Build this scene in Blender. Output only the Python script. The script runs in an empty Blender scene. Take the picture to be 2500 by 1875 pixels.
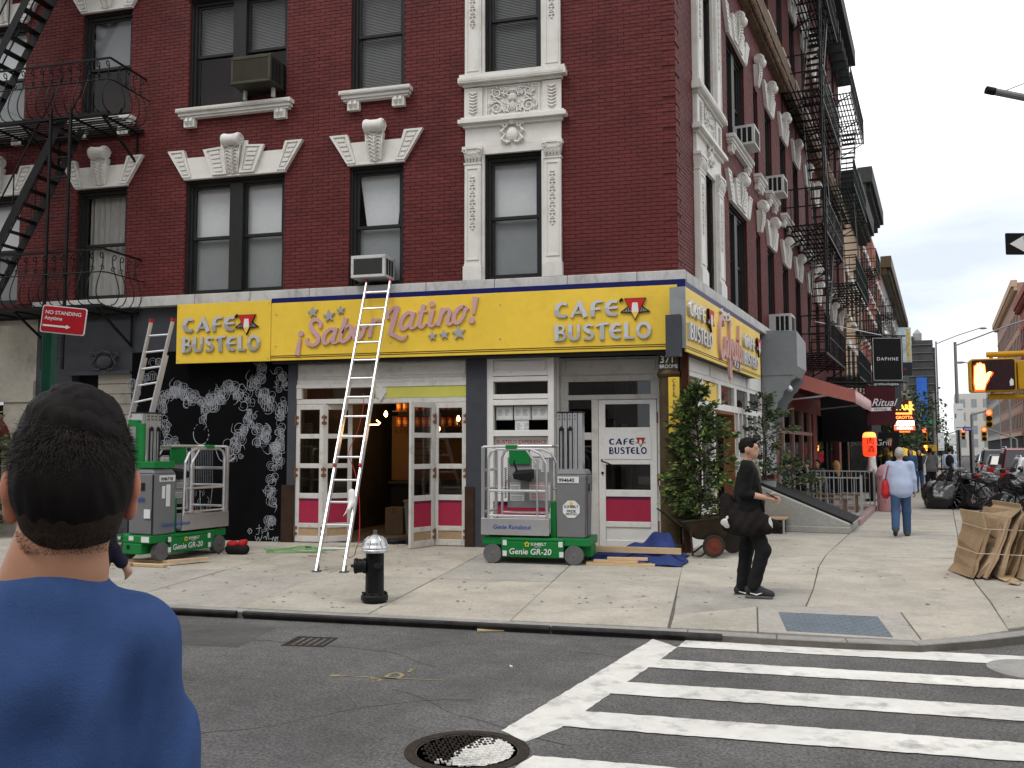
import bpy, bmesh, math, random
import numpy as np
from mathutils import Vector, Matrix
random.seed(7); RNG = np.random.default_rng(11)
S = bpy.context.scene
COL = S.collection
PI = math.pi
# ---------------------------------------------------------------- camera
F_PX, CXP, CYP = 2200.0, 1250.0, 937.5            # focal length and centre of the 2500 x 1875 frame
CAM = Vector((0.9503, -14.2793, 1.58))
YAW, PITCH, ROLL, SKEW = -0.2515, 0.0729, -0.0017, 0.192
_fw = Vector((math.sin(YAW)*math.cos(PITCH), math.cos(YAW)*math.cos(PITCH), math.sin(PITCH)))
_r = _fw.cross(Vector((0, 0, 1))).normalized(); _u = _r.cross(_fw)
_rt = _r*math.cos(ROLL)+_u*math.sin(ROLL); _up = -_r*math.sin(ROLL)+_u*math.cos(ROLL)
cd = bpy.data.cameras.new('camera'); cam = bpy.data.objects.new('camera', cd); COL.objects.link(cam)
cd.sensor_width = 36; cd.lens = F_PX/2500*36; cd.clip_start = 0.05; cd.clip_end = 3000
_m = Matrix((_rt, _up, -_fw)).transposed().to_4x4(); _m.translation = CAM
cam.matrix_world = _m; S.camera = cam
# ---------------------------------------------------------------- sky, sun, exposure
SUN_EL, SUN_AZ = math.radians(58), math.radians(205)
w = bpy.data.worlds.new('World'); S.world = w; w.use_nodes = True
nt = w.node_tree; nt.nodes.clear()
def N(t, **k):
    n = nt.nodes.new(t)
    for a, b in k.items(): setattr(n, a, b)
    return n
sky = N('ShaderNodeTexSky', sky_type='NISHITA', sun_disc=False, sun_elevation=SUN_EL, sun_rotation=SUN_AZ)
tc = N('ShaderNodeTexCoord'); mp = N('ShaderNodeMapping'); mp.inputs['Scale'].default_value = (1.3, 1.3, 4.6); mp.inputs['Location'].default_value = (5, 2, 3)
no = N('ShaderNodeTexNoise'); no.inputs['Scale'].default_value = 1.15; no.inputs['Detail'].default_value = 7; no.inputs['Roughness'].default_value = .5
cr = N('ShaderNodeValToRGB'); cr.color_ramp.elements[0].position = .35; cr.color_ramp.elements[0].color = (0, 0, 0, 1)
cr.color_ramp.elements[1].position = .70; cr.color_ramp.elements[1].color = (1, 1, 1, 1)
mx = N('ShaderNodeMixRGB'); mx.inputs[2].default_value = (12.6, 12.3, 11.8, 1)
cg = N('ShaderNodeMixRGB'); cg.inputs[0].default_value = .88; cg.inputs[2].default_value = (5.2, 5.6, 6.4, 1)
sk2 = N('ShaderNodeMixRGB', blend_type='MULTIPLY'); sk2.inputs[0].default_value = 1; sk2.inputs[2].default_value = (1.15, 1.1, 1.0, 1)
bg = N('ShaderNodeBackground'); bg.inputs['Strength'].default_value = 0.1
ow = N('ShaderNodeOutputWorld')
L = nt.links.new
L(tc.outputs['Generated'], mp.inputs['Vector']); L(mp.outputs[0], no.inputs['Vector']); L(no.outputs['Fac'], cr.inputs[0])
L(cr.outputs[0], mx.inputs[0]); L(sky.outputs[0], sk2.inputs[1]); L(sk2.outputs[0], cg.inputs[1]); L(cg.outputs[0], mx.inputs[1]); L(mx.outputs[0], bg.inputs['Color']); L(bg.outputs[0], ow.inputs[0])
sd = bpy.data.lights.new('sun', 'SUN'); sd.energy = 0.9; sd.angle = math.radians(24); sd.color = (1, .96, .9)
so = bpy.data.objects.new('sun', sd); COL.objects.link(so)
so.rotation_euler = Vector((math.sin(SUN_AZ)*math.cos(SUN_EL), math.cos(SUN_AZ)*math.cos(SUN_EL), math.sin(SUN_EL))).to_track_quat('Z', 'Y').to_euler()
S.view_settings.view_transform = 'Standard'; S.view_settings.look = 'None'; S.view_settings.gamma = 1; S.view_settings.use_curve_mapping = False
S.view_settings.exposure = 0.72
S.render.engine = 'CYCLES'; S.cycles.use_denoising = True
S.cycles.max_bounces = 6; S.cycles.diffuse_bounces = 3; S.cycles.glossy_bounces = 3; S.cycles.transmission_bounces = 4; S.cycles.transparent_max_bounces = 12
S.cycles.caustics_reflective = False; S.cycles.caustics_refractive = False
# ---------------------------------------------------------------- frames of the place
SL = 0.02                                          # fall of the pavement from the house to the kerb
ROAD_Z = -0.19
TB = PI/2-SKEW                                     # heading of the side street's facade
BU = Vector((math.sin(SKEW), math.cos(SKEW), 0)); BN = Vector((math.cos(SKEW), -math.sin(SKEW), 0))
def gz(x, y): return SL*min(y, 0.0)
def ray(x, y): return _fw+_rt*((x-CXP)/F_PX)-_up*((y-CYP)/F_PX)
def onA(x, y, o=0.0):                              # photo point -> (along, up) on the main facade, o metres proud of it
    d = ray(x, y); t = (-o-CAM.y)/d.y; p = CAM+d*t; return p.x, p.z
def onB(x, y, o=0.0):
    d = ray(x, y); t = (o-CAM.dot(BN))/d.dot(BN); p = CAM+d*t; return p.dot(BU), p.z
def onG(x, y, z=None):
    d = ray(x, y)
    if z is None:
        t = (SL*CAM.y-CAM.z)/(d.z-SL*d.y); p = CAM+d*t
        if p.y > 0: p = CAM+d*(-CAM.z/d.z)
        return p
    return CAM+d*((z-CAM.z)/d.z)
def at(x, y, dep): return CAM+ray(x, y)*dep
def Bp(u, o, z=0.0): return BU*u+BN*o+Vector((0, 0, z))
# ---------------------------------------------------------------- materials
MATS = {}
def mat(name, col, rough=.6, metal=0.0, var=.10, scale=5.0, bump=0.0, bscale=60.0, island=0.0, dirt=None, emit=None, spec=.14, coat=0.0, stretch=None, world=False, sub=0.0, speck=None):
    if name in MATS: return MATS[name]
    m = bpy.data.materials.new(name); m.use_nodes = True; t = m.node_tree; t.nodes.clear(); l = t.links.new
    o = t.nodes.new('ShaderNodeOutputMaterial'); b = t.nodes.new('ShaderNodeBsdfPrincipled'); l(b.outputs[0], o.inputs[0])
    b.inputs['Roughness'].default_value = rough; b.inputs['Metallic'].default_value = metal
    b.inputs['Specular IOR Level'].default_value = spec
    if coat: b.inputs['Coat Weight'].default_value = coat; b.inputs['Coat Roughness'].default_value = .08
    if sub: b.inputs['Subsurface Weight'].default_value = sub; b.inputs['Subsurface Radius'].default_value = (.02, .008, .004)
    c = t.nodes.new('ShaderNodeTexCoord'); vec = c.outputs['Object']
    if world:
        vec = t.nodes.new('ShaderNodeNewGeometry').outputs['Position']
    if stretch:
        mpn = t.nodes.new('ShaderNodeMapping'); mpn.inputs['Scale'].default_value = stretch; l(vec, mpn.inputs[0]); vec = mpn.outputs[0]
    rgb = t.nodes.new('ShaderNodeRGB'); rgb.outputs[0].default_value = (*col, 1); cur = rgb.outputs[0]
    def noise(s, det=5, rg=.55):
        n = t.nodes.new('ShaderNodeTexNoise'); n.inputs['Scale'].default_value = s; n.inputs['Detail'].default_value = det; n.inputs['Roughness'].default_value = rg
        l(vec, n.inputs['Vector']); return n.outputs['Fac']
    def scaled(fac, lo, hi, a=0.3, bb=0.7):
        nonlocal cur
        r = t.nodes.new('ShaderNodeMapRange'); r.inputs[1].default_value = a; r.inputs[2].default_value = bb; r.inputs[3].default_value = lo; r.inputs[4].default_value = hi
        l(fac, r.inputs[0]); v = t.nodes.new('ShaderNodeVectorMath'); v.operation = 'SCALE'; l(cur, v.inputs[0]); l(r.outputs[0], v.inputs['Scale']); cur = v.outputs[0]
    if var: scaled(noise(scale), 1-var, 1+var); scaled(noise(scale*9, 3), 1-var*.5, 1+var*.5)
    if speck: scaled(noise(speck[0], 2, .7), 1-speck[1], 1+speck[1], .34, .66)
    if island:
        g = t.nodes.new('ShaderNodeNewGeometry'); scaled(g.outputs['Random Per Island'], 1-island, 1+island, 0, 1)
    if dirt:
        dcol, amt, dsc = dirt
        r = t.nodes.new('ShaderNodeMapRange'); r.inputs[1].default_value = .52; r.inputs[2].default_value = .72; r.inputs[3].default_value = 0; r.inputs[4].default_value = amt
        l(noise(dsc, 8, .65), r.inputs[0]); x = t.nodes.new('ShaderNodeMixRGB'); l(r.outputs[0], x.inputs[0]); l(cur, x.inputs[1]); x.inputs[2].default_value = (*dcol, 1); cur = x.outputs[0]
    l(cur, b.inputs['Base Color'])
    if bump:
        bn = t.nodes.new('ShaderNodeBump'); bn.inputs['Strength'].default_value = bump; bn.inputs['Distance'].default_value = .01
        l(noise(bscale, 4), bn.inputs['Height']); l(bn.outputs[0], b.inputs['Normal'])
    if emit:
        b.inputs['Emission Color'].default_value = (*emit[0], 1); b.inputs['Emission Strength'].default_value = emit[1]
    MATS[name] = m; return m
def glassmat(name, tint=(.75, .78, .8), refl=.08, rough=.01):
    if name in MATS: return MATS[name]
    m = bpy.data.materials.new(name); m.use_nodes = True; t = m.node_tree; t.nodes.clear(); l = t.links.new
    o = t.nodes.new('ShaderNodeOutputMaterial'); mixs = t.nodes.new('ShaderNodeMixShader'); tr = t.nodes.new('ShaderNodeBsdfTransparent'); gl = t.nodes.new('ShaderNodeBsdfGlossy')
    lw = t.nodes.new('ShaderNodeLayerWeight'); lw.inputs[0].default_value = .5; fr = t.nodes.new('ShaderNodeMath'); fr.operation = 'POWER'; fr.inputs[1].default_value = 4.0; l(lw.outputs['Facing'], fr.inputs[0]); ad = t.nodes.new('ShaderNodeMath'); ad.operation = 'ADD'; ad.inputs[1].default_value = refl; ad.use_clamp = True
    tr.inputs[0].default_value = (*tint, 1); gl.inputs['Roughness'].default_value = rough
    l(fr.outputs[0], ad.inputs[0]); l(ad.outputs[0], mixs.inputs[0]); l(tr.outputs[0], mixs.inputs[1]); l(gl.outputs[0], mixs.inputs[2]); l(mixs.outputs[0], o.inputs[0])
    MATS[name] = m; return m
# ---------------------------------------------------------------- objects
def put(o, parent=None):
    COL.objects.link(o)
    if parent: o.parent = parent
    return o
def tag(o, label=None, cat=None, group=None, kind=None):
    if label: o['label'] = label
    if cat: o['category'] = cat
    if group: o['group'] = group
    if kind: o['kind'] = kind
    return o
def thing(name, label, cat, loc=(0, 0, 0), rotz=0.0, group=None):
    o = put(bpy.data.objects.new(name, None)); o.empty_display_size = .1
    o.location = loc; o.rotation_euler = (0, 0, rotz); return tag(o, label, cat, group)
def sub(name, parent, loc=(0, 0, 0), rotz=0.0):
    o = put(bpy.data.objects.new(name, None), parent); o.empty_display_size = .1; o.location = loc; o.rotation_euler = (0, 0, rotz); return o
def inst(name, mesh, parent=None, loc=(0, 0, 0), rot=(0, 0, 0)):
    o = put(bpy.data.objects.new(name, mesh), parent); o.location = loc; o.rotation_euler = rot; return o
def copy_tree(o, parent=None):
    c = o.copy(); COL.objects.link(c); c.parent = parent
    for ch in list(o.children): copy_tree(ch, c)
    return c
class MB:
    def __init__(s): s.v = []; s.f = []; s.m = []; s.M = None; s.mi = 0
    def add(s, vs, fs):
        b = len(s.v)
        if s.M is not None: vs = [s.M @ Vector(p) for p in vs]
        s.v += [tuple(p) for p in vs]; s.f += [[b+i for i in f] for f in fs]; s.m += [s.mi]*len(fs); return s
    def box(s, x0, x1, y0, y1, z0, z1):
        return s.add([(x0, y0, z0), (x1, y0, z0), (x1, y1, z0), (x0, y1, z0), (x0, y0, z1), (x1, y0, z1), (x1, y1, z1), (x0, y1, z1)],
                     [(0, 3, 2, 1), (4, 5, 6, 7), (0, 1, 5, 4), (1, 2, 6, 5), (2, 3, 7, 6), (3, 0, 4, 7)])
    def quad(s, a, b, c, d): return s.add([a, b, c, d], [(0, 1, 2, 3)])
    def hexa(s, b4, t4): return s.add(list(b4)+list(t4), [(0, 3, 2, 1), (4, 5, 6, 7), (0, 1, 5, 4), (1, 2, 6, 5), (2, 3, 7, 6), (3, 0, 4, 7)])
    def bar(s, a, b, w, h=None, up=(0, 0, 1)):      # rectangular bar from a to b
        a = Vector(a); b = Vector(b); d = (b-a).normalized(); u_ = Vector(up)
        if abs(d.dot(u_)) > .98: u_ = Vector((0, 1, 0))
        x = d.cross(u_).normalized()*(w/2); y = x.cross(d).normalized()*((h or w)/2)
        return s.hexa([a-x-y, a+x-y, a+x+y, a-x+y], [b-x-y, b+x-y, b+x+y, b-x+y])
    def tube(s, pts, r, n=6, cap=True, closed=False):
        pts = [Vector(p) for p in pts]; k = len(pts); rs = r if isinstance(r, (list, tuple)) else [r]*k
        prev = None; vs = []
        for i, p in enumerate(pts):
            if closed: d = pts[(i+1) % k]-pts[i-1]
            else: d = pts[min(i+1, k-1)]-pts[max(i-1, 0)]
            if d.length < 1e-9: d = Vector((0, 0, 1))
            d.normalize()
            if prev is None:
                a = Vector((0, 0, 1)) if abs(d.z) < .9 else Vector((1, 0, 0)); x = d.cross(a).normalized()
            else:
                x = (prev-d*prev.dot(d))
                x = x.normalized() if x.length > 1e-6 else d.orthogonal().normalized()
            prev = x; y = d.cross(x)
            vs += [p+(x*math.cos(2*PI*j/n)+y*math.sin(2*PI*j/n))*rs[i] for j in range(n)]
        fs = []
        for i in range(k if closed else k-1):
            for j in range(n):
                a = i*n+j; b = i*n+(j+1) % n; a2 = ((i+1) % k)*n+j; b2 = ((i+1) % k)*n+(j+1) % n
                fs.append((a, b, b2, a2))
        if cap and not closed: fs += [tuple(reversed(range(n))), tuple(range((k-1)*n, k*n))]
        return s.add(vs, fs)
    def cyl(s, a, b, r, r2=None, n=12): return s.tube([a, b], [r, r if r2 is None else r2], n)
    def lathe(s, prof, n=24, c=(0, 0, 0), ax=None):   # prof: (radius, height); ax: 3x3 mapping local z
        R = Matrix.Identity(3) if ax is None else Vector((0, 0, 1)).rotation_difference(Vector(ax)).to_matrix()
        c = Vector(c); vs = []
        for r_, z in prof:
            for j in range(n): vs.append(c+R @ Vector((r_*math.cos(2*PI*j/n), r_*math.sin(2*PI*j/n), z)))
        k = len(prof); fs = [(i*n+j, i*n+(j+1) % n, (i+1)*n+(j+1) % n, (i+1)*n+j) for i in range(k-1) for j in range(n)]
        fs += [tuple(reversed(range(n))), tuple(range((k-1)*n, k*n))]
        return s.add(vs, fs)
    def ball(s, c, r, sc=(1, 1, 1), n=12, k=8):
        c = Vector(c); prof = []
        vs = []; 
        for i in range(k+1):
            a = PI*i/k
            for j in range(n): vs.append(c+Vector((r*sc[0]*math.sin(a)*math.cos(2*PI*j/n), r*sc[1]*math.sin(a)*math.sin(2*PI*j/n), -r*sc[2]*math.cos(a))))
        return s.add(vs, [(i*n+j, i*n+(j+1) % n, (i+1)*n+(j+1) % n, (i+1)*n+j) for i in range(k) for j in range(n)])
    def prism(s, poly, y0, y1):                      # poly of (x, z), counter-clockwise seen from -y, between y0 (front) and y1
        k = len(poly); vs = [(p[0], y0, p[1]) for p in poly]+[(p[0], y1, p[1]) for p in poly]
        fs = [tuple(range(k)), tuple(reversed(range(k, 2*k)))]+[(i, i+k, (i+1) % k+k, (i+1) % k) for i in range(k)]
        return s.add(vs, fs)
    def slab(s, poly, z0, z1):                       # poly of (x, y); z values may be functions of x, y
        k = len(poly); a = [(p[0], p[1], z0(*p) if callable(z0) else z0) for p in poly]; b = [(p[0], p[1], z1(*p) if callable(z1) else z1) for p in poly]
        return s.add(a+b, [tuple(reversed(range(k))), tuple(range(k, 2*k))]+[(i, (i+1) % k, (i+1) % k+k, i+k) for i in range(k)])
    def stroke(s, pts, wd, y0, y1, smooth=0):        # flat stroke of (x, z) points with given width(s), y0 front .. y1 back
        if smooth: pts, wd = spline(pts, wd, smooth)
        k = len(pts); ws = wd if isinstance(wd, (list, tuple)) else [wd]*k
        l_, r_ = [], []
        for i, p in enumerate(pts):
            a = pts[max(i-1, 0)]; b = pts[min(i+1, k-1)]; dx, dz = b[0]-a[0], b[1]-a[1]; q = math.hypot(dx, dz) or 1
            nx, nz = -dz/q*ws[i]/2, dx/q*ws[i]/2; l_.append((p[0]+nx, p[1]+nz)); r_.append((p[0]-nx, p[1]-nz))
        vs = []
        for i in range(k): vs += [(l_[i][0], y0, l_[i][1]), (r_[i][0], y0, r_[i][1]), (r_[i][0], y1, r_[i][1]), (l_[i][0], y1, l_[i][1])]
        fs = [(0, 1, 2, 3), ((k-1)*4+3, (k-1)*4+2, (k-1)*4+1, (k-1)*4)]
        for i in range(k-1):
            a = i*4; b = a+4
            fs += [(a, b, b+1, a+1), (a+1, b+1, b+2, a+2), (a+2, b+2, b+3, a+3), (a+3, b+3, b, a)]
        return s.add(vs, fs)
    def mesh(s, name, mats, smooth=False):
        me = bpy.data.meshes.new(name); me.from_pydata(s.v, [], s.f)
        for m in (mats if isinstance(mats, (list, tuple)) else [mats]): me.materials.append(m)
        if any(s.m): me.polygons.foreach_set('material_index', s.m)
        if smooth: me.polygons.foreach_set('use_smooth', [True]*len(s.f))
        me.update(); return me
    def build(s, name, mats, parent=None, smooth=False, loc=(0, 0, 0), rotz=0.0, bevel=0.0, seg=2, fix=True):
        me = s.mesh(name, mats, smooth)
        if fix:
            bm = bmesh.new(); bm.from_mesh(me); bmesh.ops.recalc_face_normals(bm, faces=bm.faces); bm.to_mesh(me); bm.free()
        o = inst(name, me, parent, loc, (0, 0, rotz))
        if bevel:
            md = o.modifiers.new('bevel', 'BEVEL'); md.width = bevel; md.segments = seg; md.limit_method = 'ANGLE'; md.angle_limit = .7
        return o
def spline(pts, wd, n):
    k = len(pts); ws = list(wd) if isinstance(wd, (list, tuple)) else [wd]*k; op = []; ow_ = []
    P = [Vector(p).to_3d() if len(p) == 2 else Vector(p) for p in pts]
    for i in range(k-1):
        p0, p1, p2, p3 = P[max(i-1, 0)], P[i], P[i+1], P[min(i+2, k-1)]
        for j in range(n):
            t = j/n
            q = .5*((2*p1)+(p2-p0)*t+(2*p0-5*p1+4*p2-p3)*t*t+(3*p1-p0-3*p2+p3)*t**3)
            op.append((q.x, q.y) if len(pts[0]) == 2 else q); ow_.append(ws[i]+(ws[i+1]-ws[i])*t)
    op.append((P[-1].x, P[-1].y) if len(pts[0]) == 2 else P[-1]); ow_.append(ws[-1]); return op, ow_
def arc(cx, cz, rx, rz, a0, a1, n=14): return [(cx+rx*math.cos(math.radians(a0+(a1-a0)*i/n)), cz+rz*math.sin(math.radians(a0+(a1-a0)*i/n))) for i in range(n+1)]
_txt = {}
def text(parent, s, size, loc, m, name='lettering', rot=(PI/2, 0, 0), ext=.001, bold=0.0, shear=0.0, align='LEFT', sx=1.0, space=1.0):
    key = (s, ext, bold, shear, align, space, round(size, 4))
    if key not in _txt:
        c = bpy.data.curves.new('t', 'FONT'); c.body = s; c.size = size; c.extrude = ext; c.offset = bold*size; c.shear = shear; c.align_x = align; c.resolution_u = 3; c.space_character = space
        o = bpy.data.objects.new('t', c); COL.objects.link(o); bpy.context.view_layer.update()
        me = bpy.data.meshes.new_from_object(o); bpy.data.objects.remove(o); bpy.data.curves.remove(c); _txt[key] = me
    me = _txt[key].copy(); me.materials.clear(); me.materials.append(m)
    o = inst(name, me, parent, loc, rot); o.scale = (sx, 1, 1); return o
def star(cx, cz, R, rot=0.0, k=.42): return [(cx+(R if i % 2 == 0 else R*k)*math.sin(rot+PI*i/5), cz+(R if i % 2 == 0 else R*k)*math.cos(rot+PI*i/5)) for i in range(10)]
# implicit bodies ------------------------------------------------------------
def sdf_mesh(prims, vox, k=.03, cuts=(), disp=None):
    """one closed surface round tapered capsules (a, b, ra, rb) and ellipsoids (c, (rx, ry, rz)); cuts: (point, normal) keeps the side against the normal"""
    lo = np.full(3, 1e9); hi = -lo.copy()
    for p in prims:
        if p[0] == 'c':
            for q, r_ in ((p[1], p[3]), (p[2], p[4])): lo = np.minimum(lo, np.array(q)-r_); hi = np.maximum(hi, np.array(q)+r_)
        else:
            r_ = max(p[2]); lo = np.minimum(lo, np.array(p[1])-r_); hi = np.maximum(hi, np.array(p[1])+r_)
    lo -= vox*3+k*.3; hi += vox*3+k*.3
    n = np.ceil((hi-lo)/vox).astype(int)+1
    ax = [lo[i]+np.arange(n[i])*vox for i in range(3)]
    X, Y, Zz = np.meshgrid(*ax, indexing='ij', sparse=False); X = X.astype(np.float32); Y = Y.astype(np.float32); Zz = Zz.astype(np.float32)
    F = np.full(X.shape, 10., np.float32)
    for p in prims:
        if p[0] == 'c':
            a = np.array(p[1], float); b = np.array(p[2], float); ba = b-a; L2 = max(float(ba@ba), 1e-9)
            t = np.clip(((X-a[0])*ba[0]+(Y-a[1])*ba[1]+(Zz-a[2])*ba[2])/L2, 0, 1)
            d = np.sqrt((X-a[0]-t*ba[0])**2+(Y-a[1]-t*ba[1])**2+(Zz-a[2]-t*ba[2])**2)-(p[3]+(p[4]-p[3])*t)
        else:
            c = p[1]; r_ = p[2]; dx, dy, dz = X-c[0], Y-c[1], Zz-c[2]
            if len(p) > 3:
                Rm = np.array(p[3]); dx, dy, dz = (dx*Rm[0, 0]+dy*Rm[1, 0]+dz*Rm[2, 0], dx*Rm[0, 1]+dy*Rm[1, 1]+dz*Rm[2, 1], dx*Rm[0, 2]+dy*Rm[1, 2]+dz*Rm[2, 2])
            k0 = np.sqrt((dx/r_[0])**2+(dy/r_[1])**2+(dz/r_[2])**2); k1 = np.sqrt((dx/r_[0]**2)**2+(dy/r_[1]**2)**2+(dz/r_[2]**2)**2)+1e-6
            d = k0*(k0-1)/k1
        kk = k if len(p) < 6 or p[0] != 'c' else p[5]
        h = np.maximum(kk-np.abs(F-d), 0)/kk; F = np.minimum(F, d)-h*h*kk*.25
    if disp is not None: F = F+disp(X, Y, Zz).astype(np.float32)
    for q, nn in cuts: F = np.maximum(F, (X-q[0])*nn[0]+(Y-q[1])*nn[1]+(Zz-q[2])*nn[2])
    neg = F < 0; nx, ny, nz = F.shape
    cs = np.zeros((nx-1, ny-1, nz-1, 3), np.float32); cn = np.zeros((nx-1, ny-1, nz-1), np.float32)
    co = [(i, j, l_) for i in (0, 1) for j in (0, 1) for l_ in (0, 1)]
    sl = lambda o: tuple(slice(o[i], F.shape[i]-1+o[i]) for i in range(3))
    for o1 in co:
        for axn in range(3):
            if o1[axn]: continue
            o2 = list(o1); o2[axn] = 1; o2 = tuple(o2)
            f1 = F[sl(o1)]; f2 = F[sl(o2)]; mk = (f1 < 0) != (f2 < 0)
            t = np.where(mk, f1/np.where(mk, f1-f2, 1), 0)
            for c_ in range(3):
                cs[..., c_] += np.where(mk, o1[c_]+(t if c_ == axn else 0), 0)
            cn += mk
    act = cn > 0; idx = -np.ones(act.shape, int); idx[act] = np.arange(act.sum())
    ii = np.argwhere(act); V = (ii+cs[act]/cn[act][:, None])*vox+lo
    faces = []
    for axn in range(3):
        s1 = [slice(1, F.shape[i]-1) for i in range(3)]; s2 = list(s1); s1[axn] = slice(0, F.shape[axn]-1); s2[axn] = slice(1, F.shape[axn])
        a = neg[tuple(s1)]; b = neg[tuple(s2)]; e = np.argwhere(a != b)
        if not len(e): continue
        base = e.copy()
        for i in range(3):
            if i != axn: base[:, i] += 1
        o1, o2 = [(1, 2), (2, 0), (0, 1)][axn]
        def at_(d1, d2):
            q = base.copy(); q[:, o1] += d1; q[:, o2] += d2; return idx[q[:, 0], q[:, 1], q[:, 2]]
        q = np.stack([at_(-1, -1), at_(0, -1), at_(0, 0), at_(-1, 0)], 1)
        flip = b[tuple(e.T)]; q[flip] = q[flip][:, ::-1]; faces.append(q)
    return V, np.concatenate(faces)
def sdf_obj(name, prims, vox, m, parent=None, k=.03, cuts=(), disp=None, loc=(0, 0, 0), rotz=0.0):
    V, Fc = sdf_mesh(prims, vox, k, cuts, disp)
    me = bpy.data.meshes.new(name); me.from_pydata(V.tolist(), [], Fc.tolist()); me.materials.append(m)
    me.polygons.foreach_set('use_smooth', [True]*len(me.polygons)); me.update()
    return inst(name, me, parent, loc, (0, 0, rotz))
# ================================================================= materials
M_asph = mat('asphalt', (.124, .121, .119), .92, var=.24, scale=.7, bump=.9, bscale=160, speck=(48, .42), dirt=((.075, .073, .072), .55, 1.1), world=True, spec=.2)
M_conc = mat('pavement_concrete', (.375, .35, .30), .9, var=.15, scale=1.3, bump=.25, bscale=110, speck=(42, .10), dirt=((.22, .205, .18), .6, 1.4), world=True, spec=.2)
M_conc2 = mat('pavement_concrete_warm', (.40, .37, .315), .9, var=.14, scale=1.7, bump=.25, bscale=110, speck=(42, .10), dirt=((.25, .23, .20), .6, 2.1), world=True, spec=.2)
M_conc3 = mat('pavement_concrete_grey', (.35, .33, .295), .9, var=.14, scale=1.5, bump=.25, bscale=110, speck=(42, .10), dirt=((.22, .21, .195), .5, 2.6), world=True, spec=.2)
M_joint = mat('joint_dirt', (.13, .12, .105), .95, var=.2, world=True)
M_gum = mat('gum', (.11, .105, .1), .8, var=.2)
M_kerb = mat('kerb_stone', (.27, .265, .25), .85, var=.2, scale=4, bump=.3, bscale=40, world=True)
M_steelkerb = mat('kerb_steel', (.045, .043, .042), .42, .7, var=.3, scale=6, world=True)
M_paint = mat('road_paint', (.64, .63, .59), .8, var=.12, scale=1.3, bump=.4, bscale=140, dirt=((.27, .265, .25), .9, 4.5), world=True, spec=.2)
M_iron = mat('cast_iron', (.05, .042, .036), .6, .5, var=.3, scale=18, bump=.3, bscale=70)
M_brick = mat('red_brick', (.122, .0285, .0275), .62, var=.10, scale=1.2, bump=.35, bscale=90, island=.14, dirt=((.062, .018, .020), .65, .9), world=True)
M_mortar = mat('painted_mortar', (.078, .019, .019), .85, var=.15, scale=2, bump=.3, bscale=60, world=True)
M_terra = mat('white_terracotta', (.70, .69, .65), .45, var=.05, scale=3, bump=.15, bscale=50, dirt=((.46, .41, .32), .5, 2.3), world=True)
M_ledge = mat('grey_stone_ledge', (.50, .50, .48), .7, var=.1, scale=3, bump=.3, bscale=40, dirt=((.20, .195, .18), .6, 4.5), world=True, stretch=(1, 1, .5))
M_frame = mat('charcoal_window_paint', (.026, .027, .026), .45, var=.1)
M_frameg = mat('grey_window_paint', (.05, .052, .052), .5, var=.1)
M_shade = mat('white_roller_shade', (.64, .66, .67), .8, var=.05, scale=2)
M_shade2 = mat('grey_roller_shade', (.27, .285, .29), .8, var=.06, scale=2)
M_curt = mat('lace_curtain', (.42, .41, .38), .9, var=.15, scale=8, stretch=(6, 6, .6))
M_slat = mat('grey_blind', (.22, .225, .22), .6, var=.06)
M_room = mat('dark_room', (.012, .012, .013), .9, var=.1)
M_glass = glassmat('window_glass', (.95, .96, .96), .02)
M_glassd = glassmat('shop_glass', (.72, .72, .7), .05)
M_grey = mat('slate_grey_paint', (.058, .062, .072), .6, var=.1, scale=1.5, bump=.15, bscale=30, dirt=((.035, .037, .042), .4, 2), world=True)
M_black = mat('black_wall_paint', (.0045, .0048, .0056), .85, spec=.04, var=.25, scale=2, bump=.2, bscale=20, world=True)
M_chalk = mat('chalk_paint', (.42, .44, .48), .9, var=.2, scale=9)
M_chalkd = mat('chalk_paint_faint', (.20, .21, .23), .9, var=.2, scale=9)
M_beige = mat('beige_stucco', (.40, .375, .32), .9, var=.12, scale=1.5, bump=.3, bscale=30, dirt=((.16, .15, .125), .8, 1.6), world=True)
M_wood = mat('worn_white_paint', (.60, .59, .555), .6, var=.07, scale=3, bump=.15, bscale=50, dirt=((.33, .26, .18), .55, 5), world=True)
M_woodc = mat('clean_white_paint', (.74, .735, .71), .55, var=.05, scale=3, dirt=((.42, .36, .28), .35, 6), world=True)
M_rawwood = mat('bare_plywood', (.42, .30, .18), .8, var=.15, scale=3, dirt=((.28, .19, .11), .5, 6))
M_rust = mat('rust', (.20, .10, .05), .85, var=.3, scale=20)
M_crim = mat('crimson_panel', (.36, .028, .065), .5, var=.05)
M_crimd = mat('plum_edge', (.12, .018, .06), .5, var=.05)
M_yel = mat('sign_yellow', (.82, .565, .06), .42, var=.06, scale=.8, spec=.3, dirt=((.55, .38, .04), .35, 1.5))
M_lime = mat('lime_yellow_film', (.56, .55, .12), .5, var=.04)
M_navy = mat('navy_strip', (.012, .014, .10), .4, var=.1)
M_silver = mat('brushed_silver_letter', (.50, .51, .53), .38, .55, var=.06)
M_silver2 = mat('silver_letter_pale', (.60, .61, .63), .42, .35, var=.06)
M_pink = mat('dusty_pink_letter', (.56, .345, .35), .5, var=.04)
M_edge = mat('letter_edge_dark', (.05, .04, .035), .6)
M_red = mat('logo_red', (.50, .028, .022), .5, var=.05)
M_white = mat('plain_white', (.72, .72, .71), .5, var=.03)
M_dark = mat('near_black', (.014, .014, .015), .5, var=.1)
M_brown = mat('brown_iron_column', (.075, .055, .030), .5, .2, var=.2, scale=3, bump=.2, bscale=30, dirt=((.12, .09, .055), .4, 6), world=True)
M_brnpost = mat('red_brown_post', (.085, .028, .015), .6, var=.2)
M_bronze = mat('dark_bronze_plate', (.050, .030, .020), .6, .3, var=.2, scale=5)
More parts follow.
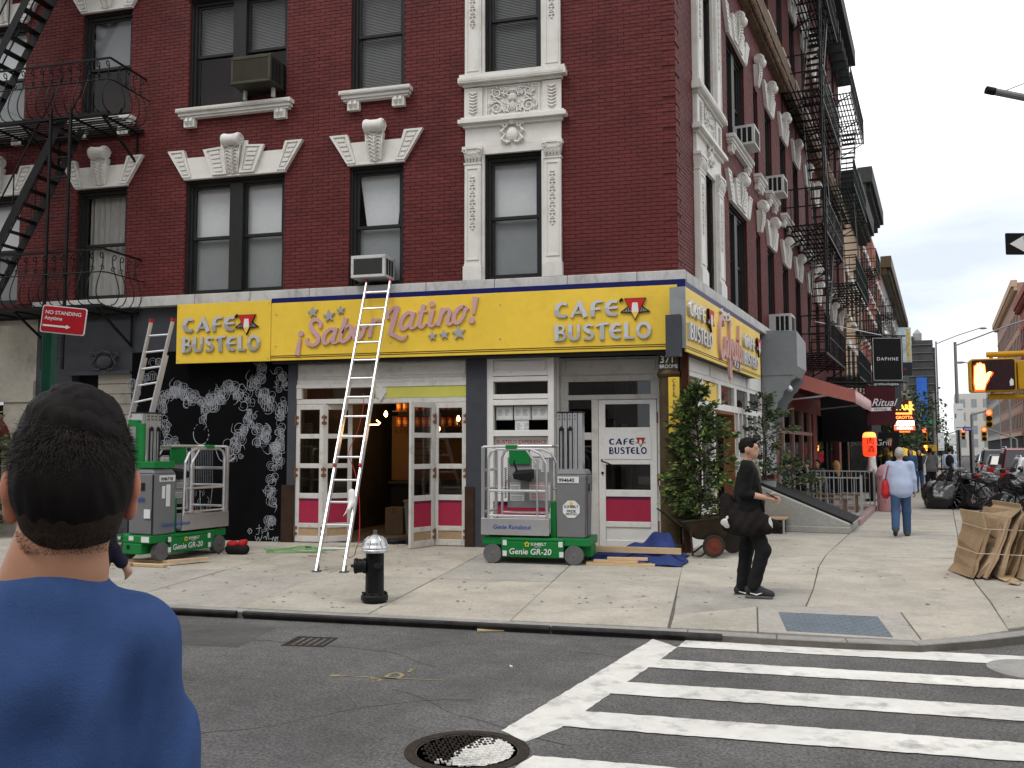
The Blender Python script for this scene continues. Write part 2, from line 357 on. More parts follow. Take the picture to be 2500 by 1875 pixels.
M_bfe = mat('black_iron_paint', (.013, .013, .013), .5, .2, var=.2)
M_bfe2 = mat('dark_green_iron_paint', (.017, .026, .024), .5, .2, var=.2)
M_alu = mat('aluminium', (.62, .63, .64), .32, .85, var=.05, scale=8)
M_paper = mat('paper', (.66, .68, .67), .8, var=.05)
M_ink = mat('ink_grey', (.14, .145, .15), .8)
M_galv = mat('galvanised_grey_paint', (.27, .29, .30), .5, .2, var=.07, scale=2, dirt=((.18, .19, .19), .5, 3))
# ================================================================= ground, road, pavement
mb = MB(); mb.quad((-500, -300, ROAD_Z), (700, -300, ROAD_Z), (700, 900, ROAD_Z), (-500, 900, ROAD_Z))
tag(mb.build('road', M_asph, fix=False), kind='structure')
KY = -5.62
def kx(y): return 5.09+.194*y                      # kerb of the side street
kerb = [(-30, KY), (-4.2, KY), (0.4, KY), (1.2, KY-.05), (1.8, KY-.06), (2.4, KY-.03), (2.95, KY+.28), (3.5, KY+.66), (3.95, -4.5), (4.35, -3.8), (4.62, -3.0), (4.8, -2.1), (4.93, -1.1), (kx(0), 0), (kx(20), 20), (kx(60), 60), (kx(160), 160)]
mb = MB(); base = kerb+[(-5, 160), (-5, .15), (-30, .15)]
mb.slab(base, ROAD_Z-.1, lambda x, y: gz(x, y)-.016)
pave = tag(mb.build('pavement', M_joint), kind='structure')
def inset(poly, g):
    cx_ = sum(p[0] for p in poly)/len(poly); cy_ = sum(p[1] for p in poly)/len(poly); n = len(poly); out = []
    for i in range(n):
        p0, p1, p2 = Vector(poly[i-1]), Vector(poly[i]), Vector(poly[(i+1) % n])
        d1 = (p1-p0).normalized(); d2 = (p2-p1).normalized(); n1 = Vector((-d1.y, d1.x)); n2 = Vector((-d2.y, d2.x))
        b = (n1+n2); b = b/max(b.dot(n1), .3); out.append(tuple(p1+b*g))
    return out
SLABS = 0
def flag(poly, m=None, g=.006):
    global SLABS
    a = sum(poly[i-1][0]*poly[i][1]-poly[i][0]*poly[i-1][1] for i in range(len(poly)))
    if a < 0: poly = poly[::-1]
    dz = random.uniform(-.003, .003); tx, ty = random.uniform(-.002, .002), random.uniform(-.002, .002)
    c = poly[0]; q = inset(poly, g); mb = MB()
    mb.slab(q, lambda x, y: gz(x, y)-.05, lambda x, y: gz(x, y)+dz+tx*(x-c[0])+ty*(y-c[1]))
    o = mb.build('paving_slab', m or random.choice([M_conc, M_conc2, M_conc2, M_conc3]), pave, bevel=.006, seg=1); SLABS += 1
b0 = KY+.16
xs = [-30, -24, -18.1, -15.1, -12.1, -10.6, -9.1, -7.6, -6.1, -4.55, -3.02, -1.5, 0.05]
for i in range(len(xs)-1):
    a, b = xs[i], xs[i+1]
    for y0, y1 in ((.1, -1.55), (-1.55, -3.12), (-3.12, b0)):
        flag([(a-.03*y0, y0), (b-.03*y0, y0), (b-.03*y1, y1), (a-.03*y1, y1)])
def lerp(a, b, t): return tuple(a[i]+(b[i]-a[i])*t for i in range(len(a)))
j1 = [(1.42, b0), (1.55, -4.1), (1.7, -3.0), (1.9, -1.15), (2.1, 0.1), (2.36, 1.55), (2.67, 3.14)]
j3 = [(2.44, b0), (2.47, -4.19), (3.5, -3.4), (3.66, -2.1), (3.98, 0.1), (4.2, 1.5), (4.45, 3.14)]
flag([(0.23, b0), (1.04, b0), (1.05, -4.22), (.22, -4.85)]); flag([(.22, -4.85), (1.05, -4.22), (1.55, -4.1), (1.7, -3.02), (.14, -3.1)])
flag([(.14, -3.1), (1.7, -3.02), (1.9, -1.15), (.08, -1.5)]); flag([(.08, -1.5), (1.9, -1.15), (2.1, .1), (0.05, .1)])
flag([(1.04, b0), (2.44, KY+.1), (2.47, -4.19), (1.55, -4.1), (1.05, -4.22)], M_conc3)
flag([(1.55, -4.1), (2.47, -4.19), (3.3, -4.9), (3.5, -3.4), (3.64, -2.13), (1.9, -1.2), (1.7, -3.0)], M_conc2)
flag([(2.44, KY+.13), (2.9, KY+.40), (3.3, -4.9), (2.47, -4.19)], M_conc2)
flag([(1.9, -1.15), (3.64, -2.13), (3.98, .1), (2.1, .1)], M_conc2)
flag([(3.3, -4.82), (3.82, -4.42), (4.2, -3.75), (4.46, -3.0), (3.5, -3.4)], M_conc); flag([(3.5, -3.4), (4.46, -3.0), (4.64, -2.1), (4.77, -1.2), (3.78, -1.2), (3.64, -2.13)], M_conc)
flag([(3.78, -1.2), (4.77, -1.2), (4.92, .1), (3.98, .1)], M_conc3)
ys = [.1, 1.6, 3.15, 4.7, 6.3, 7.9, 9.5, 11.2, 13, 15, 17, 19, 22, 25, 28, 32, 36, 40]
for i in range(len(ys)-1):
    a, b = ys[i], ys[i+1]; X = lambda y, o: .194*y+o
    for o0, o1 in ((-.02, 2.08), (2.08, 3.95), (3.95, 4.88)):
        flag([(X(a, o0), a), (X(a, o1), a), (X(b, o1), b), (X(b, o0), b)], random.choice([M_conc3, M_conc2, M_conc]))
flag([(X(40, 0), 40), (X(40, 4.88), 40), (X(150, 4.88), 150), (X(150, 0), 150)], M_conc3)
# kerb stones and the steel nosing
def off(poly, d):
    out = []
    for i, p in enumerate(poly):
        a = Vector(poly[max(i-1, 0)]); b = Vector(poly[min(i+1, len(poly)-1)]); t = (b-a).normalized(); out.append((p[0]-t.y*d, p[1]+t.x*d))
    return out
kin = off(kerb, .15)
for i in range(len(kerb)-1):
    mb = MB(); drop = .0
    a, b, c, d = kerb[i], kerb[i+1], kin[i+1], kin[i]
    k = max(1, int((Vector(b)-Vector(a)).length/3)); k = min(k, 12)
    for j in range(k):
        q = inset([lerp(a, b, j/k), lerp(a, b, (j+1)/k), lerp(d, c, (j+1)/k), lerp(d, c, j/k)], .003)
        mb = MB(); mb.slab(q, ROAD_Z-.05, lambda x, y: gz(x, y)-.004)
        mb.build('kerb_stone', M_kerb, pave, bevel=.012)
mb = MB()
for x0, x1 in ((-13, -4.28), (-4.2, -.9), (-.88, .72)):
    mb.tube([(x0, KY-.012, gz(0, KY)-.028), (x1, KY-.012, gz(0, KY)-.028)], .03, 10); mb.box(x0, x1, KY-.012, KY-.003, ROAD_Z, gz(0, KY)-.03)
mb.build('steel_kerb_nosing', M_steelkerb, pave, smooth=False)
# chewing gum and litter specks on the pavement
mb = MB()
for i in range(420):
    x = random.uniform(-9, 4.2); y = random.uniform(-5.3, 0 if x < 0 else 3); r_ = random.uniform(.008, .024)
    z = gz(x, y)+.0045; pts = [(x+r_*random.uniform(.7, 1.2)*math.cos(a), y+r_*random.uniform(.7, 1.2)*math.sin(a), z) for a in [j*PI/4 for j in range(8)]]
    mb.add(pts, [tuple(range(8))])
o = mb.build('chewing_gum_spots', M_gum, pave, fix=False); tag(o, kind='stuff')
# tactile plate
tp = [onG(1700+555/2.765, 1150+955/2.765), onG(1700+1225/2.765, 1150+985/2.765), onG(1700+1330/2.765, 1150+1125/2.765), onG(1700+610/2.765, 1150+1082/2.765)]
t = thing('tactile_plate', 'blue grey tactile paving plate with raised domes at the kerb ramp', 'tactile plate', tuple(tp[0]))
M_tact = mat('tactile_slate', (.125, .150, .175), .75, var=.12, scale=3, dirt=((.2, .2, .2), .5, 9))
mb = MB(); rel = [Vector(p)-tp[0] for p in tp]
mb.hexa([p+Vector((0, 0, -.02)) for p in reversed(rel)], [p+Vector((0, 0, .006)) for p in reversed(rel)]); mb.build('plate', M_tact, t, bevel=.002, seg=1)
mb = MB()
for i in range(19):
    for j in range(13):
        p = lerp(lerp(rel[0], rel[1], (i+.5)/19), lerp(rel[3], rel[2], (i+.5)/19), (j+.5)/13)
        if (i+j) % 2 == 0: mb.lathe([(.017, .004), (.013, .010), (.006, .012)], 8, p)
o = mb.build('raised_domes', M_tact, t); tag(o, kind='stuff')
# crossing: bars with worn edges
cw = thing('zebra_crossing', 'white painted zebra crossing with a slanted end line on the asphalt', 'crossing', (0, 0, ROAD_Z))
del cw['category']; del cw['label']; cw['kind'] = 'structure'; cw.name = 'crossing_markings'
def ragged(poly, z, name='paint_bar', amp=.008, m=M_paint):
    out = []
    for i in range(len(poly)):
        a = Vector(poly[i]); b = Vector(poly[(i+1) % len(poly)]); n = max(2, int((b-a).length/.06)); d = (b-a).normalized(); nn = Vector((-d.y, d.x))
        for j in range(n): out.append(a+(b-a)*j/n+nn*(random.uniform(-amp, amp) if j else 0))
    mb = MB(); mb.add([(p.x, p.y, z) for p in out], [tuple(range(len(out)))]); return mb.build(name, m, cw, fix=False)
def RZ(x, y): p = onG(x, y, ROAD_Z); return (p.x, p.y)
zm = lambda x, y: (900+x/2.765, 1450+y/2.765); ze = lambda x, y: (1700+x/2.765, 1150+y/2.765)
pe1 = RZ(*zm(1920, 305)); pe2 = RZ(*zm(895, 925)); pi1 = RZ(*zm(2085, 362)); pi2 = RZ(*zm(1300, 905))
ragged([pe1, pe2, RZ(*zm(1060, 1000)), pi2, pi1], .003, 'end_line', .006)
bars = [(305, 362, 1150, 1205, 1245, 1305), (455, 512, 1290, 1355, 1410, 1470), (615, 690, 1470, 1555, 1585, 1680), (815, 908, None, None, None, None)]
for k, (l0, l1, a0, a1, r0, r1) in enumerate(bars):
    if a0 is not None:
        y0 = (RZ(*ze(0, a0))[1]+RZ(*ze(2212, r0))[1])/2; y1 = (RZ(*ze(0, a1))[1]+RZ(*ze(2212, r1))[1])/2
    else: y0, y1 = pi2[1]+.38, pi2[1]+.02
    xl = lambda y: pi1[0]+(pi2[0]-pi1[0])*(y-pi1[1])/(pi2[1]-pi1[1])
    ragged([(xl(y0)-.004, y0), (xl(y1)-.004, y1), (6.6+.2*y1+1.5, y1-.02), (6.6+.2*y0+1.5, y0-.02)], .006+.0005*k)
p0 = RZ(*zm(1110, 1095)); ragged([p0, (p0[0]-.08, p0[1]-.34), (7, p0[1]-.36), (7, p0[1]-.02)], .0045)
p0 = (p0[0]-.18, p0[1]-.95); ragged([p0, (p0[0]-.08, p0[1]-.34), (7, p0[1]-.36), (7, p0[1]-.02)], .0045)
# sewer lid half under paint
mc = Vector(RZ(*zm(665, 1060))).to_3d(); mc.z = ROAD_Z
t = thing('manhole_cover', 'round cast iron manhole cover, half of it covered with white crossing paint', 'manhole cover', mc)
mb = MB(); mb.lathe([(.37, -.02), (.37, .006), (.305, .008), (.30, -.012)], 48); mb.build('ring', M_iron, t)
mb = MB(); mb.lathe([(.298, -.03), (.298, .000), (0.001, .000)], 48); mb.build('lid', M_iron, t)
mbs = [MB(), MB()]; ang = math.radians(28)
for i in range(-7, 8):
    for j in range(-7, 8):
        x, y = i*.041+(.0205 if j % 2 else 0), j*.041
        if math.hypot(x, y) > .268: continue
        wx, wy = (.013, .006) if (i+j) % 2 else (.006, .013)
        X_, Y_ = x*math.cos(ang)-y*math.sin(ang), x*math.sin(ang)+y*math.cos(ang)
        painted = (X_-.02+(Y_)*-.55) > random.uniform(-.03, .03)
        m_ = mbs[painted]
        for dx_ in (-.009, .009):
            cx2 = x+(0 if wx > wy else dx_); cy2 = y+(dx_ if wx > wy else 0)
            m_.M = Matrix.Rotation(ang, 4, 'Z') @ Matrix.Translation((cx2, cy2, 0)); m_.box(-wx, wx, -wy*.62, wy*.62, -.002, .008)
tag(mbs[0].build('iron_studs', M_iron, t), kind='stuff'); tag(mbs[1].build('painted_studs', M_paint, t), kind='stuff')
mb = MB(); pts = []
for i in range(40):
    a = -1.15+2.05*i/39; pts.append((.275*math.cos(a+.2), .275*math.sin(a+.2)))
pts.append((.03, .26)); pts.append((-.06, -.05)); pts.append((0, -.25))
mb.add([(x+random.uniform(-.008, .008), y+random.uniform(-.008, .008), .0032) for x, y in pts], [tuple(range(len(pts)))]); mb.build('paint_film', M_paint, t, fix=False)
M_tar = mat('tar_seal', (.06, .058, .056), .7, var=.3, world=True); M_patch = mat('asphalt_patch', (.10, .098, .096), .92, var=.2, scale=2, bump=.9, bscale=150, dirt=((.18, .175, .17), .6, 80), world=True)
rc = random.Random(8)
for x, y, L_, a in ((-3.9, -6.6, 2.6, .1), (-1.6, -7.9, 1.9, -.2), (-2.6, -9.3, 2.2, .5), (.2, -10.2, 2.4, 1.3), (1.9, -7.6, 1.6, .05), (-.6, -6.35, 1.2, -.1)):
    mb = MB(); p = [x, y]; pts = [(x, y)]
    for i in range(int(L_/.12)): a += rc.uniform(-.45, .45)*.6; p = [p[0]+.12*math.cos(a), p[1]+.12*math.sin(a)]; pts.append(tuple(p)); a *= .96
    for i in range(len(pts)-1):
        w0, w1 = .002+.004*rc.random(), .002+.004*rc.random(); mb.quad((pts[i][0], pts[i][1]-w0, ROAD_Z+.002), (pts[i+1][0], pts[i+1][1]-w1, ROAD_Z+.002), (pts[i+1][0], pts[i+1][1]+w1, ROAD_Z+.002), (pts[i][0], pts[i][1]+w0, ROAD_Z+.002))
    tag(mb.build('road_crack', M_tar, fix=False), kind='structure')
for q in ([(-5.6, -6.1), (-3.6, -6.0), (-3.5, -6.9), (-5.5, -7.0)], [(-.1, -9.5), (.9, -9.4), (1.1, -10.6), (0, -10.7)]):
    mb = MB(); mb.add([(x, y, ROAD_Z+.0015) for x, y in q[::-1]], [(0, 1, 2, 3)]); o = mb.build('asphalt_patch', M_patch, fix=True); tag(o, kind='structure')
    if o.data.polygons[0].normal.z < 0: o.data.flip_normals()
# second lid, drain, utility paint, litter
p = RZ(*ze(2300, 1350)); t = thing('manhole_cover', 'grey lid at the edge of the crossing beside the curved kerb', 'manhole cover', (p[0], p[1], ROAD_Z))
mb = MB(); mb.lathe([(.36, -.02), (.36, .012), (.30, .014), (.29, .008), (.001, .008)], 40); mb.build('lid', M_kerb, t)
p = RZ(300+1265/2.765, 1300+738/2.765); t = thing('drain_grate', 'small square iron drain grate sunk in the asphalt', 'drain', (p[0], p[1], ROAD_Z), .1)
mb = MB(); mb.box(-.2, .2, -.2, -.17, -.02, .005); mb.box(-.2, .2, .17, .2, -.02, .005); mb.box(-.2, -.17, -.17, .17, -.02, .005); mb.box(.17, .2, -.17, .17, -.02, .005); mb.build('frame', M_iron, t)
for i in range(5): mb = MB(); mb.box(-.17+i*.07, -.135+i*.07, -.17, .17, -.02, .003); mb.build('bar', M_iron, t)
M_ypaint = mat('faded_yellow_spray', (.24, .205, .115), .9, var=.3, scale=9)
mb = MB()
def yl(pts, w_):
    q, ww = spline([RZ(300+a/2.765, 1300+b/2.765) for a, b in pts], w_, 6)
    mb.M = Matrix.Rotation(-PI/2, 4, 'X'); mb.stroke([(x, -(-y)) for x, y in q], ww, 0, .001)
mb.M = None
for pts, w_ in (([(1400, 968), (1500, 970)], .05), ([(1500, 970), (1760, 985), (1900, 990), (2170, 1000)], .018), ([(1670, 985), (1760, 985), (1800, 960), (1850, 950), (1885, 965), (1850, 985), (1770, 985), (1720, 1005)], .035), ([(1930, 945), (1955, 920)], .03)):
    q, ww = spline([RZ(300+a/2.765, 1300+b/2.765) for a, b in pts], w_, 6); l_, r_ = [], []
    for i, p in enumerate(q):
        a = q[max(i-1, 0)]; b = q[min(i+1, len(q)-1)]; d = Vector((b[0]-a[0], b[1]-a[1])).normalized(); n = Vector((-d.y, d.x))*ww[i]/2
        l_.append((p[0]+n.x, p[1]+n.y, ROAD_Z+.0035)); r_.append((p[0]-n.x, p[1]-n.y, ROAD_Z+.0035))
    for i in range(len(q)-1): mb.add([l_[i], r_[i], r_[i+1], l_[i+1]], [(0, 1, 2, 3)])
o = mb.build('spray_marking', M_ypaint, fix=False); tag(o, kind='structure')
M_card = mat('cardboard', (.42, .31, .20), .85, var=.12, scale=3, dirt=((.3, .21, .13), .4, 7), bump=.2, bscale=30)
p = RZ(*zm(822, 250)); mb = MB(); mb.M = Matrix.Rotation(.35, 4, 'Z') @ Matrix.Rotation(.12, 4, 'X'); mb.box(-.13, .13, -.06, .06, .012, .018); mb.box(-.13, .13, -.06, -.052, .018, .024)
tag(mb.build('cardboard_scrap', M_card, loc=(p[0], p[1], ROAD_Z)), 'flat tan cardboard scrap lying in the gutter', 'cardboard')
for k, (q, s, lab) in enumerate(((zm(1635, 272), .03, 'crumpled white paper scrap in the gutter near the crossing'), (zm(1805, 270), .035, 'flat white wrapper in the gutter beside the end line'), (zm(962, 493), .02, 'small white paper bit on the bare asphalt'))):
    p = RZ(*q); mb = MB(); mb.M = Matrix.Rotation(k, 4, 'Z'); mb.hexa([(-s, -s*.5, .002), (s, -s*.6, .002), (s*.8, s*.6, .002), (-s, s*.4, .002)], [(-s, -s*.5, .012), (s, -s*.6, .006), (s*.8, s*.6, .016), (-s, s*.4, .01)])
    tag(mb.build('paper_scrap', M_white, loc=(p[0], p[1], ROAD_Z)), lab, 'litter')
# ================================================================= the corner building
bld = thing('corner_building', 'red brick corner tenement with white terracotta window trim and shops at street level', 'building')
def fac(side, u, z, o=0.0):
    if side == 'A': return (u, -o, z), 0.0
    p = Bp(u, o, z); return tuple(p), TB
ZL, ZU = 4.39, 7.84                                  # sill heights of the two floors in view
H1 = 2.14
winA = [(-13.62, -12.57), (-11.25, -10.17), (-8.9, -6.9), (-5.64, -4.64), (-3.18, -2.2)]
winB = [(1.62, 2.55), (3.95, 5.75), (6.85, 7.4), (8.35, 9.3), (10.65, 11.65), (13.0, 14.0), (15.6, 16.5), (17.7, 18.7), (20.2, 21.2), (22.6, 23.6), (25.2, 26.2)]
opA = [(a, b, z, z+H1) for a, b in winA for z in (ZL, ZU)]
opB = [(a, b, z, z+H1) for a, b in winB for z in (ZL, ZU, 12.35, 15.8)]
def wall_mesh(name, u0, u1, z0, z1, ops, side, d=.28, y=.012, m=M_mortar):
    us = sorted({u0, u1, *[a for o in ops for a in o[:2] if u0 < a < u1]}); zs = sorted({z0, z1, *[a for o in ops for a in o[2:] if z0 < a < z1]})
    mb = MB()
    for i in range(len(us)-1):
        for j in range(len(zs)-1):
            cu, cz = (us[i]+us[i+1])/2, (zs[j]+zs[j+1])/2
            if any(a < cu < b and c < cz < d_ for a, b, c, d_ in ops): continue
            mb.quad((us[i], y, zs[j]), (us[i+1], y, zs[j]), (us[i+1], y, zs[j+1]), (us[i], y, zs[j+1]))
    for a, b, c, e in ops:
        for q in (((a, y, c), (a, d, c), (a, d, e), (a, y, e)), ((b, y, c), (b, y, e), (b, d, e), (b, d, c)), ((a, y, c), (b, y, c), (b, d, c), (a, d, c)), ((a, y, e), (a, d, e), (b, d, e), (b, y, e))): mb.quad(*q)
        mb.quad((a-.3, .9, c-.3), (b+.3, .9, c-.3), (b+.3, .9, e+.3), (a-.3, .9, e+.3))
    l_, r_ = fac(side, 0, 0); return mb.build(name, m, bld, loc=l_, rotz=r_, fix=False)
wallA = wall_mesh('brick_wall', -16.5, 0, 4.3, 19, opA, 'A'); wallB = wall_mesh('brick_wall', 0, 28.2, 3.2, 19, opB, 'B')
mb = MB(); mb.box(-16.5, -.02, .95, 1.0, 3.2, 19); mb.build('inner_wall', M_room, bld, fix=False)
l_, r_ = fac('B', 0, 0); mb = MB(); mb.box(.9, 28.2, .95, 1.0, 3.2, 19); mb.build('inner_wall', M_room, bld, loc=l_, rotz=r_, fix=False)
mb = MB(); a, b = Bp(28.2, 0), Bp(28.2, -14); mb.slab([(0, 0), (a.x, a.y), (b.x, b.y), (-16.5, 14), (-16.5, 0)], 19, 19.3); mb.build('roof', M_mortar, bld)
# bricks: real pieces, running bond; the biggest in view singly, the others joined
BL, BH, JT = .205, .0635, .009
bme = MB(); bme.box(0, BL-JT, -.0, .014, 0, BH-JT); bmesh_ = bme.mesh('brick', M_brick)
NB = 0
def bricks(side, u0, u1, z0, z1, ops, wall, single=None):
    global NB
    mb = MB(); row = 0; z = z0
    while z < z1:
        iv = [(u0, u1)]
        for a, b, c, e in ops:
            if z+BH > c+.005 and z < e-.005:
                nv = []
                for p, q in iv:
                    if b <= p or a >= q: nv.append((p, q)); continue
                    if a > p: nv.append((p, a))
                    if b < q: nv.append((b, q))
                iv = nv
        shift = (BL/2 if row % 2 else 0)
        for p, q in iv:
            u = math.floor((p-shift)/BL)*BL+shift
            while u < q:
                a, b = max(u, p), min(u+BL, q)
                if b-a > .03:
                    corner = (side == 'A' and b > -.115 and row % 4 == 0) or (side == 'B' and a < .1 and row % 4 == 2)
                    j = random.uniform(-.0022, .0022)-(0 if not corner else -.011)
                    if single and b-a > BL-.001 and single(a, z) and NB < 300 and not corner:
                        inst('brick', bmesh_, wall, (a, j, z)); NB += 1
                    else:
                        v = [(a, j, z), (b-JT, j, z), (b-JT, j, z+BH-JT), (a, j, z+BH-JT), (a, .014, z), (b-JT, .014, z), (b-JT, .014, z+BH-JT), (a, .014, z+BH-JT)]
                        mb.add(v, [(0, 1, 2, 3), (3, 2, 6, 7), (1, 5, 6, 2), (0, 3, 7, 4), (0, 4, 5, 1)])
                u += BL
        z += BH; row += 1
    o = mb.build('brick_courses', M_brick, wall, fix=False); tag(o, kind='stuff')
terrA = (-3.52, -1.87, 4.3, 11)
bricks('A', -14.7, 0, ZL, 11.2, opA+[terrA], wallA, lambda a, z: a > -1.84 and z < 7.4)
terrB = (1.08, 3.1, 4.3, 12.5)
bricks('B', 0, 16.5, ZL, 12.4, opB+[terrB], wallB)
# windows
_wm = {}
def box_mesh(key, fn, m, **k):
    if key not in _wm:
        mb = MB(); fn(mb); _wm[key] = mb.mesh('m', m)
    return _wm[key]
def window(side, a, b, z, h=H1, upper='white', lower='grey', rail=.49, mull=False, frame=None, slatlow=False, boxb=False, parent=None):
    fm = frame or M_frame
    l_, r_ = fac(side, a, z); w_ = b-a
    W = sub('window', parent or bld, l_, r_)
    def fr(mb):
        mb.box(0, .075, .10, .22, 0, h); mb.box(w_-.075, w_, .10, .22, 0, h); mb.box(.075, w_-.075, .10, .22, h-.10, h); mb.box(.075, w_-.075, .09, .24, 0, .07)
        mb.box(0, .03, .05, .10, 0, h); mb.box(w_-.03, w_, .05, .10, 0, h); mb.box(.03, w_-.03, .05, .10, h-.04, h)
        if mull: mb.box(w_/2-.13, w_/2+.13, .06, .22, .07, h-.10)
    mb = MB(); fr(mb); mb.build('frame', fm, W, fix=False)
    cells = [(.075, w_-.075)] if not mull else [(.075, w_/2-.13), (w_/2+.13, w_-.075)]
    zr = h*rail
    for ci, (p, q) in enumerate(cells):
        for (z0, z1, yy, nm) in ((zr-.02, h-.10, .135, 'upper_sash'), (.07, zr+.02, .165, 'lower_sash')):
            mb = MB(); t_ = .05
            mb.box(p, p+t_, yy, yy+.03, z0, z1); mb.box(q-t_, q, yy, yy+.03, z0, z1); mb.box(p+t_, q-t_, yy, yy+.03, z0, z0+.05); mb.box(p+t_, q-t_, yy, yy+.03, z1-.045, z1)
            mb.build(nm, fm, W, fix=False)
            mb = MB(); mb.quad((p+t_, yy+.015, z0+.05), (q-t_, yy+.015, z0+.05), (q-t_, yy+.015, z1-.045), (p+t_, yy+.015, z1-.045)); mb.build('pane', M_glass, W, fix=False)
        def fill(kind, z0, z1):
            if kind in ('white', 'grey'):
                mb = MB(); mb.quad((p+.01, .24, z0), (q-.01, .24, z0), (q-.01, .24, z1), (p+.01, .24, z1)); mb.build('roller_shade', M_shade if kind == 'white' else M_shade2, W, fix=False)
            elif kind == 'slat':
                mb = MB(); zz = z0
                while zz < z1: mb.quad((p+.02, .235, zz), (q-.02, .235, zz), (q-.02, .25, zz+.022), (p+.02, .25, zz+.022)); zz += .028
                tag(mb.build('venetian_blind', M_slat, W, fix=False), kind='stuff')
            elif kind == 'curtain':
                mb = MB(); n = 26; x0, x1 = p+.02, q-.02
                for i in range(n):
                    xa, xb = x0+(x1-x0)*i/n, x0+(x1-x0)*(i+1)/n; ya, yb = .26+.02*math.sin(i*1.7), .26+.02*math.sin((i+1)*1.7)
                    mb.quad((xa, ya, z0), (xb, yb, z0), (xb, yb, z1), (xa, ya, z1))
                mb.build('curtain', M_curt, W, smooth=True, fix=False)
            elif kind == 'vee':
                mb = MB(); xm0, xm1 = p+.16, q-.12; mb.quad((xm0, .24, z0), (xm1, .24, z0), (q-.02, .24, z1), (p+.02, .24, z1)); mb.build('curtain', M_shade, W, fix=False)
        fill(upper, zr, h-.1); fill(lower, .08, zr)
    return W
for i, (a, b) in enumerate(winA):
    lowk = [('white', 'grey'), ('curtain', 'curtain'), ('white', 'grey'), ('vee', 'grey'), ('white', 'grey')][i]
    upk = [('white', 'grey'), ('grey', 'dark'), ('slat', 'dark'), ('slat', 'slat'), ('slat', 'slat')][i]
    window('A', a, b, ZL, upper=lowk[0], lower=lowk[1], mull=(i == 2), rail=.5)
    window('A', a, b, ZU, upper=upk[0], lower=upk[1], mull=(i == 2), rail=.5)
for i, (a, b) in enumerate(winB):
    for k, z in enumerate((ZL, ZU, 12.35, 15.8)):
        if i == 2 and k: pass
        window('B', a, b, z, upper=['white', 'grey', 'slat', 'dark'][(i+k) % 4], lower='dark', mull=(i == 1))
# ornaments
_om = {}
def orn(key, fn, mats=None, smooth=False, bevel=False):
    if key not in _om:
        mb = MB(); fn(mb); me = mb.mesh(key, mats or M_terra, smooth)
        bm = bmesh.new(); bm.from_mesh(me); bmesh.ops.recalc_face_normals(bm, faces=bm.faces); bm.to_mesh(me); bm.free(); _om[key] = me
    return _om[key]
def ornament(name, key, fn, side, u, z, parent=bld, **k):
    l_, r_ = fac(side, u, z); o = inst(name, orn(key, fn, **k), parent, l_, (0, 0, r_)); return o
def wedge(mb, pts, y, d):                            # framed wedge with a ladder of small recessed blocks
    (ax_, az_), (bx_, bz_), (cx_, cz_), (dx_, dz_) = pts    # bottom-left, bottom-right, top-right, top-left
    mb.prism(pts, y, d)
    P = lambda s, t: ((1-t)*((1-s)*ax_+s*bx_)+t*((1-s)*dx_+s*cx_), (1-t)*((1-s)*az_+s*bz_)+t*((1-s)*dz_+s*cz_))
    for s0, s1, t0, t1 in ((0, .16, 0, 1), (.84, 1, 0, 1), (.16, .84, 0, .07), (.16, .84, .93, 1)): mb.prism([P(s0, t0), P(s1, t0), P(s1, t1), P(s0, t1)], y-.022, y+.002)
    for i in range(5): t0 = .12+i*.162; mb.prism([P(.26, t0), P(.74, t0), P(.74, t0+.1), P(.26, t0+.1)], y-.018, y+.002)
def scroll(mb, cz, w_, r_, y):                       # volute keystone: rolled top with spirals on its cheeks
    mb.lathe([(r_*.92, -w_), (r_, -w_*.8), (r_*.86, -w_*.35), (r_*.86, w_*.35), (r_, w_*.8), (r_*.92, w_)], 20, (0, y, cz), (1, 0, 0))
    for s in (-1, 1):
        mb.tube([(s*(w_+.004), y+r_*(.86-.8*i/30)*math.cos(i*.42), cz+r_*(.86-.8*i/30)*math.sin(i*.42)) for i in range(31)], r_*.11, 5)
        mb.ball((s*w_, y, cz), r_*.2, n=8, k=6)
def keystone(mb, zt=.60, hw=.17):
    scroll(mb, zt, hw, .125, -.13)
    n = 8
    for i in range(n):                               # tapering acanthus shaft, bowed outward
        z0, z1 = .5*i/n, .5*(i+1)/n; w0, w1 = .085+.07*i/n, .085+.07*(i+1)/n; o0, o1 = .07+.07*math.sin(i/n*2.4), .07+.07*math.sin((i+1)/n*2.4)
        mb.hexa([(-w0, -o0, z0), (w0, -o0, z0), (w0, .01, z0), (-w0, .01, z0)], [(-w1, -o1, z1), (w1, -o1, z1), (w1, .01, z1), (-w1, .01, z1)])
        for s in (-1, 1):
            mb.tube([(s*.01, -o0-.005, z0), (s*w0*.6, -o0-.022, z0+.05), (s*w0*.95, -o0-.004, z0+.02)], [.012, .014, .004], 5)
    mb.tube([(0, -.075, .0), (0, -.13, .2), (0, -.15, .35), (0, -.12, .5)], .012, 5)
    for s in (-1, 1): mb.tube([(s*.1, -.08, .02), (s*.145, -.14, .3), (s*.165, -.13, .52)], .014, 5)
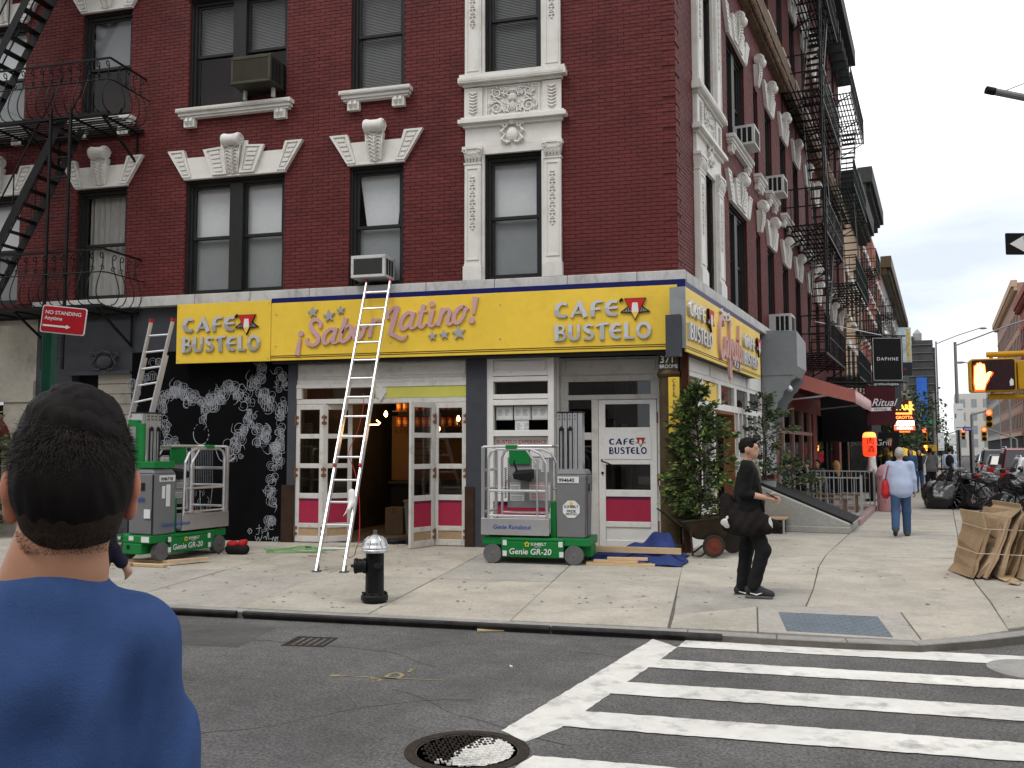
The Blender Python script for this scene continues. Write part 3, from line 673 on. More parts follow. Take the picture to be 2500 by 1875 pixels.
def lintel(mb, w_):
    h = w_/2
    for s in (-1, 1):
        q = [(s*(h+.04), 0), (s*(h-.13), 0), (s*(h+.03), .52), (s*(h+.37), .52)]
        if s > 0: q = [q[1], q[0], q[3], q[2]]
        wedge(mb, q, -.055, .012)
    mb.prism([(-(h-.132), 0), (h-.132, 0), (h-.02, .375), (-(h-.02), .375)], -.045, .012)
    mb.box(-(h+.03), h+.03, -.062, .012, -.035, -.001)
    if w_ > 1.5:
        for s in (-1, 1):
            q = [(s*.42, .002), (s*.125, .002), (s*.20, .52), (s*.62, .49)]
            if s > 0: q = [q[1], q[0], q[3], q[2]]
            wedge(mb, q, -.07, -.03)
            mb.prism([(s*.12-.05, .003), (s*.12+.05, .003), (s*.22+.06, .6), (s*.22-.06, .6)], -.055, -.02)
def sill(mb, w_):
    h = w_/2
    mb.box(-h-.16, h+.16, -.17, .02, -.07, 0); mb.box(-h-.13, h+.13, -.13, .02, -.13, -.072); mb.box(-h-.1, h+.1, -.1, .012, -.17, -.132)
    n = int((w_+.3)/.035)
    for i in range(n): x = -h-.14+i*.035; mb.box(x, x+.02, -.182, -.171, -.055, -.02)
    for s in (-1, 1):
        x = s*(h-.08); mb.box(x-.11, x+.11, -.09, .012, -.33, -.172)
        for dx in (-.045, .045): mb.tube([(x+dx, -.095, -.18), (x+dx, -.115, -.23), (x+dx, -.07, -.31)], [.03, .035, .02], 6)
def win_trim(side, a, b, z, with_sill=True, only_key=False):
    w_ = b-a; c = (a+b)/2
    if not only_key: ornament('lintel', f'lintel{w_:.2f}', lambda mb: lintel(mb, w_), side, c, z+H1+.035)
    ornament('keystone', 'keystone', keystone, side, c, z+H1+.04)
    if with_sill: ornament('window_sill', f'sill{w_:.2f}', lambda mb: sill(mb, w_), side, c, z)
for i in range(4):
    win_trim('A', *winA[i], ZL, False); win_trim('A', *winA[i], ZU)
for i in range(1, len(winB)):
    win_trim('B', *winB[i], ZL, False, i == 2); win_trim('B', *winB[i], ZU, True, i == 2)
    win_trim('B', *winB[i], 12.35, True, i == 2); win_trim('B', *winB[i], 15.8, True, i == 2)
# the white terracotta bay
def foliage_relief(mb, x0, x1, z0, z1, y, seed, n=1):
    rr = random.Random(seed); cx_ = (x0+x1)/2
    for s in (-1, 1):
        for (ex, ez, R, st) in ((.62, .22, .115, 1), (.62, .78, .085, -1), (.28, .80, .06, 1), (.25, .2, .06, -1)):
            c0 = cx_+s*(x1-x0)/2*ex; cz = z0+(z1-z0)*ez
            mb.tube([(c0+s*R*(1-i/26)*math.cos(st*i*.45+1), y-.012-.012*i/26, cz+R*(1-i/26)*math.sin(st*i*.45+1)) for i in range(25)], [.02-.012*i/25 for i in range(25)], 5)
            for k in range(7):
                a = k*.9+ex*5; mb.tube([(c0+R*.9*math.cos(a), y-.01, cz+R*.9*math.sin(a)), (c0+R*1.25*math.cos(a+.3), y-.022, cz+R*1.25*math.sin(a+.3)), (c0+R*1.42*math.cos(a+.75), y-.008, cz+R*1.42*math.sin(a+.75))], [.014, .016, .004], 5)
    h = z1-z0
    mb.lathe([(.02, 0), (.075, .03), (.085, .09), (.05, .13), (.06, .16), (.09, .17)], 12, (cx_, y+.01, z0+h*.42), (0, 0, 1))
    for i in range(7): a = -.9+i*.3; mb.tube([(cx_, y-.02, z0+h*.74), (cx_+.13*math.sin(a), y-.03, z0+h*.74+.12*math.cos(a))], [.016, .008], 5)
    for i in range(5): a = PI-.8+i*.4; mb.tube([(cx_, y-.02, z0+h*.42), (cx_+.1*math.sin(a), y-.03, z0+h*.42+.16*math.cos(a))], [.02, .006], 5)
def chain(mb, x, y, z0, z1, step=.13):
    z = z0; i = 0
    while z < z1:
        mb.ball((x, y, z), .022, (1, .6, 1), 7, 5)
        for s in (-1, 1):
            mb.tube([(x, y, z+.03), (x+s*.035, y-.006, z+.055), (x+s*.048, y, z+.035)], [.010, .014, .005], 5); mb.tube([(x, y, z+.09), (x+s*.03, y-.004, z+.1), (x+s*.04, y, z+.08)], [.008, .011, .004], 5)
        z += step; i += 1
def pilaster(mb, x, z0, z1, y=-.09, w_=.29, base=True, cap=True):
    h = w_/2
    if base: mb.box(x-h-.02, x+h+.02, y-.03, .012, z0, z0+.24); mb.box(x-h-.005, x+h+.005, y-.015, .012, z0+.241, z0+.28)
    zb = z0+(.281 if base else 0); zt = z1-(.30 if cap else 0)
    mb.box(x-h, x+h, y, .012, zb, zt)
    for a, b, c, d in ((x-h+.03, x-h+.05, zb+.06, zt-.06), (x+h-.05, x+h-.03, zb+.06, zt-.06), (x-h+.05, x+h-.05, zb+.06, zb+.08), (x-h+.05, x+h-.05, zt-.08, zt-.06)): mb.box(a, b, y-.014, y+.001, c, d)
    chain(mb, x, y-.008, zb+(zt-zb)*.35, zt-.2)
    if cap:
        mb.box(x-h-.012, x+h+.012, y-.014, .012, zt, zt+.03); mb.box(x-h-.035, x+h+.035, y-.045, .012, z1-.045, z1)
        mb.hexa([(x-h+.02, y, zt+.031), (x+h-.02, y, zt+.031), (x+h-.02, .012, zt+.031), (x-h+.02, .012, zt+.031)], [(x-h-.02, y-.03, z1-.046), (x+h+.02, y-.03, z1-.046), (x+h+.02, .012, z1-.046), (x-h-.02, .012, z1-.046)])
        for i in range(5): xx = x-h+.03+i*(w_-.06)/4; mb.tube([(xx, y-.004, zt+.035), (xx, y-.035, zt+.11), (xx, y-.06, zt+.125)], [.02, .025, .006], 5)
        for i in range(4): xx = x-h+.06+i*(w_-.12)/3; mb.tube([(xx, y-.015, zt+.09), (xx, y-.045, zt+.17), (xx, y-.07, zt+.18)], [.02, .025, .006], 5)
        for s in (-1, 1): mb.tube([(x+s*(h-.01+.045*(1-i/16)*math.cos(i*.55)), y-.045, z1-.085+.045*(1-i/16)*math.sin(i*.55)) for i in range(15)], .012, 5)
def terra(mb, W2, oh):
    # mb local: x centred on the bay, z absolute; W2 half width, oh half opening
    px = (W2+oh)/2; pw = W2-oh
    for s in (-1, 1):
        mb.box(min(s*oh, s*(oh+.05)), max(s*oh, s*(oh+.05)), -.04, .1, ZL+.001, 6.56)
        pilaster(mb, s*(px+.025), ZL, 6.66, w_=pw-.055)
        pilaster(mb, s*(px+.025), 7.905, 10.6, w_=pw-.055, base=False); mb.box(min(s*oh, s*(oh+.05)), max(s*oh, s*(oh+.05)), -.04, .1, 7.906, 10.6)
    mb.box(-W2, W2, -.05, .012, 6.561+.1, 7.0); mb.box(-oh-.051, oh+.051, -.049, .1, 6.53, 6.66)
    mb.box(-W2-.03, W2+.03, -.10, .012, 7.0, 7.055); mb.box(-W2-.10, W2+.10, -.17, .012, 7.056, 7.12); mb.box(-W2-.06, W2+.06, -.12, .012, 7.121, 7.165)
    mb.box(-W2, W2, -.04, .012, 7.166, 7.70)
    for s in (-1, 1):
        x = s*(px+.02); mb.box(x-pw/2+.01, x+pw/2-.01, -.075, -.039, 7.18, 7.68)
        for k in range(7): mb.tube([(x-.07, -.08, 7.27+k*.055), (x, -.1, 7.235+k*.055), (x+.07, -.08, 7.27+k*.055)], [.008, .022, .008], 5)
    for a, b, c, d in ((-oh+.02, -oh+.05, 7.18, 7.68), (oh-.05, oh-.02, 7.18, 7.68), (-oh+.05, oh-.05, 7.18, 7.2), (-oh+.05, oh-.05, 7.66, 7.68)): mb.box(a, b, -.055, -.039, c, d)
    foliage_relief(mb, -oh+.05, oh-.05, 7.2, 7.66, -.045, 3)
    mb.box(-W2-.03, W2+.03, -.10, .012, 7.701, 7.75); mb.box(-W2-.10, W2+.10, -.17, .012, 7.751, 7.84); mb.box(-W2-.08, W2+.08, -.15, .1, 7.841, 7.9)
    n = int((2*W2+.16)/.04)
    for i in range(n): x = -W2-.08+i*.04; mb.box(x, x+.022, -.182, -.171, 7.775, 7.82)
    # cartouche
    mb.ball((0, -.06, 6.83), .12, (.85, .5, 1.05), 12, 8)
    for s in (-1, 1):
        mb.tube([(s*(.13+.06*(1-i/18)*math.cos(i*.5)), -.09, 6.98+.06*(1-i/18)*math.sin(i*.5)) for i in range(17)], .02, 6)
        mb.tube([(s*.13, -.07, 6.95), (s*.19, -.09, 6.87), (s*.13, -.08, 6.82), (s*.18, -.09, 6.74), (s*.1, -.07, 6.69), (s*.03, -.08, 6.7)], [.02, .03, .02, .03, .025, .02], 6)
        mb.tube([(0, -.08, 7.0), (s*.04, -.11, 7.05), (s*.09, -.09, 7.04)], [.03, .025, .01], 6)
    mb.tube([(0, -.09, 7.0), (0, -.12, 7.07)], [.04, .02], 8)
ornament('terracotta_bay', 'terraA', lambda mb: terra(mb, .825, .49), 'A', -2.69, 0)
ornament('terracotta_bay', 'terraB', lambda mb: terra(mb, .95, .465), 'B', 2.085, 0)
# belt course on the side front (rough brown)
M_belt = mat('weathered_brown_terracotta', (.17, .12, .085), .9, var=.3, scale=4, bump=1, bscale=18)
l_, r_ = fac('B', 0, 0); mb = MB(); mb.box(0, 28.2, -.28, .012, 11.55, 11.95); mb.box(0, 28.2, -.16, .012, 11.3, 11.549); mb.build('belt_course', M_belt, bld, loc=l_, rotz=r_)
mb = MB()
for i in range(150): u = .1+i*.165; mb.ball((u+random.uniform(-.03, .03), -.22, 11.42), random.uniform(.07, .1), (.8, .8, 1.3), 7, 5)
tag(mb.build('belt_leaves', M_belt, bld, loc=l_, rotz=r_), kind='stuff')
# stone ledge over the shops, in blocks
def ledge(side, u0, u1, step=1.15):
    u = u0
    while u < u1-.05:
        e = min(u+step*random.uniform(.9, 1.1), u1)
        if u1-e < .3: e = u1
        mb = MB(); mb.prism([(0, 0), (0, 0), (1, 0), (1, 0)], 0, 0) if False else None
        w_ = e-u-.006; d = random.uniform(-.004, .004)
        mb.hexa([(0, -.13+d, -.19), (w_, -.13+d, -.19), (w_, .02, -.19), (0, .02, -.19)], [(0, -.12+d, -.001), (w_, -.12+d, -.001), (w_, .02, .004), (0, .02, .004)])
        l_, r_ = fac(side, u+.003, ZL); mb.build('ledge_block', M_ledge, bld, loc=l_, rotz=r_, bevel=.012); u = e
ledge('A', -12.1, .12); ledge('B', .0, 8.3)
# ================================================================= shop front on the main facade
def pA(name, m, fn, bevel=0.0, parent=bld, u=0, z=0, o=0): mb = MB(); fn(mb); return mb.build(name, m, parent, loc=(u, -o, z), bevel=bevel)
pA('grey_wall', M_grey, lambda mb: (mb.box(-12.05, -11.25, 0, .3, -.1, 4.2), mb.box(-11.25, -9.95, 0, .3, 3.02, 4.2), mb.box(-11.25, -9.95, 0.001, .3, -.1, .9), mb.box(-9.95, -6.6, .02, .3, 3.38, 4.2), mb.box(-6.76, -6.6, -.02, .3, -.06, 3.38)))
pA('mural_wall', M_black, lambda mb: mb.box(-9.95, -6.762, .0, .3, -.1, 3.378))
for i in range(11): pA('shutter_board', M_beige if i > 2 else M_wood, lambda mb: mb.box(-10.72 if i > 1 else -11.1, -9.97, .06, .1, .92+i*.19, 1.1+i*.19), .006)
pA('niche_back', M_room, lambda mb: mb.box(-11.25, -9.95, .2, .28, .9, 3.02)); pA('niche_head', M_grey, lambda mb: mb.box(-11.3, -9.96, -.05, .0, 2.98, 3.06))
def shieldorn(mb):
    mb.ball((0, -.04, 0), .16, (1.05, .4, .8), 12, 8)
    for s in (-1, 1):
        mb.tube([(s*(.22+.08*(1-i/18)*math.cos(i*.5)), -.05, .1+.08*(1-i/18)*math.sin(i*.5)) for i in range(17)], .022, 6); mb.tube([(s*.2, -.05, .05), (s*.27, -.07, -.05), (s*.2, -.06, -.14), (s*.08, -.05, -.15)], .022, 6)
    mb.tube([(-.15, -.05, .15), (0, -.08, .2), (.15, -.05, .15)], .03, 6)
ornament('shield_relief', 'shield', shieldorn, 'A', -10.52, 3.22, mats=M_grey)
pA('beige_shop_wall', M_beige, lambda mb: (mb.box(-16.5, -12.06, .0, .3, 2.55, 4.3), mb.box(-12.75, -12.06, -.03, .29, -.1, 2.55), mb.box(-16.5, -12.06, -.06, 0, 2.5, 2.9), mb.box(-16.5, -14.4, .01, .3, -.1, 2.5)))
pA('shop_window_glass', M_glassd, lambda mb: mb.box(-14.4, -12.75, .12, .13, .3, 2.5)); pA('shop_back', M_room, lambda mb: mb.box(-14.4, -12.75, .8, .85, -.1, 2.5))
pA('grey_pier', M_grey, lambda mb: mb.box(-3.5, -3.15, -.03, .3, -.05, 3.16), .004)
pA('dark_beam', M_dark, lambda mb: (mb.box(-6.6, 0.05, -.02, .3, 3.105, 4.2),))
for a, b in ((-6.85, -6.62), (-3.51, -3.35)): pA('bronze_plate', M_bronze, lambda mb: mb.box(a, b, -.06 if a > -5 else -.035, -.031 if a > -5 else -.021, -.04, .98), .004)
# header boards over the folding doors
def header(mb):
    mb.box(-6.6, -3.5, -.005, .2, 2.375, 2.46); mb.box(-6.6, -3.5, -.02, .2, 2.65, 2.72); mb.box(-6.6, -3.5, .0, .2, 2.722, 2.80); mb.box(-6.6, -3.5, .02, .2, 2.802, 3.10)
    mb.box(-6.58, -5.2, .005, .02, 2.85, 3.06); mb.box(-4.9, -3.52, .005, .02, 2.85, 3.06); mb.box(-6.6, -6.5, -.015, .2, 2.462, 2.648); mb.box(-5.12, -4.92, -.015, .2, 2.462, 2.648)
    mb.prism([(-5.02, 2.40), (-4.92, 2.55), (-5.02, 2.70), (-5.12, 2.55)], -.03, -.016)
pA('header_boards', M_wood, header, .006)
pA('transom_glass', M_glassd, lambda mb: mb.box(-6.5, -5.12, .05, .06, 2.462, 2.648)); pA('lime_transom', M_lime, lambda mb: mb.box(-4.92, -3.5, -.008, .05, 2.462, 2.648))
M_hinge = M_rust
def leaf(loc, ang, w_, flip=1, hinge=True):
    """a folding door leaf: hinge at loc, hung to +x (flip 1) or -x, turned by ang"""
    L_ = sub('door_leaf', bld, loc, ang); f = flip; s = .075
    bx = lambda mb, a, b, *r: mb.box(min(f*a, f*b), max(f*a, f*b), *r)
    mb = MB(); bx(mb, 0, s, -.025, .025, .01, 2.37); bx(mb, w_-s, w_, -.025, .025, .01, 2.37)
    for a, b in ((.01, .11), (.25, .33), (.75, .84), (1.27, 1.35), (1.78, 1.86), (2.28, 2.37)): bx(mb, s, w_-s, -.025, .025, a, b)
    mb.build('frame', M_wood, L_, bevel=.005)
    for a, b in ((.84, 1.27), (1.35, 1.78), (1.86, 2.28)): mb = MB(); bx(mb, s, w_-s, -.003, .003, a, b); mb.build('pane', M_glassd, L_)
    mb = MB(); bx(mb, s, w_-s, -.014, .01, .33, .74); mb.build('red_panel', M_crim, L_); mb = MB(); bx(mb, s, w_-s, -.016, .01, .712, .748); mb.build('panel_edge', M_crimd, L_)
    mb = MB(); bx(mb, s, w_-s, -.012, .01, .11, .25); mb.build('kick_panel', M_rawwood, L_)
    if hinge:
        for z in (.2, 1.2, 2.1):
            mb = MB(); mb.cyl((0, -.035, z-.09), (0, -.035, z+.09), .014, n=8)
            for k in (0, 1): bx(mb, -.04, .05, -.03, -.026, z-.08+k*.1, z-.03+k*.1)
            mb.build('hinge', M_rust, L_)
leaf((-6.6, .02, 0), 0, .52); leaf((-6.08, .0, 0), math.radians(38), .5)
leaf((-3.5, .02, 0), 0, .56, -1); leaf((-4.06, -.02, 0), math.radians(66), .56, -1)
# the bay with the posters, right of the grey pier
def bay(mb):
    mb.box(-3.15, -3.04, 0, .2, -.03, 3.1); mb.box(-2.12, -2.02, 0, .2, -.03, 3.1)
    for a, b in ((-.03, .25), (.74, .86), (1.80, 1.90), (2.31, 2.40), (2.41, 2.49), (2.70, 2.78), (2.79, 2.86)): mb.box(-3.04, -2.12, .002, .2, a, b)
    mb.box(-3.04, -2.12, .03, .2, 2.86, 3.1); mb.box(-2.99, -2.17, .012, .03, 2.9, 3.04)
pA('window_bay', M_woodc, bay, .006)
pA('bay_pane', M_glassd, lambda mb: mb.box(-3.04, -2.12, .1, .106, 1.90, 2.31)); pA('bay_transom', M_glassd, lambda mb: mb.box(-3.04, -2.12, .1, .106, 2.49, 2.70))
pA('bay_panel', M_crim, lambda mb: mb.box(-3.04, -2.12, .06, .1, .25, .74)); pA('bay_panel_edge', M_crimd, lambda mb: mb.box(-3.04, -2.12, .055, .1, .68, .739))
RD = .42                                             # depth of the recessed entrance
def entry(mb):
    mb.box(-2.02, -1.98, .2, RD+.1, -.03, 3.1)
    for a, b in ((2.40, 2.48), (2.70, 2.80)): mb.box(-2.0, -.3, RD-.02, RD+.1, a, b)
    mb.box(-2.0, -.3, RD+.01, RD+.1, 2.80, 3.1); mb.box(-1.9, -.42, RD-.015, RD+.01, 2.86, 3.06)
    mb.box(-2.0, -1.86, RD-.02, RD+.1, -.02, 2.40); mb.box(-1.47, -1.36, RD-.03, RD+.1, -.02, 2.40); mb.box(-.40, -.28, RD-.04, RD+.1, -.02, 3.1)
    mb.box(-1.86, -1.47, RD-.01, RD+.1, -.02, .9); mb.box(-1.86, -1.47, RD-.01, RD+.1, 1.74, 1.86); mb.box(-2.0, -1.86, RD-.02, RD+.1, 2.48, 2.7); mb.box(-.5, -.4, RD-.02, RD+.1, 2.48, 2.7)
pA('entrance_frame', M_wood, entry, .006)
pA('entrance_glass', M_glassd, lambda mb: (mb.box(-1.86, -.5, RD+.04, RD+.046, 2.48, 2.70), mb.box(-1.86, -1.47, RD+.04, RD+.046, .9, 1.74), mb.box(-1.86, -1.47, RD+.04, RD+.046, 1.86, 2.4)))
D_ = sub('entrance_door', bld, (-1.355, RD, 0)); dw = .945
pA('frame', M_woodc, lambda mb: (mb.box(0, .11, -.03, .03, .02, 2.39), mb.box(dw-.11, dw, -.03, .03, .02, 2.39), *[mb.box(.11, dw-.11, -.03, .03, a, b) for a, b in ((.02, .12), (.33, .42), (.82, .93), (1.34, 1.45), (1.82, 1.94), (2.32, 2.39))]), .006, parent=D_)
for a, b in ((.93, 1.34), (1.45, 1.82), (1.94, 2.32)): pA('pane', M_glassd, lambda mb: mb.box(.11, dw-.11, -.004, .004, a, b), parent=D_)
pA('red_panel', M_crim, lambda mb: mb.box(.11, dw-.11, -.016, .01, .42, .80), parent=D_); pA('panel_edge', M_crimd, lambda mb: mb.box(.11, dw-.11, -.018, .01, .775, .82), parent=D_)
pA('kick_panel', M_woodc, lambda mb: mb.box(.11, dw-.11, -.012, .01, .12, .33), parent=D_)
pA('handle', M_bfe, lambda mb: (mb.tube([(.05, -.03, 1.42), (.05, -.1, 1.40), (.16, -.12, 1.36), (.3, -.1, 1.29)], .012, 6), mb.cyl((.06, -.03, 1.2), (.06, -.045, 1.2), .022)), parent=D_)
for z in (.35, 1.1, 2.1): pA('hinge', M_rust, lambda mb: mb.cyl((dw+.01, -.04, z-.09), (dw+.01, -.04, z+.09), .014), parent=D_)
# iron corner column
def column(mb):
    mb.lathe([(.20, 0), (.20, .12), (.185, .14), (.165, .16), (.165, .95), (.185, .97), (.185, 1.03), (.165, 1.05), (.16, 2.72), (.18, 2.74), (.195, 2.78), (.18, 2.82), (.165, 2.84), (.165, 3.08), (.19, 3.12), (.19, 3.3)], 28, (-.17, .03, -.02))
mb = MB(); column(mb); mb.build('corner_column', M_brown, bld, smooth=False)
mb = MB(); mb.box(.02, .13, -.05, .2, -.02, 3.2); mb.build('corner_post', M_brnpost, bld)
o = text(bld, '371', .155, (-.185, -.142, 2.93), M_paper, 'house_number', bold=.004, align='CENTER'); o = text(bld, 'BROOME', .082, (-.165, -.142, 2.845), M_paper, 'street_name', align='CENTER', sx=.85)
# interior of the cafe -------------------------------------------------------
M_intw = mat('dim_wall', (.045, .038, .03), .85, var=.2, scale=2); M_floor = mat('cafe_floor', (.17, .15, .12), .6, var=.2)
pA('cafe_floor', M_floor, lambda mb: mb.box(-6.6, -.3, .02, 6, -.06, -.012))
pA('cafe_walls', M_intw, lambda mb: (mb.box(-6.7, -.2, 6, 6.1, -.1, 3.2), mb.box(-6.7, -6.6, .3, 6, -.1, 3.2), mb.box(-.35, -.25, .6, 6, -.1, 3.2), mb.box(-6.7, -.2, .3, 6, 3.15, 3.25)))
M_menu = mat('menu_board_ochre', (.17, .10, .045), .7, var=.08)
mn = thing('menu_board', 'ochre wall menu board with brown lettering at the back of the cafe', 'menu board', (-5.6, 3.55, .95))
pA('board', M_menu, lambda mb: mb.box(-.65, 1.0, 0, .03, 0, 1.35), parent=mn, u=0, z=0)
M_menud = mat('menu_ink', (.10, .035, .02), .8)
text(mn, 'Calendario', .2, (.02, -.004, 1.12), M_menud, shear=.3, bold=.008); text(mn, 'de Eventos!', .2, (.02, -.004, .93), M_menud, shear=.3, bold=.008); text(mn, 'BUSTELO', .12, (-.6, -.004, .98), M_menud, bold=.01)
for i in range(9): w_ = (.34, .12, .3, .1, .38, .14, .26, .1, .2)[i]; pA('print_line', M_menud, lambda mb: mb.box(.2-w_, .2+w_, -.004, -.001, .8-i*.075, .822-i*.075), parent=mn)
ct = thing('cafe_counter', 'dark service counter inside the cafe behind the open doors', 'counter', (-4.6, 2.9, -.01))
pA('front', M_dark, lambda mb: mb.box(-1.4, .9, 0, .6, 0, .9), parent=ct); pA('top', M_intw, lambda mb: mb.box(-1.45, .95, -.04, .62, .902, .96), .01, parent=ct)
sh = thing('can_shelf', 'high shelf packed with red coffee cans lit by a lamp above the cafe counter', 'shelf', (-4.75, 2.6, 2.05))
pA('board', M_intw, lambda mb: (mb.box(-1.1, .55, -.02, .25, -.03, 0), mb.box(-1.1, .55, -.02, .25, .29, .315), mb.box(-1.1, .55, .25, .27, -.03, .8)), parent=sh)
M_can = mat('coffee_can_red', (.36, .06, .025), .4, .3, island=.35, var=.1); M_can2 = mat('coffee_can_gold', (.45, .26, .05), .4, .4, var=.1)
for r_ in range(2):
    for i in range(11):
        c = thing('coffee_can', f"small red coffee can, number {['one','two','three','four','five','six','seven','eight','nine','ten','eleven'][i]} from the left on the {['lower','upper'][r_]} cafe shelf", 'can', (-5.75+i*.135, 2.68, 2.05+.318*r_), group='coffee cans on the cafe shelf')
        mb = MB(); mb.lathe([(.052, 0), (.055, .006), (.055, .17), (.052, .18)], 12); mb.build('can_body', M_can, c, smooth=False); mb = MB(); mb.lathe([(.0555, .05), (.0558, .055), (.0558, .12), (.0555, .125)], 12); mb.build('can_band', M_can2, c)
M_bulb = mat('lit_filament_bulb', (1, .6, .25), .3, emit=((1, .52, .16), 16)); M_cordb = M_dark
def bulb(x, y, z, lab, pw=5.0):
    b = thing('pendant_bulb', lab, 'bulb', (x, y, z)); mb = MB(); mb.lathe([(.012, .07), (.02, .05), (.034, .02), (.036, 0), (.024, -.03), (.005, -.042)], 14); mb.build('glass', M_bulb, b, smooth=True)
    mb = MB(); mb.cyl((0, 0, .07), (0, 0, 3.15-z), .005, n=5); mb.cyl((0, 0, .07), (0, 0, .13), .018, n=8); mb.build('cord', M_dark, b)
    ld = bpy.data.lights.new('bulb_light', 'POINT'); ld.energy = pw; ld.color = (1, .55, .22); ld.shadow_soft_size = .05; lo_ = put(bpy.data.objects.new('bulb_light', ld), b); lo_.location = (0, 0, -.08)
def Ain(x, y, d): u_, z_ = onA(x, y, -d); return u_, d, z_
z7 = lambda x, y: (700+x/3.687, 950+y/3.687)
bulb(*Ain(*z7(892, 230), 1.9), 'lit pendant bulb above the open cafe doorway', 3.5); bulb(*Ain(*z7(1365, 360), 1.2), 'lit pendant bulb behind the fixed folding door pane', 4); bulb(*Ain(*z7(1545, 270), 1.9), 'lit pendant bulb half hidden at the right edge of the folding doors', 4)
lx = Ain(*z7(940, 150), 2.5); bulb(lx[0], 2.35, 2.62, 'lit bulb over the coffee can shelf', 6)
M_neonw = mat('warm_tube_light', (1, .7, .3), .4, emit=((1, .62, .2), 9))
nl = thing('angular_lamp', 'angular lit tube lamp hanging over the counter', 'lamp', Ain(*z7(800, 320), 2.6)); mb = MB(); mb.tube([(-.2, 0, 0), (.06, 0, 0), (.1, 0, .03), (.02, 0, .09)], .012, 6); mb.build('tube', M_neonw, nl); mb = MB(); mb.cyl((0, 0, .01), (0, 0, 3.15-nl.location.z), .004, n=5); mb.build('cord', M_dark, nl)
nl2 = copy_tree(nl); nl2.location = Ain(*z7(565, 320), 2.6); nl2['label'] = 'angular lit tube lamp seen between the ladder rails'
M_cardd = mat('carton_brown', (.20, .135, .08), .85, var=.1); M_bin = mat('translucent_bin', (.22, .22, .21), .5)
for x0, y0, s, h, lab in ((-4.45, 1.3, .42, .56, 'large brown carton just inside the cafe doorway'), (-5.5, 2.0, .36, .5, 'smaller brown carton under the cafe counter'), (-4.1, 2.3, .5, .9, 'tall dark carton at the side of the cafe counter')):
    b = thing('carton', lab, 'carton', (x0, y0, -.01)); pA('box', M_cardd if h < .8 else M_intw, lambda mb: mb.box(-s/2, s/2, -s/2, s/2, 0, h), .005, parent=b); pA('tape', M_menu, lambda mb: mb.box(-.03, .03, -s/2-.002, s/2+.002, h-.12, h+.002), parent=b)
b = thing('storage_bin', 'pale plastic storage bin on the cafe floor', 'bin', (-4.95, 1.8, -.01)); mb = MB(); mb.hexa([(-.22, -.18, 0), (.22, -.18, 0), (.22, .18, 0), (-.22, .18, 0)], [(-.26, -.2, .62), (.26, -.2, .62), (.26, .2, .62), (-.26, .2, .62)]); mb.build('tub', M_bin, b); pA('lid', M_bin, lambda mb: mb.box(-.28, .28, -.22, .22, .621, .66), .01, parent=b)
pl = thing('black_tarp', 'black plastic tarp bundled on the cafe doorstep', 'tarp', (-4.65, .15, -.012)); prs = [('e', (random.uniform(-.35, .4), random.uniform(-.1, .25), .05), (random.uniform(.12, .2), .12, .06)) for _ in range(8)]; sdf_obj('plastic_sheet', prs+[('e', (.35, .1, .1), (.14, .12, .12))], .02, M_dark, pl, k=.05)
# ================================================================= signs
GL = {
 'C': (.80, [(arc(.47, .5, .35, .41, 52, 308), [.13]+[.17]*3+[.26]*7+[.17]*3+[.13])]),
 'A': (.90, [([(.05, 0), (.47, .95)], .15), ([(.46, 1.0), (.80, 0)], .26), ([(.2, .29), (.64, .29)], .13)]),
 'F': (.74, [([(.2, 0), (.2, .55), (.26, .8), (.42, .93), (.74, .95)], [.25, .25, .22, .15, .12]), ([(.22, .48), (.62, .5)], .13)]),
 'E': (.78, [(arc(.48, .5, .36, .41, 58, 302), [.13]+[.17]*3+[.25]*7+[.17]*3+[.13]), ([(.2, .5), (.70, .53)], .13)]),
 'B': (.76, [([(.15, 0), (.15, 1)], .26), ([(.2, .93), (.48, .91), (.58, .75), (.48, .57), (.2, .54)], .13), ([(.2, .5), (.52, .49), (.66, .28), (.52, .08), (.2, .07)], .15)]),
 'U': (.82, [([(.15, 1), (.15, .4), (.22, .15), (.42, .07), (.6, .15), (.67, .4), (.67, 1)], [.26, .26, .22, .15, .15, .17, .17])]),
 'S': (.74, [([(.62, .84), (.42, .94), (.2, .86), (.16, .7), (.34, .54), (.56, .42), (.62, .24), (.42, .07), (.08, .13)], [.12, .14, .18, .22, .24, .22, .18, .14, .12])]),
 'T': (.74, [([(.38, 0), (.38, .9)], .26), ([(.0, .84), (.25, .92), (.78, .98)], .14)]),
 'L': (.66, [([(.16, 0), (.16, 1)], .26), ([(.05, .07), (.62, .07)], .14)]),
 'O': (.88, [(arc(.45, .5, .35, .42, 0, 360, 24), .2)]),
}
def word(parent, s, u, z, wd, h, y, d, m, m2=None, name='letter', tot=None):
    adv = sum(GL[c][0] for c in s)+.07*(len(s)-1); k = wd/adv; x = u
    for c in s:
        mb = MB(); 
        for i, (pts, ww) in enumerate(GL[c][1]):
            pp = [(p[0]*k, p[1]*h) for p in pts]; sc_ = (k+h)/2; wv = [q*sc_ for q in ww] if isinstance(ww, list) else ww*sc_
            if isinstance(wv, list) and len(wv) != len(pp): wv = [wv[min(int(j*len(wv)/len(pp)), len(wv)-1)] for j in range(len(pp))]
            mb.stroke(pp, wv, y-.0015*i, d-.0005*i, 0 if len(pp) > 10 else (4 if len(pp) > 3 else 0))
        o = mb.build(name, m, parent, loc=(x, 0, z)); x += (GL[c][0]+.07)*k
        if m2: o.data.materials.append(m2); half = h*.47; 
        if m2:
            for p in o.data.polygons:
                if p.center.z > half and p.normal.y < -.5: p.material_index = 1
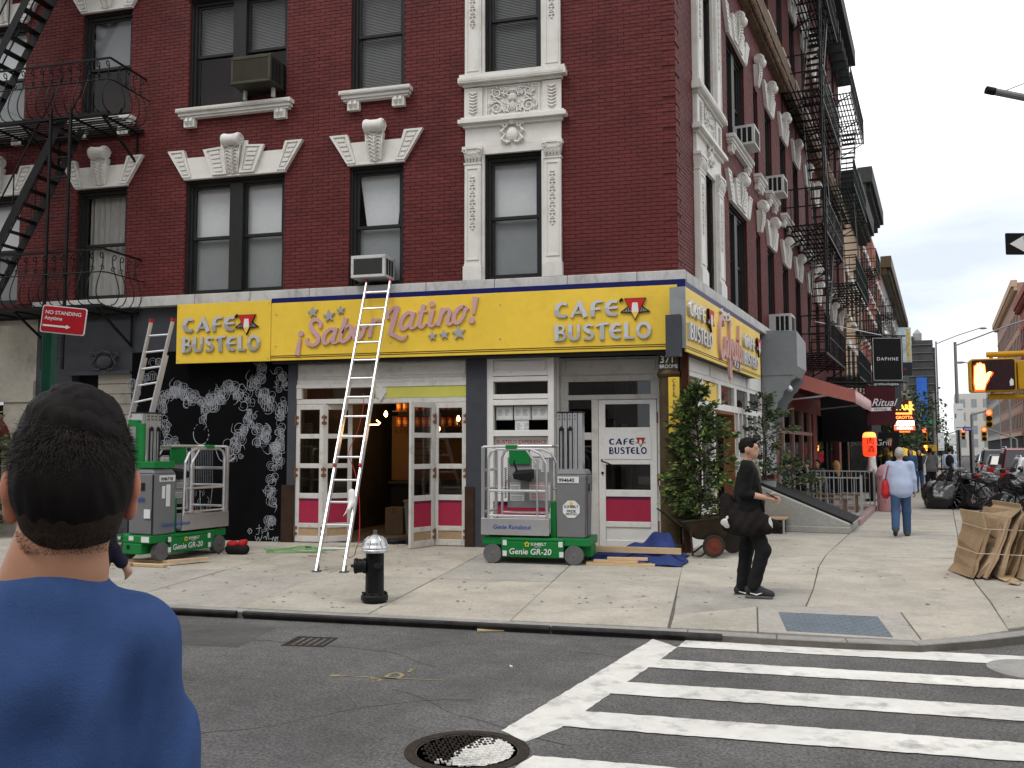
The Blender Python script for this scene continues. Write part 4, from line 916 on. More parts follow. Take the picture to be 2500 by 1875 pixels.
def logo(parent, x0, x1, zt, zb, y, d):
    c = (x0+x1)/2; w_ = x1-x0; h = zt-zb
    def P(name, m, poly, yy): mb = MB(); mb.prism(poly, yy, d); mb.build(name, m, parent)
    for s in (-1, 1):
        P('logo_wing', M_dark, [(c+s*w_*.30, zb+h*.66), (c+s*w_*.72, zb+h*.36), (c+s*w_*.16, zb+h*.30)] if s < 0 else [(c+w_*.16, zb+h*.30), (c+w_*.72, zb+h*.36), (c+w_*.30, zb+h*.66)], y+.002)
        for i in range(5):
            t = .22+i*.075; mb = MB(); mb.box(c+s*w_*(t+.03)-.004, c+s*w_*(t+.03)+.004, y-.001, y+.002, zb+h*.36, zb+h*(.62-i*.05)); mb.build('wing_stripe', M_silver, parent)
    P('logo_edge', M_dark, [(x0-.01, zt+.008), (c, zb-.02), (x1+.01, zt+.008)], y-.003)
    P('logo_triangle', M_red, [(x0, zt), (c, zb), (x1, zt)], y-.008); P('logo_tip', M_yel, [(c-w_*.16, zb+h*.32), (c, zb+.004), (c+w_*.16, zb+h*.32)], y-.011)
    P('logo_panel', M_white, [(c-w_*.13, zt-h*.2), (c-w_*.17, zb+h*.33), (c+w_*.17, zb+h*.33), (c+w_*.13, zt-h*.2)], y-.010)
SO = .26                                             # sign faces stand this far proud
z4 = lambda x, y: (x/2.765, 600+y/2.765); z5 = lambda x, y: (700+x/3.687, 600+y/3.687); z6 = lambda x, y: (1200+x/3.687, 600+y/3.687)
def A_(p, o=SO): return onA(p[0], p[1], o)
zt2 = A_(z5(1000, 465))[1]; zb2 = A_(z5(1000, 1003))[1]; ua = A_(z4(1195, 600))[0]; ub = A_(z4(1828, 600))[0]; uc = .12
s1 = thing('shop_sign', 'square yellow cafe sign board over the black mural, at the end of the long sign', 'sign', (0, 0, 0))
s2 = thing('shop_sign', 'long yellow sign board with pink script lettering and silver stars over the doors', 'sign', (0, 0, 0))
z1t, z1b = A_(z4(1500, 384))[1], A_(z4(1500, 788))[1]
pA('board', M_yel, lambda mb: mb.box(ua, ub, -SO-.012, -SO+.03, z1b, z1t), .004, parent=s1); pA('backing', M_dark, lambda mb: mb.box(ua+.03, ub-.03, -SO+.031, 0.0, z1b+.03, z1t-.03), parent=s1)
pA('board', M_yel, lambda mb: mb.box(ub+.003, uc, -SO, -SO+.03, zb2, zt2), .004, parent=s2)
pA('backing', M_dark, lambda mb: mb.box(ub+.01, uc-.02, -SO+.031, -.021, zb2-.05, zt2), parent=s2)
pA('navy_strip', M_navy, lambda mb: mb.box(ub+.003, uc, -SO+.005, -.13, zt2+.002, zt2+.085), parent=s2)
for dz in (.045, .075): pA('trim_line', M_bronze, lambda mb: mb.box(ub+.003, uc, -SO-.004, -SO, zb2+dz, zb2+dz+.012), parent=s2)
for u_ in (ub+.1, -4.75, -2.85, -.05):
    for z_ in (zb2+.25, zt2-.2): pA('screw', M_silver, lambda mb: mb.lathe([(.014, 0), (.01, .012)], 10, (u_, -SO, z_), (0, -1, 0)), parent=s2)
for u_ in (ua+.04, ub-.04):
    for z_ in (z1b+.05, z1t-.05): pA('screw', M_silver, lambda mb: mb.lathe([(.01, 0), (.008, .01)], 8, (u_, -SO-.012, z_), (0, -1, 0)), parent=s1)
def bustelo(parent, tl, tr, bl, br, lg, y, d=None, m=M_silver, m2=M_silver2, dep=.03):
    """tl..br: photo corners of the two words' boxes (already u, z): (u0, zt, zb, u1)"""
    d = y+dep
    (u0, t0, b0_, u1) = tl; word(parent, 'CAFE', u0, b0_, u1-u0, t0-b0_, y, d, m, m2)
    (u0, t0, b0_, u1) = tr; word(parent, 'BUSTELO', u0, b0_, u1-u0, t0-b0_, y, d, m, m2)
def box_(zf, x0, yt, yb, x1, o):
    a = onA(*zf(x0, yt), o); b = onA(*zf(x0, yb), o); c = onA(*zf(x1, (yt+yb)/2), o); return (a[0], a[1], b[1], c[0])
yy = -SO-.03
bustelo(s2, box_(z6, 562, 510, 652, 1150, SO+.03), box_(z6, 562, 712, 858, 1435, SO+.03), 0, 0, 0, yy)
a = onA(*z6(1197, 478), SO+.03); b = onA(*z6(1385, 470), SO+.03); c = onA(*z6(1290, 660), SO+.03); logo(s2, a[0], b[0], (a[1]+b[1])/2, c[1], yy, yy+.028)
a = onA(*z6(1150, 500), SO+.03); pA('accent', M_dark, lambda mb: mb.stroke([a, (a[0]+.05, a[1]+.04)], [.03, .045], yy, yy+.03), parent=s2)
bustelo(s1, box_(z4, 1232, 490, 586, 1590, SO+.04), box_(z4, 1226, 620, 722, 1750, SO+.04), 0, 0, 0, yy-.012)
a = onA(*z4(1610, 470), SO+.04); b = onA(*z4(1722, 466), SO+.04); c = onA(*z4(1664, 595), SO+.04); logo(s1, a[0], b[0], (a[1]+b[1])/2, c[1], yy-.012, yy+.016)
a = onA(*z4(1585, 482), SO+.04); pA('accent', M_dark, lambda mb: mb.stroke([a, (a[0]+.05, a[1]+.04)], [.03, .045], yy-.012, yy+.016), parent=s1)
# script lettering
SCR = [('dot', (133, 790), 24), ('st', [(126, 836), (97, 987)], [24, 42]),
 ('sp', [(298, 745), (314, 705), (288, 670), (248, 672), (222, 705), (236, 755), (278, 805), (290, 850), (265, 888), (222, 893), (188, 868), (190, 832)], [20, 30, 30, 28, 32, 38, 40, 36, 30, 28, 28, 22]),
 ('sp', [(442, 765), (402, 748), (352, 792), (334, 850), (350, 880), (388, 862), (425, 800)], [26, 26, 32, 34, 28, 22, 18]), ('sp', [(452, 735), (424, 830), (424, 872), (462, 868)], [34, 34, 28, 16]),
 ('sp', [(537, 648), (500, 780), (490, 840), (512, 865), (562, 830), (588, 765), (574, 718), (538, 735), (506, 790)], [38, 36, 32, 26, 30, 34, 28, 20, 14]), ('st', [(462, 868), (492, 850)], 14),
 ('sp', [(668, 722), (632, 742), (608, 800), (622, 838), (662, 828), (694, 775), (696, 732), (668, 722)], 32), ('sp', [(690, 725), (722, 732), (745, 700)], 16),
 ('sp', [(792, 655), (765, 740), (748, 825)], [34, 34, 34]), ('sp', [(768, 740), (798, 680), (838, 668), (842, 690)], [16, 24, 28, 20]),
 ('sp', [(918, 662), (915, 612), (955, 568), (1012, 548)], [26, 28, 24, 20]), ('sp', [(1000, 548), (975, 650), (950, 745), (936, 800)], [44, 44, 42, 40]), ('sp', [(936, 792), (985, 812), (1045, 842), (1090, 802)], [30, 34, 30, 14]),
 ('sp', [(1140, 622), (1098, 604), (1050, 650), (1030, 715), (1048, 752), (1088, 732), (1122, 672)], [24, 28, 34, 34, 28, 22, 16]), ('sp', [(1150, 596), (1122, 690), (1122, 738), (1160, 738)], [34, 34, 30, 14]),
 ('sp', [(1240, 530), (1206, 650), (1196, 712), (1222, 735), (1262, 700)], [34, 36, 34, 24, 12]), ('st', [(1186, 600), (1272, 588)], 20), ('st', [(1160, 738), (1196, 700)], 12),
 ('sp', [(1322, 574), (1296, 665), (1290, 712), (1318, 722), (1352, 690)], [34, 34, 30, 22, 12]), ('dot', (1313, 525), 25),
 ('sp', [(1408, 560), (1386, 650), (1362, 722)], 34), ('sp', [(1380, 670), (1420, 592), (1456, 572), (1470, 602), (1450, 680), (1470, 708), (1502, 690)], [14, 22, 28, 32, 34, 26, 12]),
 ('sp', [(1606, 545), (1556, 562), (1512, 622), (1514, 682), (1548, 694), (1592, 640), (1610, 580), (1606, 545)], [26, 30, 34, 34, 28, 28, 26, 26]), ('sp', [(1600, 600), (1618, 582), (1642, 562)], [20, 18, 10]),
 ('st', [(1704, 462), (1682, 618)], [46, 22]), ('dot', (1668, 672), 27)]
px = .0; k_ = abs(A_(z5(600, 800))[0]-A_(z5(500, 800))[0])/100
for i, (kd, pts, w_) in enumerate(SCR):
    mb = MB(); y0 = -SO-.03-.0008*(i % 4)
    if kd == 'dot': c = A_(z5(*pts)); mb.prism([(c[0]+w_*k_*math.cos(a*PI/10), c[1]+w_*k_*math.sin(a*PI/10)) for a in range(20)], y0, -SO)
    else:
        q = [A_(z5(*p)) for p in pts]; mb.stroke(q, [v*k_ for v in w_] if isinstance(w_, list) else w_*k_, y0, -SO, 6 if kd == 'sp' else 0)
    o = mb.build('script_letter', M_pink, s2)
for (x, y), R in (((240, 600), 50), ((385, 632), 58), ((490, 582), 40), ((1315, 815), 40), ((1420, 800), 44), ((1550, 787), 60)):
    c = A_(z5(x, y)); mb = MB(); mb.prism(star(c[0], c[1], R*k_, -.12)[::-1], -SO-.028, -SO); mb.build('star', M_silver, s2)
# side street sign
s3 = thing('shop_sign', 'yellow cafe sign board round the corner with pink script between two silver names', 'sign', (0, 0, 0), TB)
z9 = lambda x, y: (1600+x/3.687, 600+y/3.687)
def B_(p, o=SO): return onB(p[0], p[1], o)
a = B_(z9(272, 400)); b = B_(z9(942, 900)); zt3 = (B_(z9(270, 362))[1]+B_(z9(940, 795))[1])/2; zb3 = (B_(z9(300, 957))[1]+B_(z9(935, 1203))[1])/2; u0, u1 = a[0], b[0]
pA('board', M_yel, lambda mb: mb.box(u0, u1, -SO, -SO+.03, zb3, zt3), .004, parent=s3); pA('backing', M_dark, lambda mb: mb.box(u0, u1-.03, -SO+.031, -.02, zb3+.03, zt3), parent=s3); pA('navy_strip', M_navy, lambda mb: mb.box(u0, u1, -SO+.004, -.13, zt3+.002, zt3+.08), parent=s3)
for dz in (.045, .075): pA('trim_line', M_bronze, lambda mb: mb.box(u0, u1, -SO-.004, -SO, zb3+dz, zb3+dz+.012), parent=s3)
pA('end_cap', M_galv, lambda mb: mb.box(u0-.03, u0-.002, -SO, -.02, zb3+.05, zt3), parent=s3); pA('corner_bracket', M_grey, lambda mb: mb.box(u0-.14, u0-.032, -.2, .02, zb3-.08, zb3+.55), parent=s3)
def bB(x0, yt, yb, x1): a = B_(z9(x0, yt), SO+.04); b = B_(z9(x0, yb), SO+.04); c = B_(z9(x1, yb), SO+.04); return (a[0], a[1], b[1], c[0])
yy = -SO-.05
bustelo(s3, bB(305, 480, 622, 452), bB(310, 688, 840, 512), 0, 0, 0, yy, dep=.05); a = B_(z9(452, 572)); b = B_(z9(500, 590)); logo(s3, a[0], b[0], a[1], a[1]-.36, yy, yy+.03)
q = bB(800, 785, 905, 895); bustelo(s3, q, bB(797, 945, 1065, 925), 0, 0, 0, yy, dep=.05); a = B_(z9(895, 835)); b = B_(z9(928, 850)); logo(s3, a[0], b[0], a[1], a[1]-.36, yy, yy+.03)
us, ue = B_(z9(560, 850))[0], B_(z9(765, 850))[0]; zc = (zt3+zb3)/2; Wd = ue-us
CAF = [([(.20, .78), (.12, .92), (.03, .70), (.02, .30), (.09, .08), (.20, .25)], .05), ([(.30, .5), (.24, .52), (.21, .25), (.27, .15), (.32, .45)], .04), ([(.33, .52), (.32, .2), (.37, .15)], .035), ([(.48, .85), (.44, .9), (.42, .4), (.40, -.15), (.45, -.25), (.47, .1)], .04), ([(.51, .3), (.58, .45), (.55, .55), (.50, .35), (.53, .15), (.60, .2)], .035), ([(.69, .5), (.64, .52), (.62, .25), (.66, .15), (.71, .25)], .035), ([(.75, .55), (.74, .2), (.78, .18)], .04), ([(.85, .95), (.82, .3), (.85, .15), (.88, .22)], .04), ([(.79, .65), (.90, .68)], .035), ([(.95, .52), (.91, .35), (.94, .15), (.99, .3), (.96, .52)], .035)]
for i, (pts, w_) in enumerate(CAF):
    mb = MB(); mb.stroke([(us+p[0]*Wd, zc-.45+p[1]*.85) for p in pts], w_*Wd*.75, yy-.001*(i % 3), -SO, 6); mb.build('script_letter', M_pink, s3)
for k, (du, z_) in enumerate(((.12, .40), (.26, .36), (.40, .40), (.62, -.38), (.74, -.40), (.86, -.42))): mb = MB(); mb.prism(star(us+du*Wd, zc+z_, .085)[::-1], yy, -SO); mb.build('star', M_silver, s3)
# small vertical sign on the column, poster on the door, licences, event poster
vs = thing('vertical_sign', 'narrow yellow vertical name board strapped to the brown corner column', 'sign', (-.085, -.165, 0))
pA('board', M_yel, lambda mb: mb.box(-.085, .085, -.02, 0, 1.83, 2.7), .003, parent=vs)
for i, ch in enumerate('CAFE BUSTELO'):
    if ch != ' ': text(vs, ch, .082, (0, -.022, 2.615-i*.0665), M_navy, 'letter', bold=.008, align='CENTER', sx=.9)
po = thing('door_poster', 'white poster with navy cafe name on the entrance door', 'poster', (-1.355, RD-.032, 0)); u0, u1 = .09, dw-.09
pA('sheet', M_white, lambda mb: mb.box(u0, u1, -.006, 0, 1.425, 1.84), .001, parent=po)
word(po, 'CAFE', u0+.08, 1.66, .42, .10, -.008, -.006, M_navy); word(po, 'BUSTELO', u0+.08, 1.51, .61, .11, -.008, -.006, M_navy); logo(po, u0+.53, u0+.66, 1.765, 1.635, -.0085, -.006)
bp = thing('event_poster', 'large white event poster with red heading in the window bay behind the lift', 'poster', (-3.04, .098, 0))
pA('sheet', M_white, lambda mb: mb.box(.01, .91, -.004, 0, .87, 1.79), parent=bp); text(bp, 'BUSTELO EXPERIENCE', .085, (.455, -.006, 1.68), M_red, bold=.006, align='CENTER'); text(bp, 'Eventos', .12, (.16, -.006, 1.0), M_red, shear=.35, bold=.006)
for i in range(5): w_ = (.12, .09, .13, .07, .1)[i]; pA('print_line', M_ink, lambda mb: mb.box(.7-w_, .7+w_, -.006, -.004, 1.1-i*.05, 1.12-i*.05), parent=bp)
for i, (u_, z_) in enumerate(((-3.01, 2.07), (-2.71, 2.07), (-2.41, 2.07), (-2.69, 1.905))):
    lc = thing('licence_sheet', ['pale licence sheet taped in the bay window, first of the top row', 'pale licence sheet taped in the bay window, middle of the top row', 'pale licence sheet taped in the bay window, last of the top row', 'single pale licence sheet hanging below the top row in the bay window'][i], 'paper', (u_, .094, z_))
    w_, h_ = (.28, .22) if i < 3 else (.23, .155); pA('sheet', M_paper, lambda mb: mb.box(0, w_, -.003, 0, 0, h_), parent=lc); pA('border', M_ink, lambda mb: (mb.box(.012, w_-.012, -.0042, -.003, h_-.016, h_-.012), mb.box(.012, w_-.012, -.0042, -.003, .012, .016), mb.box(.012, .015, -.0042, -.003, .016, h_-.016), mb.box(w_-.015, w_-.012, -.0042, -.003, .016, h_-.016)), parent=lc)
    pA('print', M_ink, lambda mb: [mb.box(.03+.12*(k % 2), .03+.12*(k % 2)+random.uniform(.04, .09), -.004, -.003, h_-.05-.016*(k//2), h_-.045-.016*(k//2)) for k in range(14)], parent=lc)
# ================================================================= the mural: chalk scrolls on the black wall
mu = thing('chalk_mural', 'white chalk mural of curling smoke scrolls and a dark standing figure on black wall', 'mural', (0, -.003, 0))
zg = lambda x, y: (200+x/2.5527, 750+y/2.5527)
def curl(mb, c, R, turns, a0, w_, sgn):
    n = max(12, int(turns*13)); pts = []; ws = []
    for i in range(n+1):
        t = i/n; r_ = R*(1-.6*t**1.5); a = a0+sgn*turns*2*PI*t; pts.append((c[0]+r_*math.cos(a), c[1]+r_*math.sin(a))); ws.append(w_*(1.0-.5*t))
    mb.stroke(pts, ws, 0, .0005)
def smoke(path, width, dens, seed, name='scroll_garland'):
    rr = random.Random(seed); q = [onA(*zg(*p)) for p in path]; q, _ = spline(q, 1.0, 12)
    cum = [0]
    for i in range(1, len(q)): cum.append(cum[-1]+math.dist(q[i], q[i-1]))
    n = int(cum[-1]*dens*.42)
    mb = MB(); mf = MB()
    for k in range(n):
        s = rr.random()*cum[-1]; i = min(next(j for j in range(len(cum)) if cum[j] >= s), len(q)-1); p = q[i]; R = rr.uniform(.045, .11)*width
        c = (p[0]+rr.gauss(0, .048)*width, p[1]+rr.gauss(0, .048)*width); mb.M = Matrix.Translation((0, -.0006*(k % 9), 0)); curl(mb, c, R, rr.uniform(.8, 1.5), rr.random()*6.28, rr.uniform(.004, .009), rr.choice((-1, 1)))
        if k % 7 == 0:
            a = rr.random()*6.28; b_ = (c[0]+R*2.2*math.cos(a), c[1]+R*2.2*math.sin(a)); m_ = (c[0]+R*1.4*math.cos(a+.6), c[1]+R*1.4*math.sin(a+.6)); mb.stroke([c, m_, b_], [.003, .008, .002], 0, .0005, 5)
        if k % 2 == 0:
            mf.M = Matrix.Translation((0, .0012+.0002*(k % 5), 0)); 
            for j in range(4): mf.stroke([(c[0]-R*.7+j*R*.4, c[1]-R*.6), (c[0]-R*.6+j*R*.4, c[1]+R*.6)], R*.12, 0, .0002)
    tag(mb.build(name, M_chalk, mu, fix=False), kind='stuff'); tag(mf.build(name+'_haze', M_chalkd, mu, fix=False), kind='stuff')
smoke([(300, 720), (305, 600), (320, 480), (430, 420), (470, 330)], 1.0, 34, 1); smoke([(530, 880), (530, 760), (500, 640), (510, 560), (580, 520)], 1.05, 60, 2)
smoke([(510, 540), (600, 530), (700, 580), (760, 610), (840, 570), (900, 510), (960, 530), (1030, 570)], 1.1, 95, 3); smoke([(1040, 560), (1045, 660), (1020, 760), (960, 830), (950, 930)], 1.05, 80, 4)
smoke([(740, 620), (745, 690)], .9, 70, 5); smoke([(1090, 360), (1130, 420), (1080, 470), (1090, 520), (1160, 570), (1180, 640)], 1.1, 70, 6)
smoke([(1250, 350), (1240, 450), (1270, 540), (1240, 640), (1245, 740), (1215, 850), (1230, 950), (1180, 1050), (1180, 1150), (1190, 1270), (1175, 1400)], .95, 62, 7); smoke([(1060, 740), (1130, 780), (1110, 870), (1180, 730)], .9, 55, 8); smoke([(560, 830), (600, 920)], .8, 45, 9)
# figure: outlined head, striped jumper, trousers
mb = MB()
def P_(pts, w_, sm=6, m=mb): q = [onA(*zg(*p)) for p in pts]; m.stroke(q, w_, 0, .0006, sm)
hc = [onA(*zg(743+48*math.cos(a), 790+66*math.sin(a))) for a in [i*PI/14 for i in range(29)]]
for i in range(28):
    if i % 2 == 0 or 3 < i < 14: mb.stroke([hc[i], hc[i+1]], .012 if i < 15 else .006, 0, .0006)
P_([(690, 860), (655, 875), (640, 960), (600, 970)], .01); P_([(800, 860), (830, 880), (860, 950), (910, 965), (960, 940)], .01); P_([(905, 960), (935, 950), (955, 930)], .02)
for i in range(14): P_([(672+i*11, 872+abs(i-6.5)*1.5), (668+i*11.3, 1110)], .003, 0)
P_([(670, 1110), (690, 1290)], .006); P_([(735, 1140), (740, 1290)], .006); P_([(815, 1110), (795, 1290)], .006)
for i in range(16): x = 690+random.random()*110; y = 1130+random.random()*130; P_([(x, y), (x+random.uniform(-12, 12), y+20), (x+random.uniform(-8, 8), y+36)], .004, 3)
mb.build('figure_outline', M_chalk, mu, fix=False)
sg = MB()
for pts in ([(1033, 1395), (1045, 1378), (1060, 1395), (1045, 1412), (1033, 1395)], [(1052, 1388), (1042, 1390), (1046, 1402)], [(1085, 1380), (1120, 1375)], [(1105, 1355), (1103, 1410), (1085, 1415)], [(1118, 1395), (1128, 1405), (1120, 1412)], [(1080, 1425), (1090, 1455), (1100, 1432), (1110, 1455), (1125, 1420)], [(1130, 1440), (1145, 1428), (1150, 1450), (1160, 1400), (1165, 1450)], [(1170, 1445), (1195, 1440)], [(1185, 1462), (1194, 1430), (1202, 1460)], [(1206, 1460), (1206, 1432), (1214, 1440), (1206, 1447), (1215, 1462)], [(1212, 1434), (1226, 1432)], [(1219, 1434), (1221, 1460)]): P_(pts, .008, 5, sg)
sg.build('signature', M_chalk, mu, fix=False)
# ================================================================= air conditioners
M_acw = mat('ac_white_plastic', (.55, .55, .53), .5, var=.05, dirt=((.3, .29, .27), .5, 6)); M_acb = mat('ac_bronze', (.06, .056, .042), .5, .3, var=.15); M_acg = mat('ac_grille_dark', (.07, .072, .07), .6)
M_acgb = mat('ac_grille_bronze', (.07, .065, .045), .5, .3)
def aircon(label, side, u, z, w_, h_, d, body, grille, brack=False, mesh_=False):
    l_, r_ = fac(side, u, z); t = thing('air_conditioner', label, 'air conditioner', l_, r_, 'window air conditioners')
    pA('case', body, lambda mb: (mb.box(-w_/2, w_/2, -d+.02, .14, 0, h_), mb.box(-w_/2, w_/2, -d, -d+.019, 0, .05), mb.box(-w_/2, w_/2, -d, -d+.019, h_-.06, h_), mb.box(-w_/2, -w_/2+.05, -d, -d+.019, .05, h_-.06), mb.box(w_/2-.05, w_/2, -d, -d+.019, .05, h_-.06)), .008, parent=t)
    mb = MB(); mb.box(-w_/2+.05, w_/2-.05, -d+.012, -d+.018, .05, h_-.06); mb.build('grille', grille, t)
    mb = MB(); n = 16
    if mesh_:
        for i in range(-14, 28):
            for s in (-1, 1):
                x = -w_/2+.05+i*.035; a = (x, -d+.008, .05); b = (x+s*(h_-.11)*.6, -d+.008, h_-.06)
                lo_, hi_ = -w_/2+.05, w_/2-.05
                t0, t1 = 0, 1
                dx = b[0]-a[0]
                if dx: 
                    ts = sorted(((lo_-a[0])/dx, (hi_-a[0])/dx)); t0, t1 = max(0, ts[0]), min(1, ts[1])
                if t1-t0 > .02: mb.bar(lerp(a, b, t0), lerp(a, b, t1), .006, .004)
    else:
        for i in range(22): zz = .06+i*(h_-.13)/22; mb.box(-w_/2+.05, w_/2-.05, -d+.004, -d+.012, zz, zz+.006)
    tag(mb.build('grille_bars', body if mesh_ else grille, t), kind='stuff')
    for s in (-1, 1):
        for k in range(3): mb = MB(); x = s*(w_/2+.001); mb.box(min(x, x+s*.003), max(x, x+s*.003), -d+.06+k*.11, -d+.14+k*.11, .05, h_-.06); mb.build('side_vent', M_dark, t)
    if brack:
        for s in (-1, 1): mb = MB(); mb.box(s*w_*.36-.025, s*w_*.36+.025, -.14, -.08, -.17, -.002); mb.build('bracket', M_acw, t)
    return t
aircon('bronze air conditioner with diamond grille on the upper double window', 'A', -7.38, ZU+.22, .78, .5, .42, M_acb, M_acgb, True, True)
aircon('white air conditioner in the window just above the ladder top', 'A', -5.15, ZL+.1, .62, .38, .32, M_acw, M_acg); 
mb = MB(); mb.box(-.09, -.03, 0, .02, 0, .36); 
aircon('white air conditioner on the sill of the upper side street double window', 'B', 5.1, ZU+.06, .62, .42, .38, M_acw, M_acg); aircon('white air conditioner low over the grey duct hood', 'B', 8.8, ZL+.0, .66, .46, .5, M_acw, M_acg); aircon('white air conditioner in the second floor side window beyond the duct', 'B', 8.8, ZU+.0, .62, .44, .4, M_acw, M_acg)
# ================================================================= side street shop front
def pB(name, m, fn, bevel=0.0, parent=bld): mb = MB(); fn(mb); return mb.build(name, m, parent, rotz=TB if parent == bld else 0, bevel=bevel)
M_tile = mat('white_wall_tile', (.62, .63, .62), .25, var=.05)
uB = lambda x, y=1000: onB(x, y)[0]
pB('panel_wall', M_woodc, lambda mb: (mb.box(.25, 7.05, 0, .2, 2.78, 3.3), mb.box(.25, 7.05, -.015, .2, 2.30, 2.42)), .004)
pB('panel_mouldings', M_woodc, lambda mb: [mb.box(.35+i*1.66, 1.9+i*1.66, -.02, -.001, 2.86, 3.14) for i in range(4)], .006)
cuts_ = [.25, 1.35, 2.75, 4.15, 5.5, 7.05]
for i in range(5):
    a, b = cuts_[i], cuts_[i+1]
    pB('stile', M_woodc, lambda mb: mb.box(a, a+.12, -.01, .2, 2.42, 2.78), .004); pB('stile', M_woodc, lambda mb: mb.box(b-.1, b, -.01, .2, 2.42, 2.78), .004)
    if i == 1: pB('lime_transom', M_yel, lambda mb: mb.box(a+.12, b-.1, .02, .04, 2.44, 2.76)); 
    else: pB('transom_pane', M_glassd, lambda mb: mb.box(a+.12, b-.1, .05, .06, 2.42, 2.78))
text(bld, 'BUSTELO EXPERIENCE', .09, tuple(Bp(1.5, -.015, 2.57)), M_navy, rot=(PI/2, 0, TB), sx=.75)
for a, b, kind in ((.25, 2.35, 'win'), (2.35, 4.0, 'door'), (4.0, 5.3, 'win'), (5.3, 7.05, 'tile')):
    if kind == 'door':
        pB('door_frame', M_rust, lambda mb: (mb.box(a, a+.07, -.02, .2, 0, 2.3), mb.box(b-.07, b, -.02, .2, 0, 2.3), mb.box(a+.069, b-.069, -.019, .2, 2.24, 2.3)), .004); pB('door_recess', M_rawwood, lambda mb: mb.box(a+.07, b-.07, .35, .4, 0, 2.3)); pB('door_notice', M_paper, lambda mb: mb.box(a+.3, b-.75, .33, .349, 1.0, 2.0))
    elif kind == 'win':
        n = 2 if b-a > 1.7 else 3
        pB('window_frame', M_woodc, lambda mb: (mb.box(a, b, -.01, .2, -.02, .55), mb.box(a, b, -.005, .2, 1.35, 1.42), *[mb.box(a+(b-a-.09)*k/n, a+(b-a-.09)*k/n+.09, -.01, .2, .55, 2.3) for k in range(n+1)]), .004)
        pB('shop_pane', M_glassd, lambda mb: mb.box(a, b, .08, .09, .55, 2.3))
    else:
        pB('window_frame', M_woodc, lambda mb: (mb.box(a, b, 0, .2, 1.15, 1.25), *[mb.box(a+(b-a-.08)*k/3, a+(b-a-.08)*k/3+.08, -.01, .2, 1.25, 2.3) for k in range(4)], mb.box(a, b, -.005, .2, 1.75, 1.8)), .004); pB('shop_pane', M_glassd, lambda mb: mb.box(a, b, .08, .09, 1.25, 2.3)); pB('tile_backing', M_ledge, lambda mb: mb.box(a, b, .012, .2, -.02, 1.15))
        tm = MB(); tm.box(0, .145, 0, .01, 0, .07); tme = tm.mesh('tile', M_tile)
        for r in range(15):
            for k in range(12):
                if 0 <= a+k*.15 < b-.14: inst('tile', tme, bld, tuple(Bp(a+k*.15+(.0), -.0, .02+r*.075)), (0, 0, TB))
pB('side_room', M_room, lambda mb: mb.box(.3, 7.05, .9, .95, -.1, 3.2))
# sheet metal duct hood with a scalloped hole
dh = thing('duct_hood', 'large grey sheet metal hood bolted to the side wall beside the yellow sign', 'hood', tuple(Bp(7.12, 0, 0)), TB)
mb = MB(); dpt = .80
prof = [(0, 4.30), (-dpt, 4.26), (-dpt, 3.42), (-.62, 3.2)]
pr = [(0.0, 3.1), (.0, 4.32), (dpt, 4.28), (dpt, 3.45), (.62, 3.3)]
poly = [(0, 4.3), (0, 3.25), (-dpt+.12, 3.25), (-dpt, 3.45), (-dpt, 4.25)]
u2 = 1.5
mb.add([(0, p[0], p[1]) for p in poly]+[(u2, p[0], p[1]-(.12 if i in (0, 4) else 0)) for i, p in enumerate(poly)], [tuple(range(5)), tuple(reversed(range(5, 10)))]+[(i, (i+1) % 5, (i+1) % 5+5, i+5) for i in range(5)]); mb.build('hood_box', M_galv, dh, bevel=.01)
mb = MB()                                             # curved bracket cheeks below, scalloped
for uu in (0.02, u2-.03):
    pts = [(0, 3.249)]+[(-dpt+.14-.0*i, 3.249) for i in range(1)]
    for i in range(13): t_ = i/12; r0 = .06*(1 if i % 2 else -.2); pts.append((-(dpt-.16)*(1-t_)**1.7-.12+r0*.5, 3.2-1.35*t_+r0*.3))
    pts.append((0, 1.8))
    k = len(pts); mb.add([(uu, p[0], p[1]) for p in pts]+[(uu+.03, p[0], p[1]) for p in pts], [tuple(range(k)), tuple(reversed(range(k, 2*k)))]+[(i, (i+1) % k, (i+1) % k+k, i+k) for i in range(k)])
mb.box(0.051, u2-.031, -.06, 0, 1.0, 3.248); mb.build('bracket_cheek', M_galv, dh)
mb = MB(); mb.tube([(.05, -.45, 3.24), (.05, -.5, 3.1), (.12, -.6, 3.05)], .03, 8); mb.lathe([(.02, 0), (.06, .02), (.06, .12), (.03, .16)], 10, (.1, -.55, 3.02), (0, -.6, -.8)); mb.build('camera_dome', M_alu, dh)
# restaurant under the awning: red wall, frame posts, awning
M_redw = mat('oxide_red_wall', (.17, .055, .048), .7, var=.15, scale=2, world=True); M_awn = mat('faded_red_canvas', (.52, .19, .155), .8, var=.10, scale=2.5, bump=.25, bscale=12, dirt=((.5, .3, .27), .4, 3)); M_awnp = mat('pink_canvas_valance', (.62, .42, .42), .8, var=.06)
M_pinkf = mat('dusty_pink_frame', (.32, .20, .18), .6, var=.1)
pB('side_shop_wall', M_redw, lambda mb: (mb.box(7.06, 28.2, 0, .25, 2.7, 3.2), mb.box(8.6, 9.4, 0, .25, -.05, 2.7), mb.box(16.2, 17.2, 0, .25, -.05, 2.7), mb.box(24.2, 28.2, 0, .25, -.05, 2.7)))
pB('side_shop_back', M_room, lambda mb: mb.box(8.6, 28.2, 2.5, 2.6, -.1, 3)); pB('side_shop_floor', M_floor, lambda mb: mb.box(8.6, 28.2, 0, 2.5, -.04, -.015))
for k, u_ in enumerate((10.4, 12.2, 14.0, 15.8)): pB('mullion', M_pinkf, lambda mb: mb.box(u_-.05, u_+.05, .02, .14, 0, 2.7), .005)
